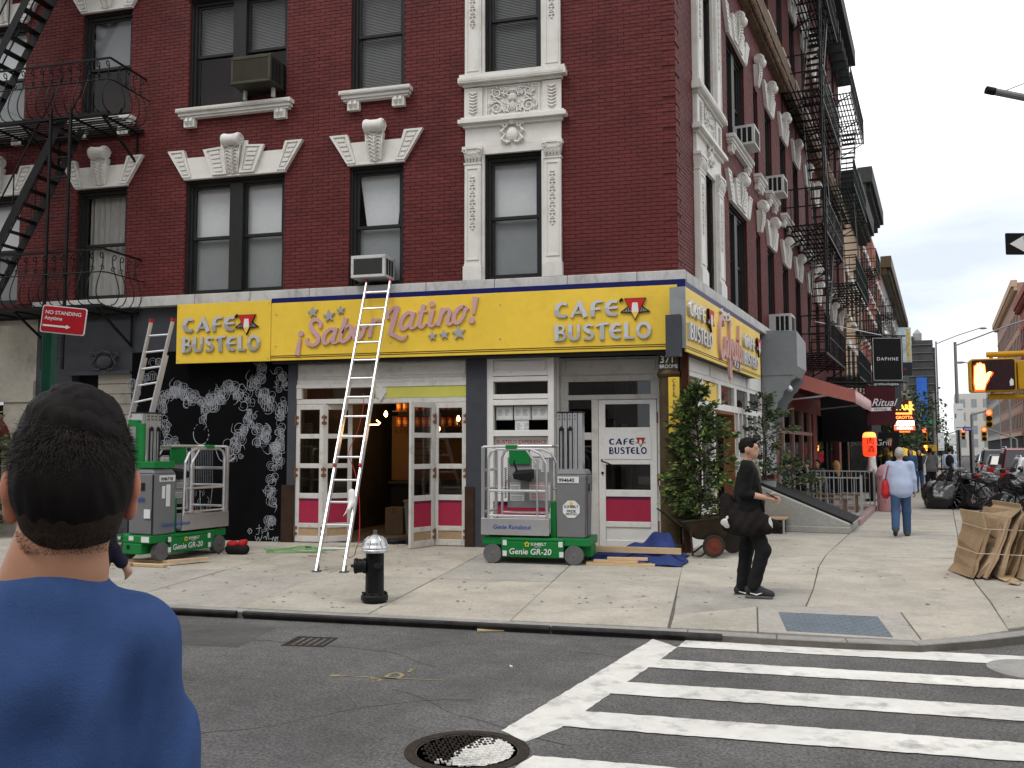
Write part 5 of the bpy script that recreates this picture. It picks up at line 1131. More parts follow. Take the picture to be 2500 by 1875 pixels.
pB('transom_bar', M_pinkf, lambda mb: mb.box(9.4, 16.2, .03, .13, 2.0, 2.1), .005); pB('cafe_pane', M_glassd, lambda mb: mb.box(9.4, 16.2, .08, .085, .02, 2.7))
pB('grill_front', M_dark, lambda mb: (mb.box(17.2, 24.2, .1, .2, 2.1, 2.7), mb.box(17.2, 24.2, .1, .2, -.05, .4), mb.box(20.5, 20.9, .09, .2, .4, 2.1), mb.box(17.2, 17.5, .09, .2, .4, 2.1)), .01); pB('grill_pane', M_glassd, lambda mb: mb.box(17.5, 24.2, .14, .146, .4, 2.1))
gs = thing('grill_screen', 'black framed glass screen with white grill name at the end of the terrace', 'screen', tuple(Bp(21.8, .3, 0)), -SKEW)
pA('frame', M_dark, lambda mb: (mb.box(0, .22, -.05, .05, 0, 2.2), mb.box(1.75, 2.0, -.05, .05, 0, 2.2), mb.box(.219, 1.751, -.049, .049, 1.98, 2.2), mb.box(.219, 1.751, -.049, .049, 0, .5)), .01, parent=gs); pA('pane', M_glassd, lambda mb: mb.box(.22, 1.75, -.01, .01, .5, 1.98), parent=gs); text(gs, 'Yakitori-Grill', .3, (1.72, -.02, 1.72), M_white, shear=.15, align='RIGHT', bold=.004)
aw = thing('red_awning', 'faded red canvas awning with pink valance over the cafe terrace', 'awning', tuple(Bp(11.0, 0, 0)), TB)
uw = 6.6; do_ = 1.7
mb = MB(); n = 14
for i in range(n):
    for j in range(5):
        f = lambda a, b: (uw*a/n, -do_*b/5, 3.72-.62*b/5-.03*math.sin(PI*(b/5))*1.0-.012*math.sin(a*2.3))
        mb.quad(f(i, j), f(i+1, j), f(i+1, j+1), f(i, j+1))
o = mb.build('canvas', M_awn, aw, smooth=True, fix=False); md = o.modifiers.new('s', 'SOLIDIFY'); md.thickness = .006
mb = MB()
for i in range(28): a, b = uw*i/28, uw*(i+1)/28; da, db = .012*math.sin(i*1.3), .012*math.sin((i+1)*1.3); mb.quad((a, -do_+da, 2.76), (b, -do_+db, 2.76), (b, -do_, 3.095), (a, -do_, 3.095))
o = mb.build('valance', M_awnp, aw, smooth=True, fix=False); md = o.modifiers.new('s', 'SOLIDIFY'); md.thickness = .005
mb = MB(); mb.add([(0, 0, 3.7), (0, -do_, 3.09), (0, -do_, 2.78), (0, -.9, 3.0), (0, 0, 3.3)], [(0, 1, 2, 3, 4)]); o = mb.build('side_flap', M_awn, aw, fix=False); md = o.modifiers.new('s', 'SOLIDIFY'); md.thickness = .006
for u_ in (.06, uw-.06): pA('awning_arm', M_alu, lambda mb: (mb.bar((u_, -.02, 2.9), (u_, -do_+.02, 3.05), .04)), parent=aw)
pA('front_bar', M_alu, lambda mb: mb.cyl((0, -do_+.02, 3.06), (uw, -do_+.02, 3.06), .02), parent=aw)
# black tent side and the grill's box front further on
M_tent = mat('black_canvas', (.012, .012, .013), .7, var=.2)
bt = thing('black_canopy', 'black canvas canopy standing out from the grill restaurant', 'canopy', tuple(Bp(18.3, 0, 0)), TB)
mb = MB(); mb.prism([(0, 0), (0, 0), (0, 0)], 0, 0) if False else None
mb.add([(0, 0, 4.0), (0, -1.6, 2.75), (0, -1.6, 1.85), (0, 0, 1.85)]+[(5, 0, 4.0), (5, -1.6, 2.75), (5, -1.6, 1.85), (5, 0, 1.85)], [(0, 1, 2, 3), (7, 6, 5, 4), (0, 4, 5, 1), (1, 5, 6, 2), (2, 6, 7, 3), (3, 7, 4, 0)]); mb.build('canvas', M_tent, bt, bevel=.02)
for y in (-.25, -1.5): pA('post', M_dark, lambda mb: mb.box(.02, .1, y-.05, y+.05, 0, 1.85), parent=bt)
pA('post', M_dark, lambda mb: mb.box(4.85, 4.95, -1.55, -1.45, 0, 1.85), parent=bt)
# terrace: railings, kerb, ramp, benches, steps
M_rail = mat('grey_railing_paint', (.36, .37, .37), .45, .3, var=.08)
def railing(label, p0, p1, h=.95, n=14, z0=.0, grp='terrace railings'):
    p0 = Vector(p0); p1 = Vector(p1); d = p1-p0; ang = math.atan2(d.y, d.x); Ln = d.length; t = thing('railing', label, 'railing', p0, ang, grp)
    mb = MB(); mb.box(0, Ln, -.02, .02, h-.03, h); mb.build('top_rail', M_rail, t); mb = MB(); mb.box(0, Ln, -.012, .012, .10, .125); mb.build('bottom_rail', M_rail, t)
    for x in (0, Ln): mb = MB(); mb.box(x-.025, x+.025, -.025, .025, 0, h+.04); mb.build('post', M_rail, t)
    bm_ = MB(); bm_.box(-.008, .008, -.008, .008, .125, h-.03); me = bm_.mesh('baluster', M_rail)
    for i in range(1, n): inst('baluster', me, t, (Ln*i/n, 0, 0))
railing('near grey bar railing across the terrace beside the ramp', Bp(7.3, .35, .02), Bp(7.3, 2.05, .02), .95, 12); railing('far grey bar railing between the terrace and the pink bin', Bp(11.5, .4, .02), Bp(11.5, 2.05, .02), 1.0, 15)
tk = thing('terrace_kerb', 'low mauve painted kerb edging the cafe terrace', 'kerb', tuple(Bp(4.0, 2.0, 0)), TB); M_mauve = mat('mauve_paint', (.30, .20, .20), .7, var=.15, dirt=((.4, .37, .33), .5, 4)); pA('kerb_bar', M_mauve, lambda mb: mb.box(2.3, 7.6, -.1, .05, -.01, .13), .015, parent=tk); pA('cross_kerb', M_mauve, lambda mb: mb.box(7.45, 7.6, .051, 1.7, -.01, .10), .015, parent=tk)
M_rampc = mat('ramp_concrete', (.33, .335, .31), .85, var=.15, scale=2, dirt=((.22, .225, .21), .6, 4)); M_mat_ = mat('black_rubber_mat', (.018, .018, .018), .75, var=.2, bump=.6, bscale=120)
rp = thing('cellar_ramp', 'concrete wedge ramp with black rubber mat beside the cafe terrace', 'ramp', tuple(Bp(4.3, 0, 0)), TB)
f_ = lambda o: .93-.42*(o-.25)
mb = MB(); mb.add([(0, -.25, 0), (0, -2.05, 0), (0, -2.05, f_(2.05)), (0, -.25, f_(.25))]+[(2.0, -.25, 0), (2.0, -2.05, 0), (2.0, -2.05, f_(2.05)), (2.0, -.25, f_(.25))], [(0, 1, 2, 3), (7, 6, 5, 4), (0, 4, 5, 1), (1, 5, 6, 2), (2, 6, 7, 3), (3, 7, 4, 0)]); mb.box(-.1, 0-.001, -2.07, -.25, 0, .12); mb.build('wedge', M_rampc, rp, bevel=.015)
mb = MB(); mb.add([(.2, -.2, f_(.2)+.005), (.2, -2.1, f_(2.1)+.005), (1.75, -2.1, f_(2.1)+.005), (1.75, -.2, f_(.2)+.005)]+[(.2, -.2, f_(.2)+.05), (.2, -2.1, f_(2.1)+.05), (1.75, -2.1, f_(2.1)+.05), (1.75, -.2, f_(.2)+.05)], [(3, 2, 1, 0), (4, 5, 6, 7), (0, 1, 5, 4), (1, 2, 6, 5), (2, 3, 7, 6), (3, 0, 4, 7)]); mb.build('mat', M_mat_, rp, bevel=.01); pA('mat_edge', M_alu, lambda mb: mb.bar((.2, -2.105, f_(2.1)+.03), (1.75, -2.105, f_(2.1)+.03), .02), parent=rp)
st = thing('low_step', 'low dark step with wooden top in front of the shop steps', 'step', tuple(Bp(3.75, .35, 0)), TB); pA('tread', M_rawwood, lambda mb: mb.box(-.1, .5, -.62, 0, .26, .29), .005, parent=st); pA('riser', M_dark, lambda mb: mb.box(-.05, .45, -.56, 0, 0, .259), parent=st); pA('leg', M_alu, lambda mb: mb.box(-.1, -.07, -.62, -.59, 0, .259), parent=st)
M_bench = mat('brown_bench_wood', (.14, .095, .065), .7, var=.2, stretch=(1, 8, 8))
def bench(label, u, o, L_, rot=0):
    t = thing('bench', label, 'bench', tuple(Bp(u, o, 0)), TB+rot, 'terrace benches')
    for i in range(3): pA('plank', M_bench, lambda mb: mb.box(0, L_, -.17+i*.115, -.065+i*.115, .42, .455), .004, parent=t)
    for x in (.12, L_-.12): pA('leg', M_bench, lambda mb: (mb.box(x-.04, x+.04, -.15, -.07, 0, .42), mb.box(x-.04, x+.04, .07, .15, 0, .42), mb.box(x-.03, x+.03, -.07, .07, .3, .38)), parent=t)
bench('brown plank bench just behind the near railing', 8.3, 1.75, 1.7, PI/2*0+PI/2); bench('brown plank bench by the far railing of the terrace', 10.5, 1.8, 1.4, PI/2)
M_pinkb = mat('pink_bin_paint', (.62, .34, .37), .5, var=.06, dirt=((.35, .17, .18), .35, 5)); M_pinkm = mat('pink_bin_print', (.30, .10, .12), .6)
bn = thing('pink_bin', 'pale pink round litter bin with small dark printed figures by the railing', 'litter bin', tuple(Bp(11.2, 2.42, 0)))
mb = MB(); mb.lathe([(.27, 0), (.29, .03), (.30, .92), (.31, .96), (.27, 1.08), (.19, 1.17), (.08, 1.2), (.001, 1.2)], 28); mb.build('barrel', M_pinkb, bn, smooth=True)
mb = MB(); mb.lathe([(.301, .88), (.32, .9), (.32, .95), (.305, .97)], 28); mb.build('rim', M_pinkb, bn)
mb = MB()
for i in range(34):
    a = i*2.4; z = .1+.022*i; R_ = .291+.011*z; 
    for k in range(3): b = a+(k-1)*.05; mb.tube([(R_*math.cos(a), R_*math.sin(a), z), (R_*math.cos(b), R_*math.sin(b), z+(.05 if k == 1 else -.03))], .006, 4)
tag(mb.build('print_marks', M_pinkm, bn), kind='stuff')
wt = thing('planter_tub', 'galvanised tub holding the climbing shrub beside the ramp', 'planter', tuple(Bp(4.9, .38, .0))); mb = MB(); mb.lathe([(.22, .45), (.26, .95), (.28, .97), (.25, .97), (.24, .9)], 20); mb.build('tub', M_galv, wt); mb = MB(); mb.box(-.3, .3, -.3, .3, 0, .449); mb.build('plinth', M_rampc, wt)
# paper lantern
M_lan = mat('lit_red_paper', (.8, .06, .03), .6, emit=((1.0, .045, .012), .95)); M_lan2 = mat('lit_orange_paper', (1, .4, .1), .6, emit=((1, .25, .05), 1.8))
lc_ = at(2123, 1085, 26.5); lt = thing('paper_lantern', 'glowing red paper lantern with black characters hung from the grill front', 'lantern', lc_)
mb = MB(); mb.lathe([(.10, -.36), (.17, -.33), (.19, -.25), (.195, 0), (.19, .2)]+[(.19-.0*i, .2+.0*i) for i in range(1)], 24)
mb.build('lower_paper', M_lan, lt, smooth=True); mb = MB(); mb.lathe([(.19, .2), (.18, .28), (.16, .33), (.1, .36)], 24); mb.build('upper_paper', M_lan2, lt, smooth=True)
mb = MB(); mb.lathe([(.1, .36), (.1, .42), (.0, .42)], 16); mb.cyl((0, 0, .42), (0, 0, .9), .01); mb.build('cap', M_dark, lt)
fa = math.atan2(CAM.x-lc_.x, -(CAM.y-lc_.y)); text(lt, '肉', .22, (-.11+.0, -.2, .02), M_dark, rot=(PI/2, 0, 0), bold=.01); text(lt, '酒', .22, (-.11, -.2, -.22), M_dark, bold=.01)
# ================================================================= fire escapes
def fire_escape(label, side, u0, u1, levels, o, m, fancy=False, stairs=True, drop=None, nb=None, base=None):
    l_, r_ = (base if base else fac(side, 0, 0)); t = thing('fire_escape', label, 'fire escape', l_, r_, 'fire escapes')
    for li, z in enumerate(levels):
        for y in (-.04, -o): mb = MB(); mb.box(u0, u1, y-.02, y+.02, z-.06, z); mb.build('platform_edge', m, t)
        for k in range(int((u1-u0)/.6)+1): x = u0+k*.6; mb = MB(); mb.box(x, x+.03, -o+.02, -.06, z-.055, z-.02); mb.build('joist', m, t)
        n = 10
        for k in range(n): y = -o+.06+k*(o-.12)/(n-1); mb = MB(); mb.box(u0, u1, y-.02, y+.02, z-.018, z-.004); mb.build('platform_slat', m, t)
        for k, x in enumerate((u0+.15, (u0+u1)/2, u1-.15)):
            mb = MB(); mb.bar((x, -o+.05, z-.06), (x, -.02, z-.62), .035); mb.bar((x, -.02, z-.06), (x, -.02, z-.65), .03); mb.build('bracket', m, t)
        h = .97
        for zz in ((z+h,) if fancy else (z+h, z+h*.5)):
            mb = MB(); mb.box(u0, u1, -o-.015, -o+.015, zz-.015, zz+.015); mb.build('rail', m, t)
            for x in (u0, u1): mb = MB(); mb.bar((x, -o, zz), (x, 0, zz), .03); mb.build('rail', m, t)
        if fancy:
            mb = MB(); mb.tube([(u0, -o-.08, z+.55), (u1, -o-.08, z+.55), (u1+.08, -o, z+.55), (u1+.08, 0, z+.55)], .012, 5); mb.build('belly_rail', m, t)
        def bal(x, y, ax):
            mb = MB()
            if fancy:
                px = [(0, 0), (.10, .03), (.17, .16), (.155, .32), (.09, .5), (.03, .68), (.02, .82)]
                pts, _ = spline(px, 1, 4); pts += [(.02+.05*(1-math.cos(i*.5))*(1-i/22), .82+.06*math.sin(i*.5)*(1-i/22)) for i in range(1, 15)]
                d = Vector((0, -1, 0)) if ax == 0 else Vector((1, 0, 0)); mb.tube([Vector((x, y, z))+d*p[0]+Vector((0, 0, p[1]*1.02)) for p in pts], .0095, 5)
                pts2 = [(.05*(1-i/16)*math.cos(i*.6)+.03, .62+.05*(1-i/16)*math.sin(i*.6)) for i in range(14)]; mb.tube([Vector((x, y, z))+d*p[0]+Vector((0, 0, p[1]*1.02)) for p in pts2], .008, 4)
            else: mb.bar((x, y, z), (x, y, z+h), .016)
            mb.build('baluster', m, t, fix=False)
        n = int((u1-u0)/(.19 if fancy else .22))
        for k in range(n+1): bal(u0+(u1-u0)*k/n, -o, 0)
        for k in range(1, 5): bal(u1, -o*k/5, 1)
        if not fancy:
            for k in range(1, 5): bal(u0, -o*k/5, 1)
        if stairs and li+1 < len(levels):
            z2 = levels[li+1]; s = 1 if li % 2 == (0 if not fancy else 1) else -1; L_ = min((z2-z)*.62, u1-u0-.5); xa = (u0+u1)/2-s*L_/2; xb = xa+s*L_; yy = -o*.62
            if fancy: xa, xb = (u0+.7, u0+2.7) if li == 0 else (u0+.45, u0+2.45)
            for dy in (-.26, .26):
                mb = MB(); mb.bar((xa, yy+dy, z), (xb, yy+dy, z2), .012, .16); mb.build('stair_stringer', m, t); mb = MB(); mb.bar((xa, yy+dy, z+.8), (xb, yy+dy, z2+.8), .022); mb.build('handrail', m, t)
                for k in (1, 4, 7): mb = MB(); p = lerp((xa, yy+dy, z), (xb, yy+dy, z2), k/8); mb.bar(p, (p[0], p[1], p[2]+.8), .016); mb.build('handrail_post', m, t)
            n = int((z2-z)/.24)
            for k in range(1, n): p = lerp((xa, yy, z), (xb, yy, z2), k/n); mb = MB(); mb.box(p[0]-.09, p[0]+.09, yy-.25, yy+.25, p[2]-.012, p[2]); mb.build('stair_tread', m, t)
    if drop:
        x, z0, z1, y = drop
        for dx in (0, .42): mb = MB(); mb.box(x+dx-.022, x+dx+.022, y-.02, y+.02, z0, z1); mb.build('ladder_rail', m, t)
        k = z0+.2
        while k < z1: mb = MB(); mb.cyl((x, y, k), (x+.42, y, k), .011, n=6); mb.build('ladder_rung', m, t); k += .36
    return t
fire_escape('black wrought iron fire escape with bowed scroll balusters on the main front', 'A', -13.6, -9.82, (4.13, 7.57, 11.0), 1.0, M_bfe, True, drop=(-11.0, 3.0, 7.7, -1.03))
fire_escape('black bar fire escape climbing the brick side front behind the duct hood', 'B', 11.0, 16.6, (4.15, 7.6, 11.3, 14.9), 1.0, M_bfe, drop=(11.2, 4.2, 14.9, -1.03))
fire_escape('dark green bar fire escape further along the brick side front', 'B', 20.4, 26.6, (4.2, 7.6, 11.2, 14.6), 1.1, M_bfe2)
# ================================================================= street things by the shop
M_green = mat('lift_green_paint', (.012, .19, .045), .4, var=.08, dirt=((.02, .10, .035), .4, 5)); M_lgrey = mat('lift_grey_cover', (.165, .17, .175), .5, var=.06, bump=.1, bscale=60); M_tyre = mat('grey_tyre', (.125, .125, .127), .75, var=.15); M_hub = mat('wheel_hub', (.27, .27, .275), .6, var=.15)
M_black2 = mat('black_plastic', (.016, .016, .017), .45); M_blue = mat('blue_lettering', (.02, .06, .32), .5); M_sun = mat('sun_yellow', (.72, .50, .03), .5); M_lblack = mat('black_ink', (.01, .01, .01), .6)
def lift(label, loc, rz, num, flipbox=False):
    t = thing('personnel_lift', label, 'lift', loc, rz, 'compact green personnel lifts'); W_ = .76; Ln = 1.56
    def P(name, m, fn, bv=0.0, parent=t):
        mb = MB(); fn(mb)
        if flipbox: mb.v = [(q[0], W_-q[1], q[2]) for q in mb.v]
        return mb.build(name, m, parent, bevel=bv)
    def chassis(mb):
        mb.hexa([(.30, .02, .09), (1.18, .02, .09), (1.18, W_-.02, .09), (.30, W_-.02, .09)], [(.28, .0, .32), (1.2, .0, .32), (1.2, W_, .32), (.28, W_, .32)])
        mb.box(0, Ln, .03, W_-.03, .26, .375); mb.box(0, .281, .2, W_-.2, .1, .259); mb.box(1.199, Ln, .2, W_-.2, .1, .259); mb.box(.281, 1.199, .0, W_, .321, .37)
    ch = P('chassis', M_green, chassis, .015)
    for x in (.15, 1.33):
        for y in (0.0, W_):
            s = -1 if y == 0 else 1
            w_ = sub('wheel', t, (x, y-s*.07, .135)); mb = MB(); mb.lathe([(.095, -.05), (.13, -.05), (.137, -.035), (.137, .035), (.13, .05), (.095, .05)], 26, (0, 0, 0), (0, 1, 0)); mb.build('tyre', M_tyre, w_)
            mb = MB(); mb.lathe([(.0955, -.03), (.0955, .03), (.06, .038), (.05, .03), (.02, .03), (.02, .045), (.001, .045)], 22, (0, 0, 0), (0, s, 0)); mb.build('rim', M_hub, w_); mb = MB(); mb.lathe([(.03, .031), (.03, .05), (.012, .055), (.001, .055)], 8, (0, 0, 0), (0, s, 0)); mb.build('hub_cap', M_tyre, w_)
    box = P('battery_cover', M_lgrey, lambda mb: (mb.hexa([(1.09, .03, .38), (1.50, .03, .38), (1.50, .52, .38), (1.09, .52, .38)], [(1.075, .04, 1.26), (1.52, .04, 1.26), (1.52, .52, 1.26), (1.075, .52, 1.26)]), mb.hexa([(1.075, .04, 1.261), (1.52, .04, 1.261), (1.52, .52, 1.261), (1.075, .52, 1.261)], [(1.12, .09, 1.335), (1.48, .09, 1.335), (1.48, .5, 1.335), (1.12, .5, 1.335)])), .02)
    P('cover_recess', M_dark, lambda mb: (mb.box(1.521, 1.525, .2, .28, 1.02, 1.13), mb.box(1.526, 1.53, .02, .05, .38, 1.25)), parent=box)
    P('green_column', M_green, lambda mb: mb.box(.985, 1.072, .1, .5, .376, .88), .008)
    for k in range(5): P('mast_section', M_alu, lambda mb: (mb.box(1.03+k*.075, 1.095+k*.075, .42, .62, .40, 2.15), mb.box(1.05+k*.075, 1.058+k*.075, .412, .419, 1.3, 2.13)), .004)
    P('mast_cap', M_dark, lambda mb: mb.box(1.02, 1.41, .4, .64, 2.151, 2.17), .006)
    for k in (0, 1): P('chain_loop', M_black2, lambda mb: (mb.tube([(1.06+k*.13, .405, 1.34), (1.06+k*.13, .405, 1.92), (1.09+k*.13, .405, 1.955), (1.12+k*.13, .405, 1.92), (1.12+k*.13, .405, 1.34)], .008, 5), mb.lathe([(.028, 0), (.028, .02), (.01, .024)], 12, (1.09+k*.13, .41, 1.915), (0, -1, 0))))
    P('mast_bolts', M_tyre, lambda mb: [mb.lathe([(.013, 0), (.01, .01)], 8, (1.06+.075*k, .412, z), (0, -1, 0)) for k in range(4) for z in (2.06, 2.11)])
    # platform: floor, toe board and tubular cage
    P('platform_floor', M_alu, lambda mb: mb.box(.0, .98, .02, W_-.02, .40, .43)); tb = P('toe_board', M_alu, lambda mb: (mb.box(-.01, .99, -.012, .018, .405, .64), mb.box(-.01, .019, .02, W_-.02, .43, .60), mb.box(-.01, .99, W_-.018, W_+.01, .405, .6)), .004)
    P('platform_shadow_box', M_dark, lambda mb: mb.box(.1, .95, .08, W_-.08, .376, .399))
    for y in (0.005, W_-.005):
        P('cage_hoop', M_alu, lambda mb: mb.tube([(.10, y, .64), (.10, y, 1.5), (.14, y, 1.59), (.22, y, 1.625), (.72, y, 1.625), (.86, y, 1.56), (.94, y, 1.42), (.955, y, .64)], .02, 10))
        P('gate_brace', M_alu, lambda mb: (mb.tube([(.66, y, 1.61), (.80, y, 1.42), (.82, y, 1.35), (.82, y, .66)], .017, 8)))
        for z in (1.03,): P('mid_rail', M_alu, lambda mb: mb.cyl((.10, y, z), (.955, y, z), .018))
        P('toe_rail', M_alu, lambda mb: mb.cyl((.10, y, .675), (.955, y, .675), .016))
    P('end_post', M_alu, lambda mb: (mb.box(-.01, .035, .0, .05, .6, 1.66), mb.box(-.01, .035, W_-.05, W_, .6, 1.66), mb.box(-.005, .03, .049, W_-.049, 1.3, 1.34)), .005)
    for z in (1.66, 1.05, .72): P('end_rail', M_alu, lambda mb: mb.cyl((.02, .03, z), (.02, W_-.03, z), .018))
    P('top_rail', M_alu, lambda mb: (mb.tube([(.02, .03, 1.66), (.5, .2, 1.67), (.98, .25, 1.67), (1.02, .4, 1.65)], .018, 8), mb.tube([(.02, W_-.03, 1.66), (1.0, W_-.2, 1.66)], .018, 8)))
    P('back_panel', M_hub, lambda mb: mb.box(.2, .90, W_-.06, W_-.03, .75, 1.50)); P('control_plate', M_green, lambda mb: mb.box(.23, .55, W_-.09, W_-.061, 1.40, 1.66)); P('rail_clip', M_green, lambda mb: mb.box(.36, .52, -.03, .03, 1.63, 1.68))
    P('control_box', M_black2, lambda mb: (mb.hexa([(.36, W_-.32, 1.18), (.62, W_-.32, 1.14), (.62, W_-.1, 1.2), (.36, W_-.1, 1.24)], [(.34, W_-.32, 1.26), (.62, W_-.32, 1.28), (.62, W_-.1, 1.33), (.34, W_-.1, 1.31)]), mb.tube([(.38, W_-.2, 1.3), (.34, W_-.22, 1.42), (.35, W_-.22, 1.46)], .016, 6)), .006)
    P('coil_cord', M_black2, lambda mb: mb.tube([(.19+.016*math.cos(i*.9), W_-.14+.016*math.sin(i*.9), 1.35-i*.0042) for i in range(110)], .006, 4))
    for k, (x0, x1, z0, z1) in enumerate(((.58, .72, 1.32, 1.52), (.72, .84, 1.28, 1.5), (.24, .40, 1.0, 1.12), (.24, .46, .85, .97), (.54, .86, .86, 1.12))):
        P('warning_decal', M_paper, lambda mb: mb.box(x0, x1, W_-.066, W_-.0605, z0, z1)); P('decal_print', M_ink if k != 4 else M_red, lambda mb: (mb.box(x0+.01, x1-.01, W_-.068, W_-.0661, z1-.022, z1-.01), *([mb.box(x0+.02, x1-.03, W_-.068, W_-.0661, z0+.02+.02*j, z0+.026+.02*j) for j in range(int((z1-z0-.05)/.02))])))
    # lettering on both long sides
    M_lw = M_white
    for side_ in (0, 1):
        y = -.0035 if side_ == 0 else W_+.0035; rt = (PI/2, 0, 0) if side_ == 0 else (PI/2, 0, PI); X = (lambda x: x) if side_ == 0 else (lambda x: x)
        def T(s, size, x, z, m, yy=None, **k):
            text(t, s, size, ((x if side_ == 0 else Ln-x), (y if yy is None else yy), z), m, rot=rt, **k)
        T('Genie GR-20', .115, .40, .14, M_lw, bold=.012, shear=.1); T('SUNBELT', .055, .72, .265, M_lw, bold=.014); T('RENTALS', .022, .78, .24, M_lw)
        c = (.665, .28); cx2 = c[0] if side_ == 0 else Ln-c[0]
        mb = MB(); mb.prism(star(cx2, c[1], .042, 0, .68)[::-1], min(y, y*1), max(y, y)+.001); mb.build('sun_emblem', M_sun, t); mb = MB(); q = .018
        mb.prism([(cx2+q*math.cos(a*PI/6), c[1]+q*math.sin(a*PI/6)) for a in range(12)], y-.002 if side_ == 0 else y+.001, y-.001 if side_ == 0 else y+.002); mb.build('emblem_disc', M_green, t)
        for x0, z0 in ((.31, .26), (.31, .11), (1.12, .25), (1.13, .11)):
            xa = x0 if side_ == 0 else Ln-x0-.06; mb = MB(); mb.box(xa, xa+.06, y-.001, y+.001, z0, z0+.075); mb.build('label_decal', M_paper, t)
        T('Genie Runabout', .085, .165, .49, M_blue, yy=(-.0155 if side_ == 0 else W_+.0135), bold=.012, shear=.15)
    (text(t, num, .075, (1.12, .028, 1.16), M_lblack, bold=.012) if not flipbox else None); P('number_plate', M_paper, lambda mb: mb.box(1.105, 1.41, .031, .037, 1.145, 1.235))
    oc = [(1.30+.13*math.cos(PI/8+i*PI/4), .78+.13*math.sin(PI/8+i*PI/4)) for i in range(8)]
    if not flipbox:
        P('octagon_decal', M_paper, lambda mb: mb.prism(oc, .026, .03)); text(t, 'SUNBELT', .05, (1.30, .024, .80), M_lblack, bold=.012, align='CENTER'); text(t, 'PRIDE', .05, (1.30, .024, .735), M_lblack, bold=.01, align='CENTER'); text(t, 'RENTALS', .038, (1.30, .024, .70), M_lblack, bold=.008, align='CENTER')
        P('decal_sun', M_sun, lambda mb: mb.prism(star(1.30, .86, .03, 0, .65)[::-1], .023, .026))
    else:
        P('end_plate', M_paper, lambda mb: (mb.box(Ln+.001, Ln+.004, .05, .2, .28, .36), mb.box(Ln+.001, Ln+.004, .35, .44, .30, .36), mb.box(Ln+.001, Ln+.004, .6, .66, .3, .35), mb.box(1.522, 1.526, .08, .2, .62, .75), mb.box(1.2, 1.28, .028, .032, .78, 1.1), mb.box(1.3, 1.36, .028, .032, .9, 1.08)))
        P('tie_hole', M_dark, lambda mb: mb.lathe([(.035, 0), (.035, .003), (.001, .003)], 14, (Ln+.0005, .45, .2), (1, 0, 0)))
        text(t, 'Genie', .11, (1.526, .30, .86), M_blue, rot=(PI/2, 0, PI/2), bold=.012, shear=.15); text(t, num, .07, (1.40, W_-.026, 1.16), M_lblack, rot=(PI/2, 0, PI), bold=.012)
        P('mast_base', M_green, lambda mb: (mb.box(1.1, 1.5, .05, .42, 1.34, 1.44), mb.box(1.425, 1.47, .3, .42, 1.44, 2.0)), .01)
        P('side_control', M_green, lambda mb: mb.box(1.42, 1.47, .42, .62, 1.44, 2.05), .006); P('control_slot', M_hub, lambda mb: mb.box(1.471, 1.475, .46, .58, 1.7, 1.95))
    return t
lift('compact green lift parked by the white entrance door, grey cover marked with an octagon sticker', (-2.72, -1.75, gz(0, -1.7)), 0, '994640')
aL = math.atan2(-1, -.17); lift('compact green lift standing end-on before the black mural under the short ladder', (-7.78, -1.28, gz(0, -2)+.02), aL, '1046710', True)
# ladders ----------------------------------------------------------------------
M_alul = mat('ladder_aluminium', (.72, .73, .74), .3, .6, var=.04); M_redc = mat('red_plastic_cap', (.45, .02, .03), .5)
def ladder(label, b0_, b1_, t0_, t1_, nr, split=None, r0=.35, grp='aluminium extension ladders', feet=True, fly=(0, 1)):
    b0_, b1_, t0_, t1_ = map(Vector, (b0_, b1_, t0_, t1_)); t = thing('extension_ladder', label, 'ladder', b0_, 0, grp); O = b0_
    n = (b1_-b0_).cross(t0_-b0_).normalized()
    if n.y > 0: n = -n
    for a, b in ((b0_, t0_), (b1_, t1_)):
        mb = MB(); e = a+(b-a)*(split[1] if split else 1); mb.bar(a-O, e-O, .03, .075, up=n); mb.build('base_rail', M_alul, t, bevel=.004)
        if split:
            s = a+(b-a)*split[0]; mb = MB(); mb.bar(s-O+n*.045, b-O+n*.045, .026, .065, up=n); mb.build('fly_rail', M_alul, t, bevel=.004)
            mb = MB(); mb.bar(s-O+n*.045, s+(b-a)*.008-O+n*.045, .03, .07, up=n); mb.build('rail_cap', M_redc, t)
        top = b-O+(n*.045 if split else Vector((0, 0, 0))); mb = MB(); mb.bar(top, top+(b-a).normalized()*.05, .034, .08, up=n); mb.build('rail_cap', M_redc, t)
        if feet:
            mb = MB(); mb.box(-.05, .05, -.05, .05, -.0, .02); mb.bar((0, 0, .02), ((b-a).normalized())*.09, .05, .05); mb.build('foot', M_tyre, t, loc=tuple(a-O))
    L_ = (t0_-b0_).length; k = r0
    for i in range(nr):
        f = (r0+i*(L_-r0-.22)/(nr-1))/L_; p = b0_+(t0_-b0_)*f-O; q = b1_+(t1_-b1_)*f-O; up_ = split and f > split[0]
        mb = MB(); mb.cyl(p+(n*.045 if up_ else Vector()), q+(n*.045 if up_ else Vector()), .016, n=8); mb.build('rung', M_alul, t)
    return t
z8 = lambda x, y: (1150+x/3.687, 950+y/3.687)
fl = onG(*z7(268, 1645)); fr_ = onG(*z7(515, 1650)); ot = .2
tl = onA(*z5(727, 352), ot); tr_ = onA(*z5(938, 342), ot)
ladder('tall aluminium extension ladder leaning over the yellow sign to the window above', fl, fr_, (tl[0], -ot, tl[1]), (tr_[0], -ot, tr_[1]), 14, (.31, .62))
ld = ladder('short aluminium ladder standing on the mast of the lift before the mural', (-8.42, -2.0, 1.97), (-8.05, -2.0, 2.05), (-8.10, -1.95, 3.60), (-7.71, -1.95, 3.60), 6, (.0, .66), .1, feet=False)
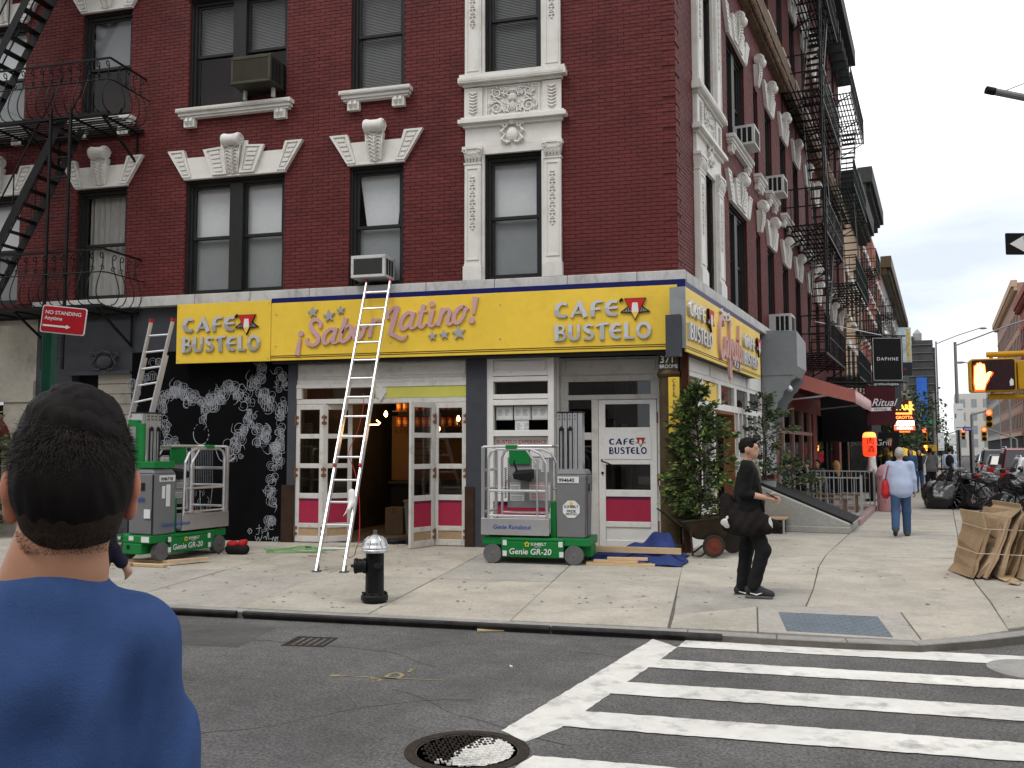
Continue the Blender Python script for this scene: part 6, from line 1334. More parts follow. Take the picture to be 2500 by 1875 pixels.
rg = thing('white_rag', 'white rag hanging from a low rung of the tall ladder', 'rag', (0, 0, 0)); p = onA(*z7(585, 930), 2.55); q = onA(*z7(545, 1130), 2.72)
prs = [('c', (p[0], -2.55, p[1]), (p[0]+.02, -2.58, p[1]-.14), .05, .045), ('c', (p[0]+.02, -2.58, p[1]-.14), (q[0]+.02, -2.72, q[1]+.08), .045, .02), ('c', (q[0]+.02, -2.72, q[1]+.08), (q[0]-.05, -2.74, q[1]-.02), .02, .006), ('c', (p[0]+.03, -2.56, p[1]-.05), (p[0]+.06, -2.6, p[1]-.3), .03, .012)]
sdf_obj('cloth', prs, .012, M_white, rg, k=.03)
M_rope = mat('red_rope', (.38, .03, .04), .7); M_wcord = mat('green_cord', (.16, .38, .13), .5)
rp_ = thing('red_rope', 'thin red pull rope hanging inside the tall ladder', 'rope', (0, 0, 0)); mb = MB()
pts = [(*onA(*z7(x, y), o), o) for x, y, o in ((690, 40, 1.2), (688, 170, 1.4), (640, 370, 1.6), (575, 520, 1.8), (560, 600, 1.9), (610, 735, 2.1), (650, 950, 2.3), (655, 1300, 2.7), (625, 1440, 2.9))]; pts = [(u, -o, z) for u, z, o in pts]; g = onG(*z7(560, 1520)); pts += [(g.x, g.y, g.z+.01)]; g = onG(*z7(190, 1505)); pts += [(g.x, g.y, g.z+.01)]
mb.tube(spline(pts, 1, 6)[0], .006, 5); mb.build('rope_line', M_rope, rp_, smooth=True)
gc = thing('green_cord', 'tangled green extension cord on the pavement beside the doors', 'cord', (0, 0, 0)); mb = MB(); pts = []
for i in range(34):
    a = i*.75; c = Vector((-5.95, -1.05)); R_ = .42+.12*math.sin(i*1.9); x = c.x+R_*1.25*math.cos(a)+.1*math.sin(i*.7); y = c.y+R_*.62*math.sin(a)+.1*math.cos(i*1.1); pts.append((x, y, gz(x, y)+.012+.004*(i % 4)))
pts += [(-5.4, -.6, .02), (-5.1, -.3, 0.0), (-5.2, .2, .0)]
mb.tube(spline(pts, 1, 5)[0], .007, 5); mb.build('cord_line', M_wcord, gc, smooth=True)
mb = MB(); mb.box(-.05, .05, -.02, .02, .01, .045); mb.build('plug_end', M_dark, gc, loc=(-5.9, -.85, gz(0, -.85)), bevel=.006)
# tool bag
tb_ = thing('tool_bag', 'small red and black open tool bag on the pavement by the mural wall', 'bag', (-6.72, -1.62, gz(0, -1.62)))
M_rb = mat('red_canvas', (.42, .02, .025), .7, var=.15); M_kb = mat('black_canvas_bag', (.016, .014, .014), .8, var=.2)
sdf_obj('bag_body', [('e', (0, 0, .09), (.17, .1, .1)), ('e', (.1, 0, .08), (.1, .09, .09)), ('e', (-.1, 0, .08), (.1, .09, .09))], .012, M_kb, tb_, k=.03, cuts=[((0, 0, 0), (0, 0, -1)), ((0, 0, .14), (0, 0, 1))]); sdf_obj('bag_top', [('e', (-.08, 0, .15), (.1, .085, .06)), ('e', (.09, 0, .17), (.07, .08, .06)), ('e', (.14, 0, .2), (.03, .05, .035))], .01, M_rb, tb_, k=.02)
mb = MB(); mb.tube([(-.16, -.02, .12), (-.24, -.06, .05), (-.27, -.1, .0)], .008, 5); mb.build('strap', M_kb, tb_)
# wooden frame under the left lift
M_pine = mat('pine_lumber', (.55, .40, .24), .75, var=.15, scale=2, stretch=(1, 7, 7), dirt=((.4, .26, .14), .4, 4))
wf = thing('timber_frame', 'pale timber sill frame lying under the lift by the mural', 'timber', (-7.35, -2.75, gz(0, -2.9)), -.08)
for x0, x1, y0, y1 in ((-.9, .42, -.35, -.26), (-.9, .3, .05, .14)): mb = MB(); mb.box(x0, x1, y0, y1, 0, .04); mb.build('plank', M_pine, wf, bevel=.003, seg=1)
mb = MB(); mb.M = Matrix.Rotation(1.0, 4, 'Z'); mb.box(.05, .62, -.42, -.33, .041, .08); mb.build('plank', M_pine, wf)
# hydrant ---------------------------------------------------------------------------
hy = thing('fire_hydrant', 'black fire hydrant with silver bonnet at the kerb', 'hydrant', (-3.04, -4.87, gz(0, -4.87)), .15)
M_hb = mat('hydrant_black', (.012, .012, .013), .38, .1, var=.2, bump=.15, bscale=40); M_hs = mat('hydrant_silver', (.55, .56, .57), .38, .75, var=.12, scale=9, bump=.2, bscale=50)
mb = MB(); mb.lathe([(.13, 0), (.135, .02), (.15, .03), (.15, .075), (.135, .09), (.105, .11), (.102, .2), (.10, .52), (.10, .55), (.118, .56)], 30); mb.build('barrel', M_hb, hy, smooth=False, bevel=.004)
for i in range(8): a = i*PI/4; mb = MB(); mb.lathe([(.018, 0), (.018, .02), (.001, .022)], 6, (.128*math.cos(a), .128*math.sin(a), .092)); mb.build('flange_bolt', M_hb, hy)
mb = MB(); mb.lathe([(.13, .545), (.148, .55), (.148, .575), (.14, .585), (.143, .60), (.136, .615), (.125, .63), (.118, .66), (.095, .70), (.06, .725), (.035, .735), (.03, .74)], 30); mb.build('bonnet', M_hs, hy, bevel=.002)
mb = MB(); mb.lathe([(.03, .735), (.024, .74), (.022, .79), (.001, .792)], 5); mb.build('operating_nut', M_tyre, hy)
for i in range(6): a = i*PI/3+.3; mb = MB(); mb.tube([(.142*math.cos(a), .142*math.sin(a), .60), (.115*math.cos(a), .115*math.sin(a), .68), (.07*math.cos(a), .07*math.sin(a), .722)], [.008, .009, .006], 5); mb.build('bonnet_rib', M_hs, hy)
mb = MB(); mb.lathe([(.085, 0), (.085, .03), (.075, .05), (.078, .10), (.085, .105), (.085, .135), (.07, .14), (.02, .145), (.016, .175), (.001, .176)], 20, (-.085, -.02, .40), (-1, -.15, 0)); mb.build('large_nozzle', M_hb, hy, bevel=.003)
mb = MB(); mb.lathe([(.055, 0), (.055, .03), (.05, .035), (.058, .04), (.058, .07), (.045, .072), (.04, .085), (.018, .09), (.014, .115), (.001, .116)], 18, (.05, -.085, .395), (.35, -.94, 0)); mb.build('small_nozzle', M_hb, hy, bevel=.003)
# blanket and lumber by the lift
M_blan = mat('navy_moving_blanket', (.028, .045, .15), .9, var=.2, scale=4, bump=.8, bscale=45)
bl = thing('moving_blanket', 'rumpled navy moving blanket by the corner column behind the planks', 'blanket', (0, 0, 0))
gx, gy = 46, 26; mb = MB(); O0 = Vector((-1.28, -1.42)); 
def bh(s, t_):
    x = -1.28+1.40*s; y = -1.45+.95*t_-.18*s*(1-t_); h = .03+.03*math.sin(s*17+t_*5)*math.sin(t_*11+s*3)+.015*math.sin(s*31)
    peak = math.exp(-((s-.80)/(.30 if s < .8 else .10))**2-((t_-.82)/.4)**2)*(.33+.04*math.sin(s*23+t_*7)); ridge = math.exp(-((s-.40)/.28)**2-((t_-.9)/.3)**2)*.06
    edge = min(1, 6*min(s, 1-s, t_+.02, 1.02-t_)+.15)
    return (x+.03*math.sin(t_*9+s*4), y+.03*math.sin(s*13), gz(x, y)+.008+max(.0, (h+peak+ridge)*edge))
vs = [bh(i/gx, j/gy) for j in range(gy+1) for i in range(gx+1)]; mb.add(vs, [(j*(gx+1)+i, j*(gx+1)+i+1, (j+1)*(gx+1)+i+1, (j+1)*(gx+1)+i) for j in range(gy) for i in range(gx)])
o = mb.build('blanket_cloth', M_blan, bl, smooth=True, fix=False); md = o.modifiers.new('s', 'SOLIDIFY'); md.thickness = .012; md.offset = 1
def plank(label, p, L_, ang, z, w_=.09, h_=.035): 
    mb = MB(); mb.box(-L_/2, L_/2, -w_/2, w_/2, 0, h_); o = mb.build('lumber_plank', M_pine, loc=(p[0], p[1], gz(*p)+z), rotz=ang, bevel=.002, seg=1); tag(o, label, 'plank', 'loose planks by the blanket')
plank('longest pale plank lying across the navy blanket', (-.62, -1.22), 1.36, -.05, .13, .05, .085); 
for i, (x, y, L_, a, z, lab) in enumerate(((-.75, -1.62, .95, .03, .0, 'plank lowest at the front of the short pile'), (-.95, -1.52, .6, -.05, .0, 'plank sticking out at the end of the short pile nearest the lift'), (-.62, -1.5, .7, .06, .0, 'plank low at the back of the short pile'), (-.82, -1.58, .62, .0, .037, 'plank second from the top of the short pile'), (-.66, -1.55, .56, .08, .074, 'plank on top of the short pile by the blanket'))): plank('short pale '+lab, (x, y), L_, a, z)
# wheelbarrow planter with a yew ----------------------------------------------------------------
M_wb = mat('rusty_dark_steel', (.045, .036, .024), .6, .3, var=.3, scale=6, dirt=((.09, .05, .025), .5, 8)); M_wheelr = mat('rusty_red_wheel', (.13, .035, .025), .7, var=.3, dirt=((.05, .03, .02), .5, 12)); M_tyr = mat('old_tyre', (.04, .034, .028), .85, var=.2)
wb = thing('wheelbarrow_planter', 'old dark steel two-wheeled barrow used as a planter at the corner column', 'planter', (.34, -.36, 0), .25)
mb = MB(); q = [(-.30, -.26), (.30, -.26), (.30, .26), (-.30, .26)]; a = [(-.16, -.2, .26), (.22, -.2, .22), (.22, .2, .22), (-.16, .2, .26)]; b = [(-.38, -.3, .52), (.44, -.3, .60), (.44, .3, .60), (-.38, .3, .52)]
mb.hexa(a, b); mb.build('tray', M_wb, wb, bevel=.02); mb = MB(); mb.tube([(-.38, -.3, .52), (.44, -.3, .60), (.44, .3, .60), (-.38, .3, .52)], .014, 6, closed=True); mb.build('rim', M_wb, wb)
for y in (-.3, .3):
    w_ = sub('wheel', wb, (.08 if y < 0 else .50, y*.95, .165)); mb = MB(); mb.lathe([(.10, -.02), (.155, -.022), (.165, 0), (.155, .022), (.10, .02)], 26, (0, 0, 0), (0, 1, 0)); mb.build('tyre', M_tyr, w_); mb = MB(); mb.lathe([(.125, -.008), (.12, .024), (.06, .03), (.03, .04), (.001, .042)], 22, (0, 0, 0), (0, -1 if y < 0 else 1, 0)); mb.build('rim', M_wheelr, w_)
    mb = MB(); mb.tube([(-.38, y*.9, .45), (-.62, y*.9, .66), (-.66, y*.9, .68)], .014, 6); mb.build('handle', M_wb, wb); mb = MB(); mb.tube([(-.25, y*.85, .4), (-.22, y*.85, .02), (-.1, y*.85, .02), (.1, y*.8, .17)], .016, 6); mb.build('leg', M_wb, wb)
# foliage helper
def leaves(n, pos, size, m, name, parent, seed=1, long_=2.2, droop=.3, dirs=None):
    rg_ = np.random.default_rng(seed); P = np.asarray(pos)[rg_.integers(0, len(pos), n)] if len(pos) != n else np.asarray(pos)
    d = rg_.normal(size=(n, 3)) if dirs is None else np.asarray(dirs)+rg_.normal(size=(n, 3))*.35
    d[:, 2] -= droop; d /= np.linalg.norm(d, axis=1)[:, None]; a = rg_.normal(size=(n, 3)); x = np.cross(d, a); x /= np.linalg.norm(x, axis=1)[:, None]
    s = size*rg_.uniform(.6, 1.3, n)[:, None]; L_ = d*s*long_; X_ = x*s*.5
    V = np.stack([P, P+L_*.45+X_, P+L_, P+L_*.45-X_], 1).reshape(-1, 3); F = np.arange(4*n).reshape(-1, 4)
    me = bpy.data.meshes.new(name); me.from_pydata(V.tolist(), [], F.tolist()); me.materials.append(m); me.update(); o = inst(name, me, parent); return o
M_yew = mat('yew_green', (.045, .072, .024), .6, var=.2, island=.55); M_yew2 = mat('yew_tip_green', (.125, .165, .045), .6, var=.2, island=.4); M_twig = mat('brown_twig', (.07, .045, .028), .8)
def yew(label, loc, H_, R_, seed, nb=150, cat='shrub', name='yew_shrub', m1=None, m2=None, prof=None):
    rr = random.Random(seed); t = thing(name, label, cat, loc); mb = MB(); pos, dirs, tp_, td = [], [], [], []
    mb.tube([(0, 0, -.1), (.03, .02, H_*.4), (-.03, 0, H_*.75), (.02, -.01, H_)], [.025, .02, .012, .004], 6)
    for i in range(nb):
        f = (i+rr.random())/nb; z = H_*f; a = rr.random()*2*PI; rad = (prof(f) if prof else R_*(1.0 if f < .55 else 1-(f-.55)/.5*.85))*rr.uniform(.45, 1.3); rad = max(rad, .06)
        e = Vector((rad*math.cos(a), rad*math.sin(a), z+rr.uniform(-.08, .18)*(rad/R_))); s0 = Vector((0, 0, z*.97)); mid = (s0+e)/2+Vector((0, 0, .05)); mb.tube([s0, mid, e], [.008, .005, .002], 4)
        for k in range(26):
            u_ = .25+.75*rr.random(); p = s0.lerp(e, u_)+Vector((rr.gauss(0, .035), rr.gauss(0, .035), rr.gauss(0, .03)+.02)); d = (e-s0).normalized(); pos.append(p); dirs.append((d.x, d.y, d.z+rr.uniform(-.3, .3)))
            if u_ > .82: tp_.append(p+d*.03); td.append((d.x, d.y, d.z))
    mb.build('stem', M_twig, t); n = len(pos); tag(leaves(n, pos, .040, m1 or M_yew, 'foliage', t, seed, 2.4, .25, dirs), kind='stuff'); tag(leaves(len(tp_), tp_, .042, m2 or M_yew2, 'young_tips', t, seed+1, 2.2, .2, td), kind='stuff'); return t
yew('tall dark yew shrub growing from the steel barrow at the corner', (.28, -.36, .5), 2.02, .43, 5, 140, prof=lambda f: .44*(1-.12*f) if f < .55 else .40*(1-(f-.55)/.45)**.7+.05)
M_leafl = mat('light_leaf', (.15, .18, .085), .55, var=.2, island=.4); M_leafd = mat('mid_leaf', (.07, .10, .05), .55, var=.2, island=.4)
yew('loose leafy shrub climbing beside the cafe ramp', tuple(Bp(4.9, .42, .93)), 1.75, .55, 9, 48, name='leafy_shrub', m1=M_leafd, m2=M_leafl); yew('trailing leafy plant on the terrace by the near railing', tuple(Bp(6.5, .7, .6)), .75, .5, 12, 34, name='leafy_plant', m1=M_leafd, m2=M_leafl)
# parking sign -------------------------------------------------------------------------------------
M_gpost = mat('green_post_paint', (.008, .055, .032), .5, .2, var=.15); M_sred = mat('sign_red', (.40, .012, .02), .4, var=.03)
pd = 4.55; pb = at(115, 1000, pd); sg_ = thing('parking_sign', 'red no standing sign on a green post at the near kerb', 'sign', (pb.x, pb.y, ROAD_Z)); c1 = at(108, 745, pd); c2 = at(215, 760, pd); c3 = at(108, 812, pd)
mb = MB(); zt = at(115, 745, pd).z-ROAD_Z; mb.box(-.028, .028, -.02, .02, 0, zt); mb.build('post', M_gpost, sg_, bevel=.004)
wd_ = (c2-c1).length; hg_ = c1.z-c3.z; ang = math.atan2(c2.y-c1.y, c2.x-c1.x)
pl_ = sub('plate_mount', sg_, (c1.x-pb.x, c1.y-pb.y-.025, c3.z-ROAD_Z), ang-.0); sh_ = -.055*wd_/.216
def rr_(x0, x1, z0, z1, r_, n=5):
    out = []
    for cx_, cz_, a0 in ((x1-r_, z1-r_, 0), (x0+r_, z1-r_, 90), (x0+r_, z0+r_, 180), (x1-r_, z0+r_, 270)): out += [(cx_+r_*math.cos(math.radians(a0+90*i/n)), cz_+r_*math.sin(math.radians(a0+90*i/n))) for i in range(n+1)]
    return out
pl_.rotation_euler = (0, .10, ang)
mb = MB(); mb.prism(rr_(0, wd_, 0, hg_, .012), 0, .004); mb.build('border', M_white, pl_); mb = MB(); mb.prism(rr_(.005, wd_-.005, .005, hg_-.005, .01), -.002, 0); mb.build('face', M_sred, pl_)
k = wd_/.216; text(pl_, 'NO STANDING', .0255*k, (.016*k, -.003, hg_-.042*k), M_white, bold=.012, ext=.0004); text(pl_, 'Anytime', .0255*k, (.016*k, -.003, hg_-.07*k), M_white, bold=.012, ext=.0004)
mb = MB(); mb.box(.012*k, .125*k, -.0035, -.002, .030*k, .039*k); mb.prism([(.125*k, .024*k), (.147*k, .0345*k), (.125*k, .045*k)], -.0036, -.002); mb.build('arrow', M_white, pl_)
# ivy and red arch awning at the far left
pl2 = thing('arched_awning', 'dark red arched awning over the beige shop window at the frame edge', 'awning', (-13.3, 0, 0)); M_dkred = mat('dark_red_canvas', (.10, .025, .02), .8, var=.15); mb = MB(); n = 12
for i in range(n):
    a0, a1 = PI*i/n, PI*(i+1)/n; f = lambda a, y: (.75*math.cos(a), y, 1.75+.62*math.sin(a)); mb.quad(f(a0, -.02), f(a1, -.02), (.75*math.cos(a1), -.75, 1.75), (.75*math.cos(a0), -.75, 1.75))
mb.build('canvas', M_dkred, pl2, fix=False); mb = MB(); mb.tube([(-.75, -.02, 1.75), (-.75, -.75, 1.75), (.75, -.75, 1.75), (.75, -.02, 1.75)], .012, 5); mb.build('frame_bar', M_alu, pl2)
for z in (1.75, 1.3): mb = MB(); mb.cyl((.45, -.3, z), (1.35, -.3, z), .012, n=6); mb.build('frame_bar', M_white, pl2)
yew('sparse ivy bush by the beige shop front', (-12.6, -.55, .0), 2.3, .5, 21, 90, name='ivy_bush', m1=M_leafd, m2=M_leafl)
# ================================================================= the side street and the far town
# cornice of the corner building along the side street
M_corn = mat('dark_green_cornice', (.04, .045, .042), .7, var=.2, world=True)
pB('cornice', M_corn, lambda mb: (mb.box(-.5, 28.2, -.75, .01, 18.7, 19.4), mb.box(-.3, 28.2, -.45, .01, 18.1, 18.699), *[mb.box(.3+i*.9, .55+i*.9, -.6, -.01, 17.6, 18.1) for i in range(31)]))
def facade_building(label, u0, u1, o, h, m, dep=12, cols=4, z0=4.3, fl=3.3, corn=None, right=False, name='town_house', sillm=None, shop=None, wm=None):
    """a house in the street frame: left row faces +o, right row faces -o"""
    if not right: t = thing(name, label, 'building', tuple(Bp(u0, o, 0)), TB)
    else: t = thing(name, label, 'building', tuple(Bp(u1, o, 0)), TB+PI)
    L_ = u1-u0; mb = MB(); mb.box(0, L_, 0, dep, -.2, h); mb.build('wall', m, t)
    if corn: mb = MB(); mb.box(-.15, L_+.1, -.75, -.002, h-.5, h+.35); mb.box(-.05, L_+.05, -.4, -.003, h-1.0, h-.5); [mb.box(.3+i*.8, .5+i*.8, -.6, -.004, h-.95, h-.5) for i in range(int(L_/.8))]; mb.build('cornice', corn, t)
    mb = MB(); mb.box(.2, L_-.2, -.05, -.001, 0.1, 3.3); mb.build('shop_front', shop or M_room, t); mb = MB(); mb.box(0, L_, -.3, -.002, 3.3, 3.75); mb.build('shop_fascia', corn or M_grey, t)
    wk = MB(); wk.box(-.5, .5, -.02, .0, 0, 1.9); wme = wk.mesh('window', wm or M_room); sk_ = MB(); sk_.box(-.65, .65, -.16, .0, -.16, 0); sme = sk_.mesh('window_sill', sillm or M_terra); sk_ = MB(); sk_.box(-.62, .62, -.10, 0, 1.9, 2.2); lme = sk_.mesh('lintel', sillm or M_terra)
    z = z0
    while z+2.4 < h-.6:
        for i in range(cols):
            x = L_*(i+.5)/cols; w_ = inst('window', wme, t, (x, -.003, z)); inst('window_sill', sme, w_, (0, .002, 0)); inst('lintel', lme, w_, (0, .002, 0))
        z += fl
    return t
M_orb = mat('orange_brick', (.30, .115, .065), .8, var=.12, scale=1.5, world=True); M_tanb = mat('tan_stucco', (.42, .30, .20), .8, var=.12, world=True); M_redb = mat('far_red_brick', (.22, .065, .05), .8, var=.12, world=True); M_greyb = mat('grey_stone_front', (.28, .275, .265), .8, var=.12, world=True); M_paleb = mat('pale_stone_front', (.5, .48, .44), .8, var=.1, world=True)
facade_building('tan and orange tenement beyond the corner building, behind green fire stairs', 28.25, 38, 0, 13.6, M_tanb, cols=4, corn=M_corn)
fire_escape('slim green fire escape further along on the tan tenement', 'B', 33.5, 36.8, (4.3, 7.4, 10.5), 1.05, M_bfe2, stairs=True)
facade_building('red brick tenement with heavy black bracketed cornice up the street', 38.1, 48.5, 0, 16.6, M_redb, cols=5, corn=M_corn); facade_building('orange red brick house past the corniced tenement', 48.6, 58, 0, 15.3, M_orb, cols=4); facade_building('brown brick loft with flat overhanging cornice down the side street', 58.2, 97, 0, 15.6, M_greyb, cols=12, corn=M_brown); fire_escape('distant black fire escape on the orange house', 'B', 50, 53, (4.3, 7.4, 10.5), 1.1, M_bfe)
facade_building('pale stone house in the distance along the cafe side of the street', 97.2, 135, 0, 9.5, M_paleb, cols=12)
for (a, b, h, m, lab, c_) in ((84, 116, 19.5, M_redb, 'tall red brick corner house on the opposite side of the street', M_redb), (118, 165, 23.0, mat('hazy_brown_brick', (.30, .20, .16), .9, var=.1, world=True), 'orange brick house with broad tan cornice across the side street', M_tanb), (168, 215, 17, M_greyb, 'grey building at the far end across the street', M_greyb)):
    facade_building(lab, a, b, 13.2, h, m, cols=int((b-a)/2.6), corn=c_, right=True, sillm=m)
t = thing('distant_block', 'pale apartment block closing the far end of the side street', 'building', tuple(Bp(230, 16, 0)), -SKEW); mb = MB(); mb.box(-9, 7, 0, 20, 0, 15); mb.build('wall', M_paleb, t)
for i in range(6):
    for j in range(4): mb = MB(); mb.box(-8+i*2.5, -6.8+i*2.5, -.05, 0.02, 2+j*3.2, 4+j*3.2); mb.build('window', M_galv, t)  # window tone kept near the wall's, distance haze put into the colour
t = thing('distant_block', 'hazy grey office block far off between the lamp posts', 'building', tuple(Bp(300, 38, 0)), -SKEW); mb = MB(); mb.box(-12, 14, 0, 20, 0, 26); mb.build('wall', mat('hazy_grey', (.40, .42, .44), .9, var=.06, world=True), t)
for i in range(6):
    for j in range(6): mb = MB(); mb.box(-10+i*4, -8+i*4, -.05, 0.02, 3+j*4, 5+j*4); mb.build('window', M_slat, t)
M_scaf = mat('dark_netting', (.055, .054, .055), .9, var=.25, scale=.3, world=True); M_scafb = mat('scaffold_bar', (.12, .118, .115), .8); M_bluen = mat('blue_netting', (.03, .11, .42), .8, var=.15, scale=.4, world=True)
tw = at(2268, 1098, 250); dt = thing('netted_tower', 'dark tower wrapped in scaffold netting with a water tank on its roof', 'tower', (tw.x, tw.y, 0), -SKEW+.15)
mb = MB(); mb.box(-4.6, 1.9, 0, 14, 0, 32); mb.build('wall', M_scaf, dt); mb = MB(); mb.box(1.901, 2.6, 1, 26, 0, 30); mb.build('side_wall', M_scaf, dt)
for i in range(14): mb = MB(); mb.box(-4.7, 2.0, -.35, -.01, 2+i*2.2, 2.18+i*2.2); mb.build('scaffold_deck', M_scafb, dt)
mb = MB(); mb.box(-2.7, 0, -.6, -.36, 3, 21.5); mb.build('blue_net', M_bluen, dt); tk_ = MB(); tk_.lathe([(1.1, 32), (1.2, 34.2), (.2, 35.4), (.001, 35.5)], 16, (-1.6, 3, 0)); tk_.build('water_tank', M_greyb, dt); mb = MB(); mb.box(-4.6, -3, 0, 5, 32.01, 33.2); mb.build('roof_hut', M_scaf, dt)
# hanging signs
def hang(label, px0, py0, px1, py1, dep, m, name='hanging_sign', border=None, thick=.05, rot=None):
    a = at(px0, py1, dep); b = at(px1, py1, dep); c = at(px0, py0, dep); w_ = (b-a).length; h_ = c.z-a.z; t = thing(name, label, 'sign', a, math.atan2(b.y-a.y, b.x-a.x) if rot is None else rot)
    mb = MB(); mb.box(0, w_, 0, thick, 0, h_); mb.build('panel', m, t, bevel=.006)
    if border:
        e = .03*w_; mb = MB(); q = .012*w_
        for x0, x1, z0, z1 in ((e, w_-e, e, e+q), (e, w_-e, h_-e-q, h_-e), (e, e+q, e+q, h_-e-q), (w_-e-q, w_-e, e+q, h_-e-q)): mb.box(x0, x1, -.004, 0, z0, z1)
        mb.build('border', border, t)
    return t, w_, h_
M_sblack = mat('sign_black', (.006, .006, .007), .5); M_maroon = mat('maroon_banner', (.055, .012, .016), .8, var=.15, bump=.2, bscale=6)
t, w_, h_ = hang('black hanging sign with white serif shop name high over the restaurant', 2131, 822, 2206, 931, 30, M_sblack, border=M_paper); text(t, 'DAPHNE', .155*w_, (w_/2, -.006, h_*.47), M_white, align='CENTER', space=1.25)
for z in (h_+.04, -.04): mb = MB(); mb.cyl((-2.3, .02, z), (w_+.12, .02, z), .025, n=8); mb.build('bracket', M_bfe, t)
mb = MB(); mb.tube([(-2.2, .02, h_+.6), (w_*.4, .02, h_+.05)], .012, 5); mb.build('stay', M_alu, t); mb = MB(); mb.lathe([(.03, 0), (.09, .05), (.07, .12), (.02, .15)], 10, (w_*.45, .02, h_+.06)); mb.build('flood_lamp', M_alu, t)
t, w_, h_ = hang('maroon cloth banner with white script hanging under the black sign', 2116, 944, 2188, 1038, 28.5, M_maroon); text(t, 'Ritual', .36*w_, (w_*.17, -.006, h_*.50), M_paper, shear=.4, bold=.004); 
mb = MB(); mb.prism([(.14*w_, h_*.36), (.86*w_, h_*.38), (.82*w_, h_*.425), (.86*w_, h_*.47), (.14*w_, h_*.45)], -.004, 0); mb.build('ribbon', M_paper, t); text(t, 'VINTAGE', .11*w_, (w_*.48, -.006, h_*.383), M_maroon, align='CENTER', bold=.01); mb = MB(); mb.cyl((-1.9, .02, h_+.02), (w_+.1, .02, h_+.02), .018, n=8); mb.build('bracket', M_bfe, t)
t, w_, h_ = hang('grey board with cut off white lettering between the black sign and banner', 2132, 928, 2202, 1000, 33, M_grey); text(t, 'greecologies', .17*w_, (.06, -.006, h_*.84), M_paper, bold=.006); mb = MB(); mb.cyl((-2.5, .02, h_-.1), (.05, .02, h_-.1), .03, n=8); mb.build('bracket', M_bfe, t)
M_sea = mat('billboard_sky', (.50, .60, .62), .6, var=.4, scale=.6); M_sead = mat('billboard_dark', (.02, .03, .035), .6, var=.2); M_gold = mat('billboard_gold', (.55, .42, .14), .6, var=.3, scale=2)
t, w_, h_ = hang('tall pale billboard with gold stripe on the brown loft', 2173, 798, 2228, 918, 92, M_sea, 'billboard'); mb = MB(); mb.box(.02, w_-.02, -.03, -.005, .02, h_*.28); mb.build('dark_foot', M_sead, t); mb = MB(); mb.box(w_*.78, w_*.94, -.03, -.005, h_*.3, h_*.97); mb.build('gold_stripe', M_gold, t); text(t, 'ORN', .17*w_, (w_*.55, -.04, h_*.12), M_red, bold=.01, align='CENTER'); mb = MB(); mb.box(-3.5, 0, .1, .3, h_*.2, h_*.3); mb.box(-3.5, 0, .1, .3, h_*.7, h_*.8); mb.build('bracket', M_bfe, t)
M_neo = mat('neon_orange', (1, .25, .05), .5, emit=((1, .19, .04), 2.6)); M_neow = mat('neon_white', (1, .95, .9), .5, emit=((1, .93, .86), 2.2)); M_neoy = mat('neon_yellow', (1, .8, .1), .5, emit=((1, .68, .06), 2.0)); M_dkr = mat('neon_backing', (.10, .02, .015), .6)
M_neor = mat('neon_panel_red', (.8, .12, .06), .5, emit=((1, .14, .06), .9))
nd = 46
t, w_, h_ = hang('orange bordered neon parking sign with yellow letters', 2186, 980, 2226, 1012, nd, M_dkr, 'neon_sign', thick=.2); text(t, 'PARK', .45*w_, (w_*.04, -.02, h_*.35), M_neoy, bold=.02); mb = MB(); mb.box(w_*.84, w_*1.0, -.03, -.002, 0, h_); mb.box(0, w_*.839, -.03, -.002, 0, h_*.14); mb.build('neon_border', M_neo, t); mb = MB(); mb.cyl((-5, .1, h_*.7), (0, .1, h_*.7), .05, n=8); mb.cyl((-5, .1, h_*.2), (0, .1, h_*.2), .05, n=8); mb.build('bracket', M_bfe, t)
t, w_, h_ = hang('neon grotto sign with white lit band over red lettered boards', 2183, 1014, 2234, 1057, nd-1, M_dkr, 'neon_sign', thick=.2)
text(t, 'GROTTA', .2*w_, (w_*.5, -.02, h_*.80), M_neo, bold=.012, align='CENTER'); mb = MB(); mb.prism([(.02*w_, h_*.42), (.96*w_, h_*.42), (.96*w_, h_*.7), (.18*w_, h_*.7)], -.03, -.004); mb.build('lit_band', M_neow, t); mb = MB(); mb.box(0, w_, -.025, -.004, h_*.16, h_*.41); mb.build('lit_board', M_neor, t); text(t, 'AZZURRA', .17*w_, (w_*.5, -.04, h_*.21), M_neow, bold=.01, align='CENTER'); text(t, 'GOAVINO', .11*w_, (w_*.5, -.02, h_*.03), M_neo, bold=.012, align='CENTER'); mb = MB(); mb.cyl((-5, .1, h_*.8), (0, .1, h_*.8), .05, n=8); mb.build('bracket', M_bfe, t)
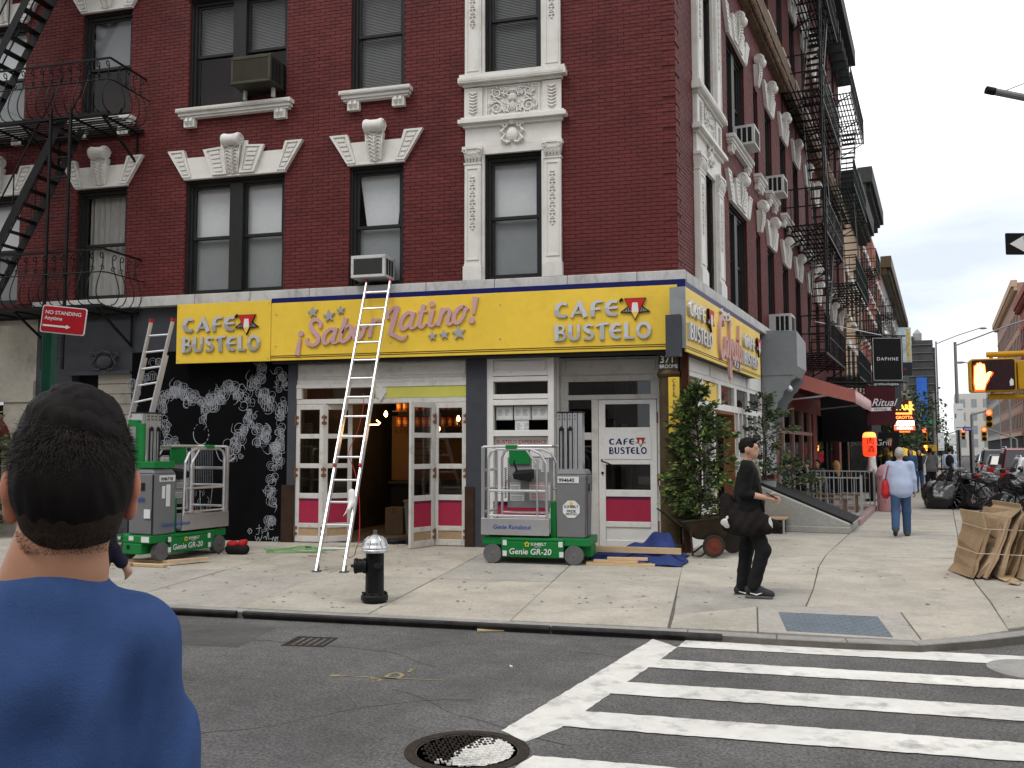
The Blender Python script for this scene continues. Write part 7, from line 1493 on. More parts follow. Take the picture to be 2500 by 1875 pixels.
# street trees far off
def tree(label, loc, H_, R_, seed, n=2600, m=None):
    rr = np.random.default_rng(seed); t = thing('street_tree', label, 'tree', loc, group='trees along the far street'); mb = MB(); mb.tube([(0, 0, -.1), (.1, 0, H_*.35), (0, .1, H_*.6)], [.16, .11, .06], 8)
    cl = []
    for i in range(14):
        a = rr.random()*6.28; r_ = R_*rr.uniform(.3, .9); c = np.array((r_*math.cos(a), r_*math.sin(a), H_*rr.uniform(.42, .95))); cl.append(c); mb.tube([(0, 0, H_*.4), tuple(c)], [.06, .02], 5)
    mb.build('trunk', M_twig, t); cl = np.array(cl); P = cl[rr.integers(0, len(cl), n)]+rr.normal(size=(n, 3))*R_*.27; tag(leaves(n, P, .13, m or M_leafd, 'crown', t, seed, 1.8, .2), kind='stuff')
for i, (x, y, d_, H_, R_, lab) in enumerate(((2215, 1150, 52, 4.6, 1.6, 'dense dark street tree just past the neon signs'), (2258, 1130, 66, 4.3, 1.5, 'tall dark street tree behind the red traffic signal'), (2190, 1150, 50, 4.2, 1.3, 'small street tree below the white lit neon sign'))):
    p = at(x, y, d_); tree(lab, (p.x, p.y, 0), H_, R_, 40+i)
# lamp posts and signals -----------------------------------------------------------------
M_pole = mat('grey_pole_paint', (.21, .21, .215), .5, .3, var=.1); M_sy = mat('signal_yellow', (.48, .26, .015), .45, var=.08); M_lr = mat('signal_red_lit', (1, .1, .05), .4, emit=((1, .05, .02), 7)); M_lo = mat('signal_amber_lit', (1, .4, .1), .4, emit=((1, .25, .03), 5)); M_off = mat('signal_lens_off', (.02, .02, .02), .3)
def lamp_post(label, loc, H_, arm, lampdir, r_=.10, group='street lamps'):
    t = thing('street_lamp', label, 'street lamp', loc, 0, group); mb = MB(); mb.lathe([(r_*1.7, 0), (r_*1.7, .8), (r_*1.1, .95), (r_, 1.2), (r_*.7, H_), (r_*.75, H_+.1)], 10); mb.build('pole', M_pole, t)
    d = Vector((math.cos(lampdir), math.sin(lampdir), 0)); e = d*arm+Vector((0, 0, H_+arm*.33)); mb = MB(); mb.tube([(0, 0, H_-.1), tuple(d*arm*.5+Vector((0, 0, H_+arm*.17))), tuple(e)], .04, 8); mb.build('arm', M_pole, t)
    mb = MB(); mb.M = Matrix.Translation(e) @ Matrix.Rotation(lampdir, 4, 'Z'); mb.ball((.3, 0, 0), .35, (1, .4, .28), 12, 8); mb.build('lamp_head', M_pole, t, smooth=True); return t
p = onG(2344, 1168); lamp_post('tall grey lamp post with long arm standing among the rubbish bags', (p.x, p.y, 0), 7.3, 5.2, -.05, .11); p = at(2296, 1140, 75); lamp_post('distant lamp post with curved arm before the netted tower', (p.x, p.y, 0), 10.5, 3.6, .2, .09); p = at(2470, 1130, 70); lamp_post('distant lamp post at the far kerb on the sunny side', (p.x, p.y, 0), 7.5, 3.0, 2.9, .08)
def signal(label, px, py, dep, lit=0, arm=None):
    c = at(px, py, dep); t = thing('traffic_signal', label, 'traffic signal', c, -SKEW, 'traffic signals'); mb = MB(); mb.box(-.17, .17, 0, .22, -.5, .5); mb.build('housing', M_sy, t, bevel=.02)
    for k in range(3):
        z = .32-k*.32; mb = MB(); mb.lathe([(.13, 0), (.12, .03), (.001, .045)], 16, (0, -.001, z), (0, -1, 0)); mb.build('lens', (M_lr if k == lit == 0 else M_lo if k == lit else M_off), t); mb = MB(); mb.add([(.15*math.cos(a), -.002-y, z+.15*math.sin(a)) for y in (0, .2) for a in [PI*i/8 for i in range(9)]], [(i, i+1, i+10, i+9) for i in range(8)]); mb.build('visor', M_sy, t)
    if arm: q = at(*arm, dep)-c; q = Matrix.Rotation(SKEW, 3, 'Z') @ q; mb = MB(); mb.tube([(0, .1, .45), tuple(q)], .05, 8); mb.tube([tuple(q), (q.x, q.y, -c.z)], .07, 8); mb.build('mast_arm', M_pole, t)
signal('traffic signal lit red at the end of a short arm by the trees', 2257, 1062, 62, 0, (2228, 1052)); signal('traffic signal lit red hidden behind the tall lamp post', 2352, 1060, 80, 0, (2300, 1064)); signal('traffic signal lit red on a long arm from the far kerb', 2403, 1060, 62, 0, (2482, 1072)); signal('yellow traffic signal glowing amber above the parked cars', 2415, 1022, 48, 0, (2372, 1012))
# hand signal near the camera
pdp = 10.6; c = at(2370, 957, pdp); ps = thing('pedestrian_signal', 'pedestrian signal glowing an orange raised hand on yellow arms', 'pedestrian signal', c, math.atan2((at(2470, 957, pdp)-c).y, (at(2470, 957, pdp)-c).x)-.38)
w_ = (at(2470, 957, pdp)-c).length; h_ = at(2370, 876, pdp).z-c.z; M_lensd = mat('signal_face_dark', (.028, .012, .012), .35, var=.3, scale=40)
mb = MB(); mb.prism(rr_(0, w_, 0, h_, .03), .0, .26); mb.build('housing', M_sy, ps, bevel=.01); mb = MB(); mb.prism(rr_(.018, w_-.018, .018, h_-.018, .025), -.012, -.001); mb.build('face', M_lensd, ps)
M_hand = mat('lit_hand', (1, .5, .2), .5, emit=((1, .42, .10), 3.6)); k = h_/.39
hx = [(.06, .04), (.14, .04), (.155, .10), (.20, .19), (.215, .22), (.20, .235), (.175, .225), (.155, .195), (.152, .28), (.146, .315), (.132, .318), (.127, .30), (.122, .325), (.107, .335), (.10, .315), (.093, .33), (.08, .322), (.077, .30), (.068, .305), (.058, .292), (.055, .22), (.05, .13)]
M_halo = mat('hand_halo_glow', (1, .1, .03), .5, emit=((1, .06, .01), 2.0))
cx_ = sum(p[0] for p in hx)/len(hx); cz_ = sum(p[1] for p in hx)/len(hx)
mb = MB(); mb.prism([((cx_+(p[0]-cx_)*1.12)*k, (cz_+(p[1]-cz_)*1.06)*k) for p in hx], -.022, -.016); mb.build('hand_symbol', M_hand, ps); mb = MB(); mb.prism([((cx_+(p[0]-cx_)*1.32)*k, (cz_+(p[1]-cz_)*1.17)*k) for p in hx], -.0155, -.0125); mb.build('hand_halo', M_halo, ps)  # red glow round the hand, painted as a wider lit shape behind it
mb = MB(); mb.box(w_*.42, w_*.44, -.02, -.0125, .03, h_-.03); mb.build('divider', M_lensd, ps); mb = MB(); mb.prism([(w_*.85, .06), (w_*.93, .07), (w_*.92, .13), (w_*.88, .15), (w_*.84, .11)], -.02, -.0125); mb.build('sticker', M_paper, ps)
for z in (h_+.055, -.055): mb = MB(); mb.cyl((w_*.4, .13, z), (w_+1.0, .13, z), .034, n=10); mb.cyl((w_*.5, .13, -.001 if z < 0 else h_), (w_*.5, .13, z), .02, n=8); mb.build('arm', M_sy, ps, smooth=False)
mb = MB(); mb.cyl((w_+1.0, .13, -2.6), (w_+1.0, .13, 3.5), .08, n=12); mb.build('pole', M_sy, ps); mb = MB(); mb.prism(rr_(w_*1.04, w_*1.04+.42, .02, h_-.03, .03), .05, .3); mb.build('second_housing', M_sy, ps, bevel=.01)
# one way plate and the end of a mast arm
c = at(2456, 622, 10.8); e = at(2510, 622, 10.8); ow_ = thing('one_way_sign', 'black one way plate with white arrow cut by the frame edge', 'sign', c, math.atan2((e-c).y, (e-c).x)); h_ = at(2456, 568, 10.8).z-c.z
mb = MB(); mb.prism(rr_(0, .9, 0, h_, .015), 0, .005); mb.build('plate', M_sblack, ow_); mb = MB(); mb.prism([(.05, h_*.5), (.22, h_*.14), (.22, h_*.36), (.85, h_*.36), (.85, h_*.66), (.22, h_*.66), (.22, h_*.88)], -.002, 0); mb.build('arrow', M_paper, ow_); text(ow_, 'ONE WAY', .075, (.28, -.004, h_*.42), M_sblack, bold=.01)
mb = MB(); mb.prism(rr_(.006, .894, .006, h_-.006, .012), -.0005, .0) ; mb = MB(); mb.cyl((.6, .06, -h_*8), (.6, .06, h_+2.2), .06, n=10); mb.build('pole', M_pole, ow_)
c = at(2420, 222, 14); e = at(2560, 250, 14); ma = thing('mast_arm', 'grey open ended mast arm with a stay wire against the white sky', 'mast arm', c, 0); mb = MB(); mb.tube([(0, 0, 0), tuple(e-c)], .055, 12, cap=True); mb.tube([tuple(e-c), tuple((e-c)+Vector((.6, .2, 0))), tuple((e-c)+Vector((.6, .2, -7.5)))], .08, 10); mb.build('arm', M_pole, ma); mb = MB(); mb.tube([tuple(at(2448, 224, 14)-c), tuple(at(2510, 200, 14)-c)], .008, 5); mb.build('stay_wire', M_bfe, ma); mb = MB(); mb.lathe([(.062, -.08), (.062, .05), (.03, .055)], 12, (0, 0, 0), tuple((e-c).normalized())); mb.build('clamp', M_bfe, ma)
# parking regulation poles in the mid distance
M_bluep = mat('payphone_blue', (.03, .04, .22), .5)
for px, py0, py1, dep, lab in ((2330, 985, 1050, 40, 'large white parking regulation board on the lamp post'), (2291, 1057, 1100, 55, 'white parking board on the thin far pole'), (2318, 1060, 1088, 58, 'narrow white parking board half hidden by the lamp post')):
    t, w_, h_ = hang(lab, px, py0, px+(24 if dep < 50 else 15), py1, dep, M_paper, 'parking_board', thick=.02); mb = MB(); mb.box(w_*.1, w_*.25, -.004, 0, h_*.45, h_*.62); mb.box(w_*.15, w_*.9, -.004, 0, h_*.08, h_*.11); mb.box(w_*.4, w_*.9, -.004, 0, h_*.75, h_*.78); mb.build('print', M_ink, t); mb = MB(); mb.box(0, w_, -.005, -.001, -.0, h_*.0+.001) if False else mb.cyl((w_*.5, .05, -4.5), (w_*.5, .05, h_), .035, n=8); mb.build('pole', M_bfe, t)
t, w_, h_ = hang('small dark blue number plate on the pole behind the lamp post', 2351, 1042, 2374, 1052, 39, M_bluep, 'number_plate', thick=.02); text(t, '106977', h_*.8, (w_*.05, -.004, h_*.2), M_paper); mb = MB(); mb.cyl((w_*.8, .05, -3.2), (w_*.8, .05, h_*1.0), .05, n=8); mb.build('pole', M_bfe, t)
for px, py, w2, lab in ((2268, 1060, 22, 'black one way plate high on the far signal pole'), (2266, 1077, 20, 'lower black one way plate on the far signal pole')):
    t, w_, h_ = hang(lab, px, py, px+w2, py+8, 64, M_sblack, 'one_way_sign', border=M_paper, thick=.02); mb = MB(); mb.cyl((w_*.8, .04, -at(px, py+8, 64).z), (w_*.8, .04, h_), .05, n=8); mb.build('pole', M_pole, t)
t, w_, h_ = hang('green street name plate on the far signal pole', 2254, 1026, 2286, 1034, 63, mat('street_sign_green', (.03, .25, .17), .5), 'street_name_sign', thick=.02); mb = MB(); mb.cyl((w_*.8, .04, -at(2254, 1034, 63).z), (w_*.8, .04, h_+1.5), .07, n=8); mb.build('pole', M_pole, t)
t, w_, h_ = hang('yellow signal box glowing orange on one side before the far trees', 2257, 1086, 2288, 1102, 52, M_sy, 'pedestrian_signal', thick=.3); mb = MB(); mb.box(-.02, w_*.2, -.03, -.002, h_*.1, h_*.9); mb.build('lit_end', M_lo, t); mb = MB(); mb.cyl((w_*.9, .1, -at(2257, 1102, 52).z), (w_*.9, .1, h_+3), .08, n=8); mb.build('pole', M_pole, t)
# yellow parasol
c = at(2205, 1100, 34); pu = thing('yellow_parasol', 'yellow cafe parasol over the pavement crowd', 'parasol', (c.x, c.y, 0)); M_umb = mat('yellow_canvas', (.80, .52, .05), .7); mb = MB(); zc_ = c.z; n = 8
mb.add([(0, 0, zc_+.12)]+[(.95*math.cos(2*PI*i/n), .95*math.sin(2*PI*i/n), zc_-.22) for i in range(n)], [(0, 1+i, 1+(i+1) % n) for i in range(n)]); mb.build('canopy', M_umb, pu); mb = MB(); mb.cyl((0, 0, 0), (0, 0, zc_+.1), .025, n=8); mb.build('pole', M_pole, pu)
# ================================================================= cars
M_tyrec = mat('car_tyre', (.015, .015, .016), .8); M_cglass = mat('car_glass', (.012, .014, .016), .05, spec=.8); M_tail = mat('tail_lamp', (.35, .01, .012), .25, coat=.5); M_taill = mat('tail_lamp_lit', (.9, .04, .03), .3, emit=((1, .04, .02), 4)); M_chr = mat('chrome', (.6, .6, .62), .12, 1.0)
def car(label, loc, rz, col, kind='suv', Ln=4.6, W_=1.85, Hh=1.72, lit=False, roof=None, name='parked_car', group=None):
    """x forward, rear bumper at x = 0"""
    t = thing(name, label, 'van' if kind == 'van' else 'car', loc, rz, group); pm = mat('car_paint_%.2f_%.2f_%.2f' % col, col, .25, .3, var=.02, coat=.8); rm = roof or pm
    van = kind == 'van'; bl_ = 1.0 if not van else 1.15
    side_ = [(.02, .35), (.0, .55), (.06, bl_), (Ln-.95, bl_-.02), (Ln-.25, bl_-.14), (Ln-.02, .75), (Ln, .40), (Ln-.1, .28), (.15, .28)]
    def loft(mb, prof, y0w, inset_top):
        k = len(prof); zs_ = [p[1] for p in prof]; zmin, zmax = min(zs_), max(zs_)
        L_ = [(p[0], -W_/2+inset_top*max(0, (p[1]-zmin)/(zmax-zmin))**2, p[1]) for p in prof]; R_ = [(p[0], W_/2-inset_top*max(0, (p[1]-zmin)/(zmax-zmin))**2, p[1]) for p in prof]
        mb.add(L_+R_, [tuple(range(k)), tuple(reversed(range(k, 2*k)))]+[(i, i+k, (i+1) % k+k, (i+1) % k) for i in range(k)])
    mb = MB(); loft(mb, side_, 0, .06); mb.build('body', pm, t, bevel=.05, seg=3)
    x0, x1, x2, x3 = (.10, .38, Ln*.56, Ln*.72) if not van else (.06, .16, Ln*.72, Ln*.86)
    iw = .10; iw2 = .24 if not van else .16; mb = MB(); b = [(x0, -W_/2+iw, bl_-.01), (x3, -W_/2+iw, bl_-.01), (x3, W_/2-iw, bl_-.01), (x0, W_/2-iw, bl_-.01)]; tp = [(x1, -W_/2+iw2, Hh), (x2, -W_/2+iw2, Hh), (x2, W_/2-iw2, Hh), (x1, W_/2-iw2, Hh)]
    mb.hexa(b, tp); mb.build('cabin', rm, t, bevel=.06, seg=3)
    def onface(q, s, e, m, nm, outd):
        P = lambda a, b_: tuple((Vector(q[0])*(1-a)+Vector(q[1])*a)*(1-b_)+(Vector(q[3])*(1-a)+Vector(q[2])*a)*b_+outd)
        mb = MB(); mb.quad(P(s[0], e[0]), P(s[1], e[0]), P(s[1], e[1]), P(s[0], e[1])); o = mb.build(nm, m, t, fix=False); md = o.modifiers.new('s', 'SOLIDIFY'); md.thickness = .006; md.offset = 0
    onface((b[0], b[3], tp[3], tp[0]), (.06, .94), (.12, .86), M_cglass, 'rear_window', Vector((-.012, 0, .004))); onface((b[1], b[2], tp[2], tp[1]), (.05, .95), (.08, .92), M_cglass, 'windscreen', Vector((.012, 0, .004)))
    for q, outd in (((b[0], b[1], tp[1], tp[0]), Vector((0, -.012, .003))), ((b[3], b[2], tp[2], tp[3]), Vector((0, .012, .003)))):
        for s in ((.06, .34), (.37, .62), (.65, .93)): onface(q, s, (.14, .84), M_cglass, 'side_window', outd)
    for x in (.85, Ln-.95):
        for y in (-W_/2+.09, W_/2-.09):
            s = -1 if y < 0 else 1; w_ = sub('wheel', t, (x, y, .34)); mb = MB(); mb.lathe([(.22, -.1), (.32, -.11), (.345, -.08), (.345, .08), (.32, .11), (.22, .1)], 24, (0, 0, 0), (0, 1, 0)); mb.build('tyre', M_tyrec, w_); mb = MB(); mb.lathe([(.22, .06), (.2, .1), (.06, .08), (.001, .09)], 16, (0, 0, 0), (0, s, 0)); mb.build('rim', M_alu, w_)
    for y in (-1, 1):
        mb = MB(); mb.box(-.012, .10, min(y*(W_/2-.32), y*(W_/2-.05)), max(y*(W_/2-.32), y*(W_/2-.05)), .72, .93) if not van else mb.box(-.012, .1, min(y*(W_/2-.2), y*(W_/2-.06)), max(y*(W_/2-.2), y*(W_/2-.06)), .75, 1.25); mb.build('tail_lamp', M_taill if lit else M_tail, t, bevel=.02)
        mb = MB(); mb.box(Ln*.62, Ln*.66, min(y*W_/2, y*(W_/2+.16)), max(y*W_/2, y*(W_/2+.16)), bl_+.02, bl_+.15); mb.build('wing_mirror', pm, t, bevel=.02)
        if kind == 'suv': mb = MB(); mb.tube([(x1+.1, y*(W_/2-iw2-.05), Hh+.0), (x1+.2, y*(W_/2-iw2-.05), Hh+.06), (x2-.2, y*(W_/2-iw2-.05), Hh+.06), (x2-.1, y*(W_/2-iw2-.05), Hh)], .018, 6); mb.build('roof_rail', M_chr, t)
    mb = MB(); mb.box(-.06, .16, -W_/2+.05, W_/2-.05, .34, .52); mb.build('bumper', M_dark if kind == 'suv' else pm, t, bevel=.03); mb = MB(); mb.box(-.025, -.005, -.16, .16, .66, .80); mb.build('number_plate', M_paper, t); mb = MB(); mb.box(-.02, .02, -.25, .25, .84, .88); mb.build('trim_strip', M_chr, t); return t
HB = math.atan2(BU.y, BU.x)
def carat(label, u, o, **k): p = Bp(u, o, ROAD_Z+.0); return car(label, tuple(p), HB, **k)
carat('black car with white roof parked at the kerb behind the rubbish bags', 15.8, 6.35, col=(.012, .012, .014), Ln=4.2, W_=1.8, Hh=1.52, kind='suv', roof=mat('white_car_roof', (.65, .66, .66), .25, coat=.6)); carat('dark red sport utility car with silver roof rails parked at the kerb', 24.5, 6.5, col=(.10, .012, .018), Ln=4.8, Hh=1.8); carat('dark car in front of the red one along the kerb', 33, 6.4, col=(.03, .03, .035), Ln=4.6, Hh=1.5, kind='sedan')
carat('black sport utility car further up the near kerb', 40.5, 6.4, col=(.015, .015, .016), Ln=4.7, Hh=1.75); carat('silver grey car beyond the black one at the near kerb', 47, 6.4, col=(.3, .31, .32), Ln=4.6, Hh=1.5, kind='sedan'); carat('dark blue car queuing in the traffic lane', 30.5, 9.0, col=(.02, .025, .05), Ln=4.6, Hh=1.55, kind='sedan', lit=True); carat('white van with brake lights driving up the street', 42, 9.0, col=(.62, .62, .61), kind='van', Ln=5.2, W_=1.95, Hh=2.3, lit=True, name='white_van'); carat('white minibus stopped across the far end of the street', 62, 3.7, col=(.6, .6, .6), kind='van', Ln=5.4, W_=2.0, Hh=2.3, name='white_van'); carat('dark car half out of frame in the traffic lane', 13.0, 9.6, col=(.02, .02, .022), Ln=4.6, Hh=1.6); carat('silver car parked at the far kerb', 30, 11.6, col=(.35, .36, .37), Ln=4.5, Hh=1.5, kind='sedan'); carat('grey car parked further along the far kerb', 38, 11.6, col=(.12, .125, .13), Ln=4.6, Hh=1.5, kind='sedan')
# ================================================================= rubbish bags, bicycles, cardboard
M_bag = mat('black_bin_liner', (.010, .010, .011), .24, var=.2, bump=.9, bscale=14, spec=.6)
def bag(label, p, s, seed, flat=.75):
    rr = random.Random(seed); t = thing('rubbish_bag', label, 'rubbish bag', p, rr.random()*6, 'black rubbish bags piled at the kerb'); prs = [('e', (0, 0, s*.42*flat*1.2), (s*.5, s*.45, s*.42*flat*1.3))]+[('e', (s*.3*math.cos(a), s*.3*math.sin(a), s*(.25+.25*rr.random())), (s*rr.uniform(.18, .3),)*3) for a in [rr.random()*6.28 for _ in range(5)]]
    ph = rr.random()*9; ds = lambda X, Y, Z_: .04*s*np.sin(X*11/s+ph+2*np.sin(Z_*7/s+Y*5/s))*np.sin(Y*9/s+ph+1.5*np.sin(X*6/s))+.012*s*np.sin(X*27/s+3*np.sin(Y*8/s+ph))*np.sin(Z_*24/s+2*np.sin(X*7/s))
    sdf_obj('bag_body', prs, .035*max(s, .6), M_bag, t, k=.1*s, disp=ds, cuts=[((0, 0, .0), (0, 0, -1))]); mb = MB(); mb.tube([(0, 0, s*.9*flat), (.03, .02, s*1.02*flat), (.08, -.03, s*1.16*flat)], [.05, .025, .07], 7); mb.build('knot', M_bag, t, smooth=True)
for i, (u, o, z, s, lab) in enumerate(((13.0, 3.6, 0, .95, 'big slumped black bag nearest the walkers'), (12.9, 4.35, 0, .9, 'black bag at the front middle of the first heap'), (13.6, 4.0, .0, 1.0, 'black bag at the back of the first heap'), (13.2, 3.95, .5, .75, 'black bag lying on top of the first heap'), (13.7, 4.6, .35, .8, 'black bag high at the kerb side of the first heap'), (14.6, 3.7, 0, .8, 'smaller black bag behind the first heap'), (10.2, 5.1, 0, .95, 'shiny wrinkled black bag behind the cardboard'), (10.6, 5.6, .0, 1.0, 'black bag at the frame edge behind the bicycles'), (10.5, 5.35, .5, .9, 'black bag heaped on top behind the cardboard'), (9.3, 5.5, 0, .8, 'low black bag between cardboard and kerb'))): bag(lab, tuple(Bp(u, o, z if o < 5 else ROAD_Z+z+.05)), s, 60+i)
M_bike = mat('bicycle_black', (.014, .014, .015), .35, .3); M_bred = mat('bicycle_red_bag', (.30, .02, .03), .6)
def bike(label, p, rz, lean=.12, extra=False):
    t = thing('bicycle', label, 'bicycle', p, rz, 'bicycles leaning at the kerb'); t.rotation_euler = (lean, 0, rz)
    for x in (0, 1.02):
        w_ = sub('wheel', t, (x, 0, .34)); mb = MB(); mb.tube([(.33*math.cos(a), 0, .33*math.sin(a)) for a in [i*PI/14 for i in range(28)]], .017, 6, closed=True); mb.build('tyre', M_tyrec, w_)
        for i in range(12): a = i*PI/6; mb = MB(); mb.cyl((0, .01, 0), (.32*math.cos(a), 0, .32*math.sin(a)), .0025, n=3); mb.build('spoke', M_alu, w_)
    mb = MB()
    for a, b in (((0, 0, .34), (.42, 0, .3)), ((0, 0, .34), (.36, 0, .78)), ((.42, 0, .3), (.36, 0, .82)), ((.42, 0, .3), (.86, 0, .76)), ((.36, 0, .78), (.84, 0, .84)), ((.84, 0, .88), (1.02, 0, .34))): mb.cyl(a, b, .017, n=8)
    mb.build('frame', M_bike, t); mb = MB(); mb.tube([(.82, 0, .86), (.81, 0, 1.0)], .014, 6); mb.tube([(.72, -.26, 1.02), (.82, -.1, 1.0), (.82, .1, 1.0), (.72, .26, 1.02)], .013, 6); mb.build('handlebar', M_bike, t); mb = MB(); mb.ball((.33, 0, .9), .12, (1, .5, .3), 10, 6); mb.cyl((.36, 0, .8), (.34, 0, .88), .013, n=6); mb.build('saddle', M_bred if extra else M_bike, t, smooth=True); mb = MB(); mb.lathe([(.09, -.006), (.09, .006)], 18, (.42, -.05, .3), (0, 1, 0)); mb.cyl((.42, -.07, .3), (.5, -.1, .2), .01, n=6); mb.cyl((.42, .03, .3), (.34, .1, .4), .01, n=6); mb.build('crank', M_alu, t)
    if extra: mb = MB(); [mb.tube([(-.15, -.1, z), (.15, -.1, z), (.15, .1, z), (-.15, .1, z)], .005, 4, closed=True) for z in (.72, .8, .88, .95)]; mb.build('rear_basket', M_bike, t)
bike('dark bicycle with red saddle leaning by the bag heap', tuple(Bp(12.0, 4.65, 0)), HB+.9, .14, True); bike('dark bicycle leaning between the heap and the parked cars', tuple(Bp(12.7, 4.85, 0)), HB+1.2, -.12); bike('dark bicycle at the frame edge behind the cardboard bundle', tuple(Bp(9.3, 5.3, ROAD_Z)), HB+.6, .1)
cbp = onG(*ze(1960, 700)); cb = thing('cardboard_bundle', 'large bundle of flattened brown cardboard boxes taped together on the pavement', 'cardboard', (cbp.x, cbp.y, gz(cbp.x, cbp.y)), .12); M_tape = mat('clear_tape', (.55, .47, .36), .2, spec=.6)
rr = random.Random(3)
for i in range(16):
    x = -.36+i*.082; h_ = .80+rr.uniform(-.26, .12)-.014*i; lean_ = .36+.02*math.sin(i); w_ = .8+rr.uniform(-.15, .1); yo = rr.uniform(-.08, .08); mb = MB(); n = 6; th = .035+rr.uniform(0, .02)
    bow = rr.uniform(-.09, .09); pts = []
    for j in range(n+1): f = j/n; pts.append((x+lean_*h_*f+bow*math.sin(PI*f), h_*f*.95+.02))
    L_ = [(p[0], -w_/2+yo, p[1]) for p in pts]+[(p[0]+th, -w_/2+yo, p[1]-.01) for p in reversed(pts)]; kk = len(L_); R_ = [(p[0], p[1]+w_, p[2]) for p in L_]
    L_ = [(a+rr.gauss(0, .008), b+rr.gauss(0, .012), c) for a, b, c in L_]; R_ = [(a+rr.gauss(0, .02)+.05*math.sin(i*1.7), b, c+rr.gauss(0, .012)) for a, b, c in R_]; mb.add(L_+R_, [tuple(range(kk)), tuple(reversed(range(kk, 2*kk)))]+[(a, a+kk, (a+1) % kk+kk, (a+1) % kk) for a in range(kk)]); mb.build('cardboard_sheet', M_card if i % 3 else mat('cardboard_dark', (.31, .215, .13), .85, var=.15, scale=3), cb)
    if i % 2 == 0: mb = MB(); fx = x+lean_*h_+.0; mb.M = Matrix.Translation((fx, yo, h_*.95)) @ Matrix.Rotation(rr.uniform(-.5, .9), 4, 'Y'); mb.box(0, .012, -w_/2, w_/2, 0, rr.uniform(.12, .24)); mb.build('cardboard_flap', M_card, cb)
for z in (.32, .62): mb = MB(); mb.tube([(-.385+.36*z, .4, z+.02), (-.385+.36*z, -.47, z), (.2+.36*z, -.49, z-.02), (.9+.3*z, -.48, z-.05)], .005, 4); mb.build('tape_band', M_tape, cb)
for q, a, lab in ((ze(2110, 745), .4, 'torn tan cardboard piece beside the bundle'), (ze(2145, 765), 1.2, 'small folded cardboard piece in front of the bundle')): p = onG(*q); mb = MB(); mb.M = Matrix.Rotation(a, 4, 'Z') @ Matrix.Rotation(.2, 4, 'X'); mb.box(-.1, .1, -.06, .06, .02, .032); mb.box(-.1, .1, .055, .06, .032, .05); tag(mb.build('cardboard_scrap', M_card, loc=tuple(p)), lab, 'cardboard')
p = onG(*ze(1840, 465)); mb = MB(); bkk = thing('black_backpack', 'black bag slumped behind the cardboard bundle', 'bag', tuple(p+Vector((.35, .3, 0)))); sdf_obj('bag_body', [('e', (0, 0, .25), (.2, .16, .26)), ('e', (.05, 0, .12), (.22, .18, .14))], .03, M_kb, bkk, k=.06, cuts=[((0, 0, 0), (0, 0, -1))])
# houses behind the camera, across the main street (seen only in the window panes)
for x0, x1, h_, m, lab in ((-34, -16, 15, M_redb, 'red brick house across the main street, mirrored in the panes'), (-15.8, -4, 17, M_greyb, 'grey house across the main street behind the photographer'), (7, 26, 16, M_redb, 'red brick house on the opposite corner behind the photographer')):
    t = thing('opposite_house', lab, 'building', (x1, -20.5, 0), PI); L_ = x1-x0; mb = MB(); mb.box(0, L_, 0, 8, -.2, h_); mb.build('wall', m, t)
    for i in range(int(L_/2.4)):
        for j in range(4): mb = MB(); mb.box(.7+i*2.4, 1.8+i*2.4, -.03, .0, 4.3+j*3, 6.3+j*3); mb.build('window', M_room, t)
    mb = MB(); mb.box(.3, L_-.3, -.05, -.001, .2, 3.2); mb.build('shop_front', M_room, t)
mb = MB(); mb.slab([(-60, -40), (60, -40), (60, -17.5), (-60, -17.5)], ROAD_Z-.1, ROAD_Z+.14); tag(mb.build('far_pavement', M_conc3), kind='structure')
mb = MB(); a = [Bp(6, 10.4), Bp(6, 13.3), Bp(150, 13.3), Bp(150, 10.4)]; mb.slab([(p.x, p.y) for p in a], ROAD_Z-.1, ROAD_Z+.14); tag(mb.build('side_street_pavement', M_conc3), kind='structure')
# ================================================================= people
M_skin = mat('skin_tan', (.46, .245, .155), .5, var=.05, scale=20, sub=.12, bump=.05, bscale=120); M_skin2 = mat('skin_light', (.52, .31, .22), .5, var=.05, scale=20, sub=.1); M_skin3 = mat('skin_brown', (.16, .08, .05), .5, var=.05, scale=20, sub=.05)
M_hair = mat('black_hair', (.0085, .0072, .0065), .7, var=.3, scale=60, stretch=(1, 1, .15), spec=.12); M_hairg = mat('grey_hair', (.42, .41, .38), .6, var=.2, scale=50, stretch=(1, 1, .2)); M_hairb = mat('blond_hair', (.36, .19, .075), .55, var=.3, scale=40, stretch=(1, 1, .15)); M_hairbr = mat('brown_hair', (.05, .028, .018), .5, var=.3, scale=40)
M_eye = mat('eye_dark', (.01, .008, .007), .2); M_lip = mat('lip', (.30, .11, .09), .45)
def cloth(name, col, **k): return mat(name, col, .85, var=.10, scale=5, bump=.25, bscale=260, **k)
M_bluet = cloth('royal_blue_jersey', (.043, .086, .22)); M_blk = cloth('black_shirt_cloth', (.010, .010, .011)); M_blkt = cloth('black_trouser_cloth', (.013, .013, .014)); M_lblue = cloth('pale_blue_oxford', (.42, .50, .68)); M_jean = cloth('blue_denim', (.045, .085, .17)); M_greyt = cloth('grey_tee', (.10, .10, .10)); M_camo = mat('camouflage_tee', (.14, .12, .06), .8, var=.5, scale=18); M_shoe = mat('dark_trainer', (.035, .035, .038), .6, var=.2); M_shoeg = mat('olive_trainer', (.06, .065, .045), .7); M_khaki = cloth('olive_cloth', (.09, .08, .05)); M_whitec = cloth('white_cloth', (.6, .6, .58)); M_redbag = mat('red_shoulder_bag', (.52, .03, .035), .45, var=.08)
def rotx(v, a): c, s = math.cos(a), math.sin(a); return Vector((v.x, v.y*c-v.z*s, v.y*s+v.z*c))
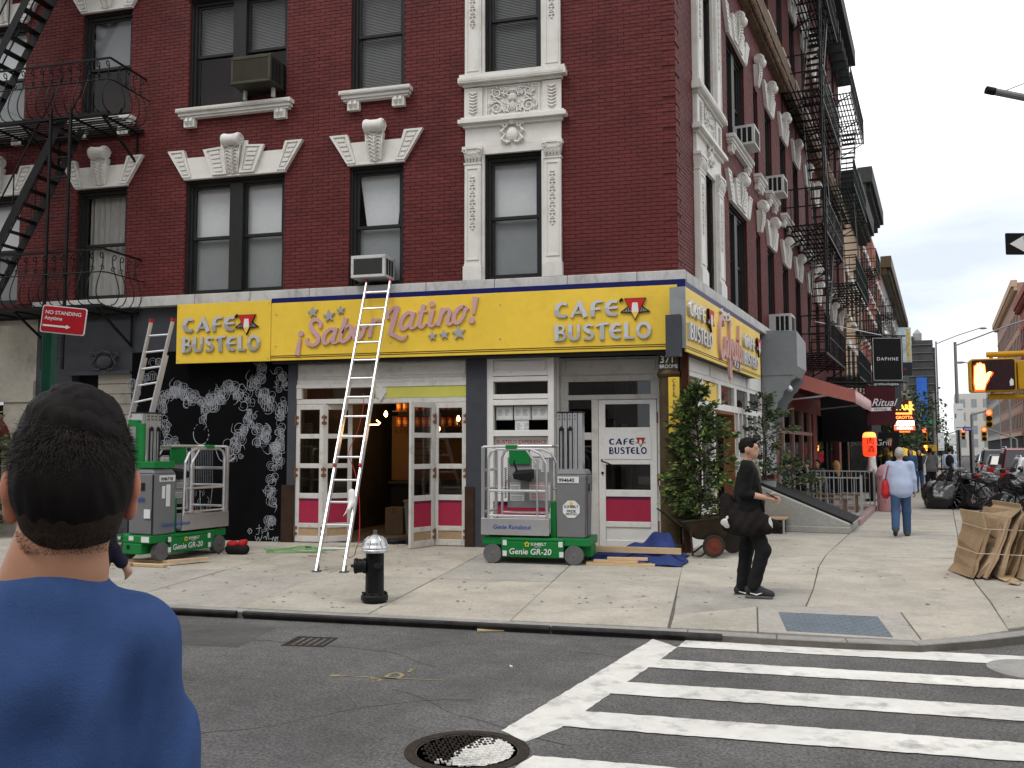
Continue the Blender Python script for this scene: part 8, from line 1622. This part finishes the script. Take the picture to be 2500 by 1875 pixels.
def person(label, loc, rz, H=1.75, vox=.016, skin=M_skin2, shirt=M_blk, pants=M_blkt, shoe=M_shoe, hair=M_hair, legs=((.0, .0), (.0, .0)), arms=((.0, .12, .15), (.0, .12, .15)), sleeve=.8, lean=0.0, sit=None, hairlen=0, face=True, headturn=0.0, hands=True, stout=1.0, shirtlow=.93, tuck=False, skirt=None, neck=True, disp=True, headnod=0.0, nm='person', shz=1.415, shx=.178, slim=1.0):
    k = H/1.75; t = thing(nm, label, 'person', loc, rz); V = Vector
    J = {}; pel = V((0, 0, .95))
    def up(v): return pel+rotx(V(v)-pel, -lean)
    sh = [up((s*shx*(.5+.5*stout), -.005, shz)) for s in (-1, 1)]
    lg = []
    for s, (a, b) in zip((-1, 1), legs):
        hip = V((s*.09, 0, .92)); kn = hip+V((s*.005, math.sin(a)*.44, -math.cos(a)*.44)); an = kn+V((0, math.sin(a-b)*.415, -math.cos(a-b)*.415)); pit = max(0, min(.9, (b-a)*.75)) if sit is None else 0
        toe = an+V((s*.015, math.cos(pit)*.19, -.045-math.sin(pit)*.16)); heel = an+V((0, -.045, -.04)); lg.append((hip, kn, an, toe, heel))
    zmin = min(min(l[3].z-.035, l[4].z-.04) for l in lg); dz = -zmin if sit is None else (sit-.87)
    am = []
    for s, q in zip((-1, 1), arms):
        a, ab, el = q[:3]; yw = q[3] if len(q) > 3 else 0.0
        d = V((s*math.sin(ab), math.sin(a)*math.cos(ab), -math.cos(a)*math.cos(ab))); S0 = sh[0 if s < 0 else 1]; e = S0+d*.285; d2 = V((s*math.sin(ab*.5)+yw, math.sin(a+el), -math.cos(a+el))).normalized(); wv = e+d2*.25; am.append((S0, e, wv, d2))
    off_ = V((0, 0, dz)); K = lambda p: tuple((V(p)+off_)*k); R = lambda r: r*k
    C = lambda a, b, r1, r2: ('c', K(a), K(b), R(r1), R(r2)); E_ = lambda c, r: ('e', K(c), tuple(R(x) for x in r))
    def hd(v):                                         # head frame: turn and nod about the neck
        v = V(v)-V((0, 0, 1.5)); v = rotx(v, -headnod); c, s = math.cos(headturn), math.sin(headturn); return up(V((v.x*c-v.y*s, v.x*s+v.y*c, v.z))+V((0, 0, 1.5)))
    st_ = stout
    torso = [E_(up((0, 0, 1.20)), (.15*st_*slim, .10*st_*slim, .24*slim)), E_(up((0, 0, 1.33-.13*(1-slim))), (.168*slim, .098*slim, .13*slim)), E_((0, 0, .97), (.155*st_, .11*st_, .13)), C(sh[0]+V((.03, 0, -.02)), sh[1]-V((.03, 0, .02)), .06*slim, .06*slim)]
    head = [E_(hd((0, .005, 1.635)), (.073, .092, .108)), E_(hd((0, .04, 1.572)), (.052, .052, .058)), C(up((0, -.012, 1.41)), hd((0, 0, 1.56)), .056, .05), C(hd((0, .092, 1.632)), hd((0, .108, 1.603)), .010, .015), C(hd((0, .078, 1.535)), hd((0, .08, 1.54)), .018, .018)]+[E_(hd((s*.077, -.008, 1.615)), (.011, .024, .034)) for s in (-1, 1)]+[C(hd((-.035, .083, 1.655)), hd((.035, .083, 1.655)), .012, .012), C(hd((-.018, .085, 1.565)), hd((.018, .085, 1.565)), .011, .011)]
    armp = [p for (S0, e, wv, d2) in am for p in (C(S0, e, .052*slim, .042*slim), C(e, wv, .041*(.5+.5*slim), .028))]; legp = [p for (hip, kn, an, toe, heel) in lg for p in (C(hip, kn, .078, .052), C(kn, an, .05, .036))]
    sdf_obj('body', torso+head+armp+legp, vox, skin, t, k=R(.03))
    ph = random.random()*6; dsp = (lambda X, Y, Z_: .002*np.sin(X*38+Z_*21+ph)+.002*np.sin(Y*30-Z_*44+ph)+.0015*np.sin(Z_*70+X*25)) if disp else None
    if shirt:
        tp = [E_(up((0, 0, 1.20)), (.17*st_, .12*st_, .26)), E_(up((0, 0, 1.33)), (.182, .112, .13)), E_((0, 0, shirtlow+.07), (.185*st_, .138*st_, .15)), E_((0, 0, 1.0), (.19*st_, .15*st_, .27)), C(sh[0]+V((.03, 0, -.015)), sh[1]-V((.03, 0, .015)), .072, .072), C(up((0, -.012, 1.42)), up((0, -.012, 1.455)), .073, .066)]
        for S0, e, wv, d2 in am:
            tp.append(C(S0, S0.lerp(e, min(1, sleeve*2)), .073, .062 if sleeve < .6 else .058))
            if sleeve > .5: tp.append(C(e, e.lerp(wv, min(1, (sleeve-.5)*2)), .056, .046))
        sdf_obj('shirt', tp, vox, shirt, t, k=R(.035), disp=dsp, cuts=[(K((0, 0, shirtlow-.05)), (0, 0, -1))])
    if pants:
        pp = [E_((0, 0, .955), (.165*st_, .122*st_, .13))]
        for hip, kn, an, toe, heel in lg: pp += [C(hip, kn, .098*(.6+.4*st_), .076*(.5+.5*st_)), C(kn, an, .076*(.5+.5*st_), .066*(.5+.5*st_))]
        sdf_obj('trousers', pp, vox, pants, t, k=R(.03), disp=dsp, cuts=[(K((0, 0, 1.03)), (0, 0, 1))])
    for hip, kn, an, toe, heel in lg:
        sdf_obj('shoe', [C(heel, toe, .046, .04), C(an, heel, .045, .046), C(an+V((0, .04, -.02)), toe, .044, .032)], max(vox*.6, .008), shoe, t, k=R(.02))
    hp = [E_(hd((0, -.012, 1.65)), (.082, .100, .110))]; cut = [(K(hd((0, .066, 1.655))), tuple(hd((0, .066+.85, 1.655-.50))-hd((0, .066, 1.655)))), (K(hd((0, 0, 1.575))), (0, 0, -1))]
    if hairlen: hp += [C(hd((0, -.06, 1.62)), up((0, -.10, 1.62-hairlen)), .085, .05), C(hd((-.05, -.03, 1.62)), up((-.06, -.07, 1.62-hairlen*.9)), .05, .03), C(hd((.05, -.03, 1.62)), up((.06, -.07, 1.62-hairlen*.9)), .05, .03)]; cut = cut[:1]
    else: hp += [E_(hd((0, .055, 1.725)), (.055, .04, .035))]
    hs = random.random()*9; hds = lambda X, Y, Z_: .004*np.sin(X*170+hs)*np.sin(Y*150+Z_*60)+.003*np.sin(Z_*120+X*40)
    sdf_obj('hair', hp, min(vox, .013), hair, t, k=R(.02), cuts=cut, disp=hds)
    if face:
        for s in (-1, 1):
            mb = MB(); mb.ball(K(hd((s*.03, .088, 1.632))), R(.010), (1.3, .6, .7), 8, 6); mb.build('eye', M_eye, t, smooth=True); mb = MB(); mb.tube([K(hd((s*.015, .097, 1.654))), K(hd((s*.035, .092, 1.66))), K(hd((s*.05, .08, 1.652)))], R(.005), 5); mb.build('eyebrow', hair, t)
        mb = MB(); mb.tube([K(hd((-.02, .09, 1.569))), K(hd((0, .097, 1.570))), K(hd((.02, .09, 1.569)))], R(.006), 6); mb.build('mouth', M_lip, t, smooth=True)
    hpos = []
    if hands:
        for s, (S0, e, wv, d2) in zip((-1, 1), am):
            side = V((0, 1, 0)) if abs(d2.z) > .7 else V((0, 0, 1)); side = (side-d2*side.dot(d2)).normalized(); pn = d2.cross(side).normalized()*s    # palm normal
            hprm = [C(wv-d2*.04, wv, .027, .025), C(wv+d2*.02, wv+d2*.07, .026, .028)]
            for j, (offj, lj) in enumerate(((-.030, .075), (-.010, .085), (.010, .08), (.028, .062))):
                b0 = wv+d2*.075+side*offj; b1 = b0+(d2*.8-pn*.35*s).normalized()*lj*.5; b2 = b1+(d2*.45-pn*.75*s).normalized()*lj*.5; hprm += [C(b0, b1, .0105, .0095), C(b1, b2, .0095, .0075)]
            th0 = wv+d2*.02+side*(.025); th1 = th0+(d2*.5+side*.8).normalized()*.04; th2 = th1+(d2*.9+side*.2-pn*.3*s).normalized()*.035; hprm += [C(th0, th1, .014, .011), C(th1, th2, .011, .009)]
            sdf_obj('hand', hprm, .006*k if vox < .014 else .009, skin, t, k=R(.008)); hpos.append(V(K(wv+d2*.09)))
    t['label'] = label; return t, K, hpos, up, hd
# 1. man in black with the cow-patched bag
mp = onG(1838, 1457)
P1, K, hp, up, hd = person('man in black walking past the corner, phone in hand, big bag at hip', (mp.x-.02, mp.y, gz(mp.x, mp.y)), -PI/2-.05, 1.76, .0115, M_skin2, M_blk, M_blkt, M_shoe, M_hair, legs=((-.10, .03), (.34, .62)), arms=((.06, .12, .3), (-.12, .08, 1.5)), sleeve=.66, headnod=.05, stout=1.12)
mb = MB(); mb.box(-.035, .035, -.005, .005, -.01, .13); ph_ = mb.build('phone', M_black2, P1, bevel=.006); ph_.name = 'phone_case'; ph_.location = hp[1]+Vector((0, .01, .02)); ph_.rotation_euler = (1.1, 0, 0)
ph_.parent = None; ph_.matrix_world = P1.matrix_world if False else ph_.matrix_world
bpy.context.view_layer.update()
ph_.name = 'mobile_phone'; ph_.location = P1.matrix_basis @ (hp[1]+Vector((0, .01, .02))); ph_.rotation_euler = (1.1, 0, P1.rotation_euler.z); tag(ph_, 'dark phone held by the man in black', 'phone')
M_cow = mat('white_hide_patch', (.55, .54, .52), .9, var=.2, scale=14)
bg_ = thing('cloth_bag', 'big black shoulder bag with white hide patches on the man in black', 'bag', tuple(P1.location), P1.rotation_euler.z)
M_fur = mat('black_hide', (.012, .010, .009), .8, var=.4, scale=12, bump=.4, bscale=120)
sdf_obj('bag_body', [('e', (.15, -.04, .84), (.09, .27, .15)), ('c', (.16, -.24, .84), (.16, .17, .80), .07, .09), ('c', (.10, -.24, 1.10), (.12, -.22, .92), .07, .09), ('e', (.16, -.02, .76), (.09, .24, .09)), ('c', (.13, -.18, 1.02), (.14, .10, .97), .05, .05), ('c', (.17, .15, .9), (.17, .30, .80), .05, .06)], .012, M_fur, bg_, k=.05, disp=lambda X, Y, Z_: .006*np.sin(Y*23+Z_*17)+.004*np.sin(Y*51-Z_*33), cuts=[((0, 0, .695), (0, .1, -1))])
for c, r_ in (((.222, -.25, .84), (.022, .055, .045)), ((.217, -.22, .885), (.02, .03, .035)), ((.224, .23, .855), (.016, .018, .06))): sdf_obj('white_patch', [('e', c, r_), ('e', (c[0], c[1]+.02, c[2]-.04), tuple(x*.6 for x in r_))], .01, M_cow, bg_, k=.02)
mb = MB(); mb.tube([(.13, .16, .95), (.13, .12, 1.2), (.05, .03, 1.47), (-.1, -.12, 1.38), (.08, -.16, 1.1), (.13, -.2, 1.0)], .018, 6); mb.build('strap', M_kb, bg_, smooth=True)
sdf_obj('undershirt', [('e', tuple(K(up((0, .035, 1.3)))), (.09, .105, .17)), ('c', K(up((0, .02, 1.42))), K(up((0, .05, 1.40))), .066, .06)], .012, M_camo, P1, k=.03)
for ch in [c for c in P1.children if c.name.startswith('shoe')]:
    xs_ = [v.co for v in ch.data.vertices]; y0 = min(v.y for v in xs_); y1 = max(v.y for v in xs_); z0 = min(v.z for v in xs_); xm = max(v.x for v in xs_); mb = MB(); mb.tube([(xm-.004, y0+.06, z0+.05), (xm-.002, y0+.13, z0+.035), (xm-.008, y0+.2, z0+.06)], [.004, .010, .003], 5); mb.build('shoe_stripe', M_paper, ch)
    mb = MB(); xc = sum(v.x for v in xs_)/len(xs_); mb.hexa([(xc-.045, y0+.01, z0-.004), (xc+.045, y0+.01, z0-.004), (xc+.045, y1-.03, z0-.004), (xc-.045, y1-.03, z0-.004)], [(xc-.05, y0, z0+.022), (xc+.05, y0, z0+.022), (xc+.045, y1-.01, z0+.022), (xc-.045, y1-.01, z0+.022)]); mb.build('sole', M_tyre, ch, bevel=.006)
# 2. older man walking away
op = onG(2202, 1309)
P2, K, hp, up, hd = person('grey haired person in pale blue shirt and jeans walking away up the pavement', (op.x, op.y, 0), -SKEW, 1.6, .014, M_skin2, M_lblue, M_jean, M_shoeg, M_hairg, legs=((-.22, .45), (.14, .05)), arms=((-.05, .22, .25), (.08, .16, .2)), sleeve=1.0, stout=1.22, face=False, shirtlow=.80, disp=False)
b2 = thing('shoulder_bag', 'red shoulder bag of the grey haired walker', 'bag', tuple(P2.location), P2.rotation_euler.z); sdf_obj('bag_body', [('e', (-.25, -.03, .86), (.065, .14, .19)), ('e', (-.25, -.02, .78), (.07, .15, .1))], .014, M_redbag, b2, k=.04); mb = MB(); mb.tube([(-.25, .06, 1.0), (-.2, .05, 1.28), (-.15, -.02, 1.34), (-.2, -.1, 1.25), (-.25, -.1, 1.0)], .012, 6); mb.build('strap', M_redbag, b2, smooth=True)
# 3. foreground man, seen from behind
D1 = 1.5; hpx = at(180, 1098, D1); dirv = ray(180, 1098); rzf = math.atan2(-dirv.x, dirv.y); ztop = at(180, 950, D1).z; k1 = 1.0; Hf = 1.75*(ztop-ROAD_Z)/1.765
P3, K, hp, up, hd = person('man in blue tee with short dark hair seen close from behind at the frame edge', (hpx.x, hpx.y, ROAD_Z), rzf, Hf, .009, M_skin, None, M_jean, M_shoe, M_hair, arms=((.0, .10, .2), (.05, .10, .25)), sleeve=.4, face=False, stout=1.0, shz=1.30, shx=.095, slim=.6)
# neck, ears and tee of the close figure in finer detail
kk = Hf/1.75; S_ = lambda v: tuple(x*kk for x in v)
wr = lambda X, Y, Z_: np.clip((1.51-Z_)/.09, 0, 1)*(.013*np.sin(X*60-Z_*24+.6*np.sin(Z_*9)+1.2)*np.exp(-((X-.16)/.07)**2)*np.exp(-((Z_-1.36)/.2)**2)+.010*np.sin(X*38+2.6*np.sin(Z_*7)+.5)*np.exp(-((Z_-1.25)/.25)**2)+.004*np.sin(Z_*24+X*31+1)*np.exp(-((X-.1)/.12)**2))
shp = [('e', S_((0, 0, 1.20)), S_((.165, .122, .27))), ('e', S_((0, -.015, 1.33)), S_((.16, .11, .11))), ('c', S_((-.12, -.01, 1.365)), S_((.12, -.01, 1.365)), .07*kk, .07*kk), ('c', S_((.03, -.012, 1.43)), S_((.10, -.012, 1.39)), .062*kk, .055*kk), ('c', S_((0, -.012, 1.425)), S_((-.10, -.012, 1.388)), .060*kk, .054*kk), ('c', S_((.022, -.012, 1.39)), S_((.022, -.012, 1.434)), .085*kk, .082*kk), ('e', S_((0, 0, 1.0)), S_((.17, .13, .14)))]+[('c', S_((s*.138, -.005, 1.368)), S_((s*.185, .01, 1.11)), .072*kk, .067*kk) for s in (-1, 1)]
sdf_obj('tee_shirt', shp, .008, M_bluet, P3, k=.03, disp=wr, cuts=[(S_((0, 0, .9)), (0, 0, -1))], loc=(-.045*kk, 0, 0))
mb = MB(); mb.tube([S_((-.026+.066*math.cos(a), -.012+.067*math.sin(a), 1.478+.006*math.sin(a))) for a in [i*PI/16 for i in range(32)]], .0055*kk, 8, closed=True); mb.build('collar_rib', M_bluet, P3, smooth=True)
sdf_obj('nape', [('c', S_((-.036, -.012, 1.40)), S_((0, -.01, 1.60)), .062*kk, .057*kk), ('c', S_((-.085, -.01, 1.41)), S_((-.035, -.02, 1.50)), .035*kk, .045*kk), ('c', S_((.02, -.01, 1.40)), S_((.01, -.02, 1.48)), .03*kk, .042*kk), ('e', S_((0, -.0, 1.585)), S_((.062, .075, .07)))], .007, M_skin, P3, k=.04)
for s in (-1, 1):
    sdf_obj('ear', [('e', S_((s*.084, .0, 1.605)), S_((.011, .020, .030))), ('e', S_((s*.089, -.012, 1.616)), S_((.008, .014, .023))), ('e', S_((s*.083, .005, 1.572)), S_((.011, .012, .016)))], .0045, mat('ear_skin', (.50, .22, .14), .5, sub=.25, var=.05), P3, k=.015)
M_fade = mat('clipped_hair', (.030, .020, .015), .8, var=.35, scale=90)
sdf_obj('hair_cap', [('e', S_((0, -.008, 1.652)), S_((.085, .105, .108))), ('e', S_((0, -.03, 1.61)), S_((.080, .088, .085))), ('e', S_((0, .0, 1.725)), S_((.066, .085, .042)))], .006, M_hair, P3, k=.03, disp=lambda X, Y, Z_: .0015*np.sin(X*140+Z_*40)*np.sin(Y*120+Z_*70)+.0006*np.sin(X*260+Z_*90), cuts=[(S_((0, -.03, 1.552)), (0, .35, -.94)), (S_((0, .05, 1.64)), (0, .9, -.4))])
sdf_obj('hair_fade', [('e', S_((0, -.028, 1.60)), S_((.0765, .0835, .085))), ('c', S_((0, -.02, 1.60)), S_((0, -.022, 1.55)), .071*kk, .066*kk)], .006, M_fade, P3, k=.02, cuts=[(S_((0, -.03, 1.536)), (0, .25, -.97)), (S_((0, .012, 1.6)), (0, 1, 0)), (S_((0, 0, 1.68)), (0, 0, 1))])
def strands(parent, n, seed, name, m, gen, ln, wd):
    rg_ = np.random.default_rng(seed); P, Nn = gen(rg_, n); d = Nn*.28+np.array([0, -.1, -1.0])*.6+rg_.normal(size=(n, 3))*.28; d /= np.linalg.norm(d, axis=1)[:, None]; x = np.cross(d, Nn); x /= np.linalg.norm(x, axis=1)[:, None]+1e-9
    L_ = ln*rg_.uniform(.5, 1.2, n)[:, None]; V = np.stack([P-x*wd, P+x*wd, P+d*L_+Nn*.002], 1).reshape(-1, 3); me = bpy.data.meshes.new(name); me.from_pydata(V.tolist(), [], np.arange(3*n).reshape(-1, 3).tolist()); me.materials.append(m); me.update(); o = inst(name, me, parent); tag(o, kind='stuff'); return o
def gen(rg_, n):
    v = rg_.normal(size=(n*3, 3)); v /= np.linalg.norm(v, axis=1)[:, None]; v = v[(v[:, 1] < .55) & (v[:, 2] > -.55)][:n]
    while len(v) < n: v = np.concatenate([v, v])[:n]
    r_ = np.array([.086, .106, .109])*kk; c = np.array(S_((0, -.008, 1.652))); return c+v*r_, v/r_/np.linalg.norm(v/r_, axis=1)[:, None]
strands(P3, 16000, 5, 'hair_strands', mat('dark_brown_strand', (.022, .017, .014), .6, var=.4, scale=90, spec=.2), gen, .015, .0007)
def gen2(rg_, n):
    a = rg_.uniform(PI*1.05, PI*1.95, n); z = rg_.uniform(1.518, 1.55, n); r_ = np.where(z > 1.56, .0775, .069+(z-1.50)*.12); P = np.stack([r_*np.cos(a)*kk, (-.022+r_*1.05*np.sin(a))*kk, z*kk], 1); Nn = np.stack([np.cos(a), np.sin(a), np.zeros(n)], 1); return P, Nn
strands(P3, 1800, 6, 'nape_stubble', M_fade, gen2, .003, .0005)
# 4. person half hidden beside him
p4 = at(262, 1250, 6.6); P4, K, hp, up, hd = person('person in dark jacket half hidden behind the man in blue, one hand showing', (p4.x-.17, p4.y, gz(p4.x, p4.y) if p4.y > KY else ROAD_Z), -.2, 1.70, .014, M_skin2, cloth('navy_jacket', (.02, .022, .04)), cloth('charcoal_cloth', (.05, .05, .055)), arms=((.1, .1, .4), (.12, .02, .55)), sleeve=.95, face=False)
# 5. pavement crowd up the street
def walker(label, px, py, dep, **k):
    p = at(px, py, dep); return person(label, (p.x, p.y, 0), k.pop('rz', -SKEW), vox=.026, face=k.pop('face', False), hands=False, **k)
wl = [('woman in grey tee and black trousers carrying a white tote up the pavement', 2270, 30.0, dict(H=1.62, shirt=M_greyt, pants=M_blkt, skin=M_skin3, stout=1.15, legs=((-.2, .3), (.2, .1)), sleeve=.4)), ('walker in blue and red jacket with a dark backpack', 2318, 34, dict(H=1.62, shirt=M_lblue, pants=M_blkt, legs=((.2, .1), (-.2, .3)))), ('woman in black coming down the pavement', 2243, 33, dict(H=1.58, shirt=M_blk, pants=M_jean, rz=PI-SKEW, hairlen=.25, face=True)), ('person in denim jacket coming down by the terrace', 2222, 32, dict(H=1.58, shirt=M_jean, pants=M_blkt, hair=M_hairbr, rz=PI-SKEW, hairlen=.22, face=True)), ('person with brown hair far up the pavement', 2256, 41, dict(H=1.65, shirt=M_khaki, pants=M_blkt, hair=M_hairbr, hairlen=.2)), ('person in white tee by the grill screen', 2128, 27.5, dict(H=1.66, shirt=M_whitec, pants=M_blkt, rz=1.2)), ('person in brown behind the grill screen', 2164, 33, dict(H=1.62, shirt=M_khaki, pants=M_blkt, hair=M_hairb, hairlen=.15, rz=-1.2)), ('person in red far off in the crowd', 2212, 48, dict(H=1.65, shirt=M_redbag, pants=M_blkt)), ('person in dark coat far off in the crowd', 2236, 52, dict(H=1.7, shirt=M_blk, pants=M_jean))]
for lab, px, dep, kw in wl: walker(lab, px, 1110, dep, **kw)
p = at(2318, 1110, 33.7); bk = thing('backpack', 'dark backpack on the walker in blue', 'bag', (p.x, p.y, 0), -SKEW); sdf_obj('bag_body', [('e', (0, -.16, 1.14), (.15, .09, .24))], .03, M_kb, bk, k=.03); p = at(2257, 1110, 29.9); tt = thing('tote_bag', 'white and blue tote bag carried by the woman in grey', 'bag', (p.x, p.y, 0), -SKEW); mb = MB(); mb.hexa([(-.05, -.2, .72), (.03, -.2, .72), (.03, .16, .72), (-.05, .16, .72)], [(-.04, -.22, 1.1), (.02, -.22, 1.1), (.02, .18, 1.1), (-.04, .18, 1.1)]); mb.build('bag_body', M_whitec, tt, bevel=.02); mb = MB(); mb.tube([(0, -.12, 1.1), (.08, -.05, 1.35), (0, .1, 1.1)], .012, 5); mb.build('strap', M_lblue, tt)
# 6. people sitting at the cafe terrace
def sitter(label, px, dep, rz, **k):
    p = at(px, 1110, dep); return person(label, (p.x, p.y, 0), rz, vox=.02, sit=.46+.42*0, hands=k.pop('hands', True), legs=k.pop('legs', ((1.45, 1.5), (1.4, 1.45))), **k)
sitter('seated man in grey and navy jersey looking at his phone on the terrace', 1926, 22.5, -PI/2-.1, H=1.7, shirt=mat('navy_grey_jersey', (.13, .16, .21), .85, var=.3, scale=4), pants=M_khaki, skin=M_skin2, arms=((.5, .1, 1.1), (.5, .1, 1.2)), sleeve=.5, headnod=-.25, face=True, lean=-.05)
sitter('seated woman with long blond hair and jeans facing the cafe wall', 2040, 24.5, .5, H=1.66, shirt=M_blk, pants=M_jean, hair=M_hairb, hairlen=.42, face=False, arms=((.3, .15, .9), (.3, .15, .9)))
sitter('seated woman with dark hair at the back of the terrace', 1968, 26.5, PI-.3, H=1.62, shirt=M_blk, pants=M_blkt, hair=M_hairbr, hairlen=.3, face=True, arms=((.4, .15, 1.2), (.4, .15, 1.2))); sitter('seated person in dark top beside the folding cafe door', 1995, 27, PI-.6, H=1.66, shirt=M_greyt, pants=M_blkt, hair=M_hair, hairlen=.25, face=True, arms=((.4, .15, 1.2), (.4, .15, 1.2)))
for px, dep, lab in ((1928, 22.6, 'brown stool under the man with the phone'), (2040, 24.6, 'brown stool under the blond woman'), (1968, 26.6, 'brown stool under the dark haired woman at the back'), (1995, 27.1, 'brown stool under the person by the folding door')):
    p = at(px, 1110, dep); t = thing('stool', lab, 'stool', (p.x, p.y, 0), TB, 'terrace stools'); mb = MB(); mb.box(-.22, .22, -.16, .16, .36, .40); mb.build('seat', M_bench, t, bevel=.006)
    for x in (-.17, .17):
        for y in (-.11, .11): mb = MB(); mb.box(x-.02, x+.02, y-.02, y+.02, 0, .36); mb.build('leg', M_bench, t)
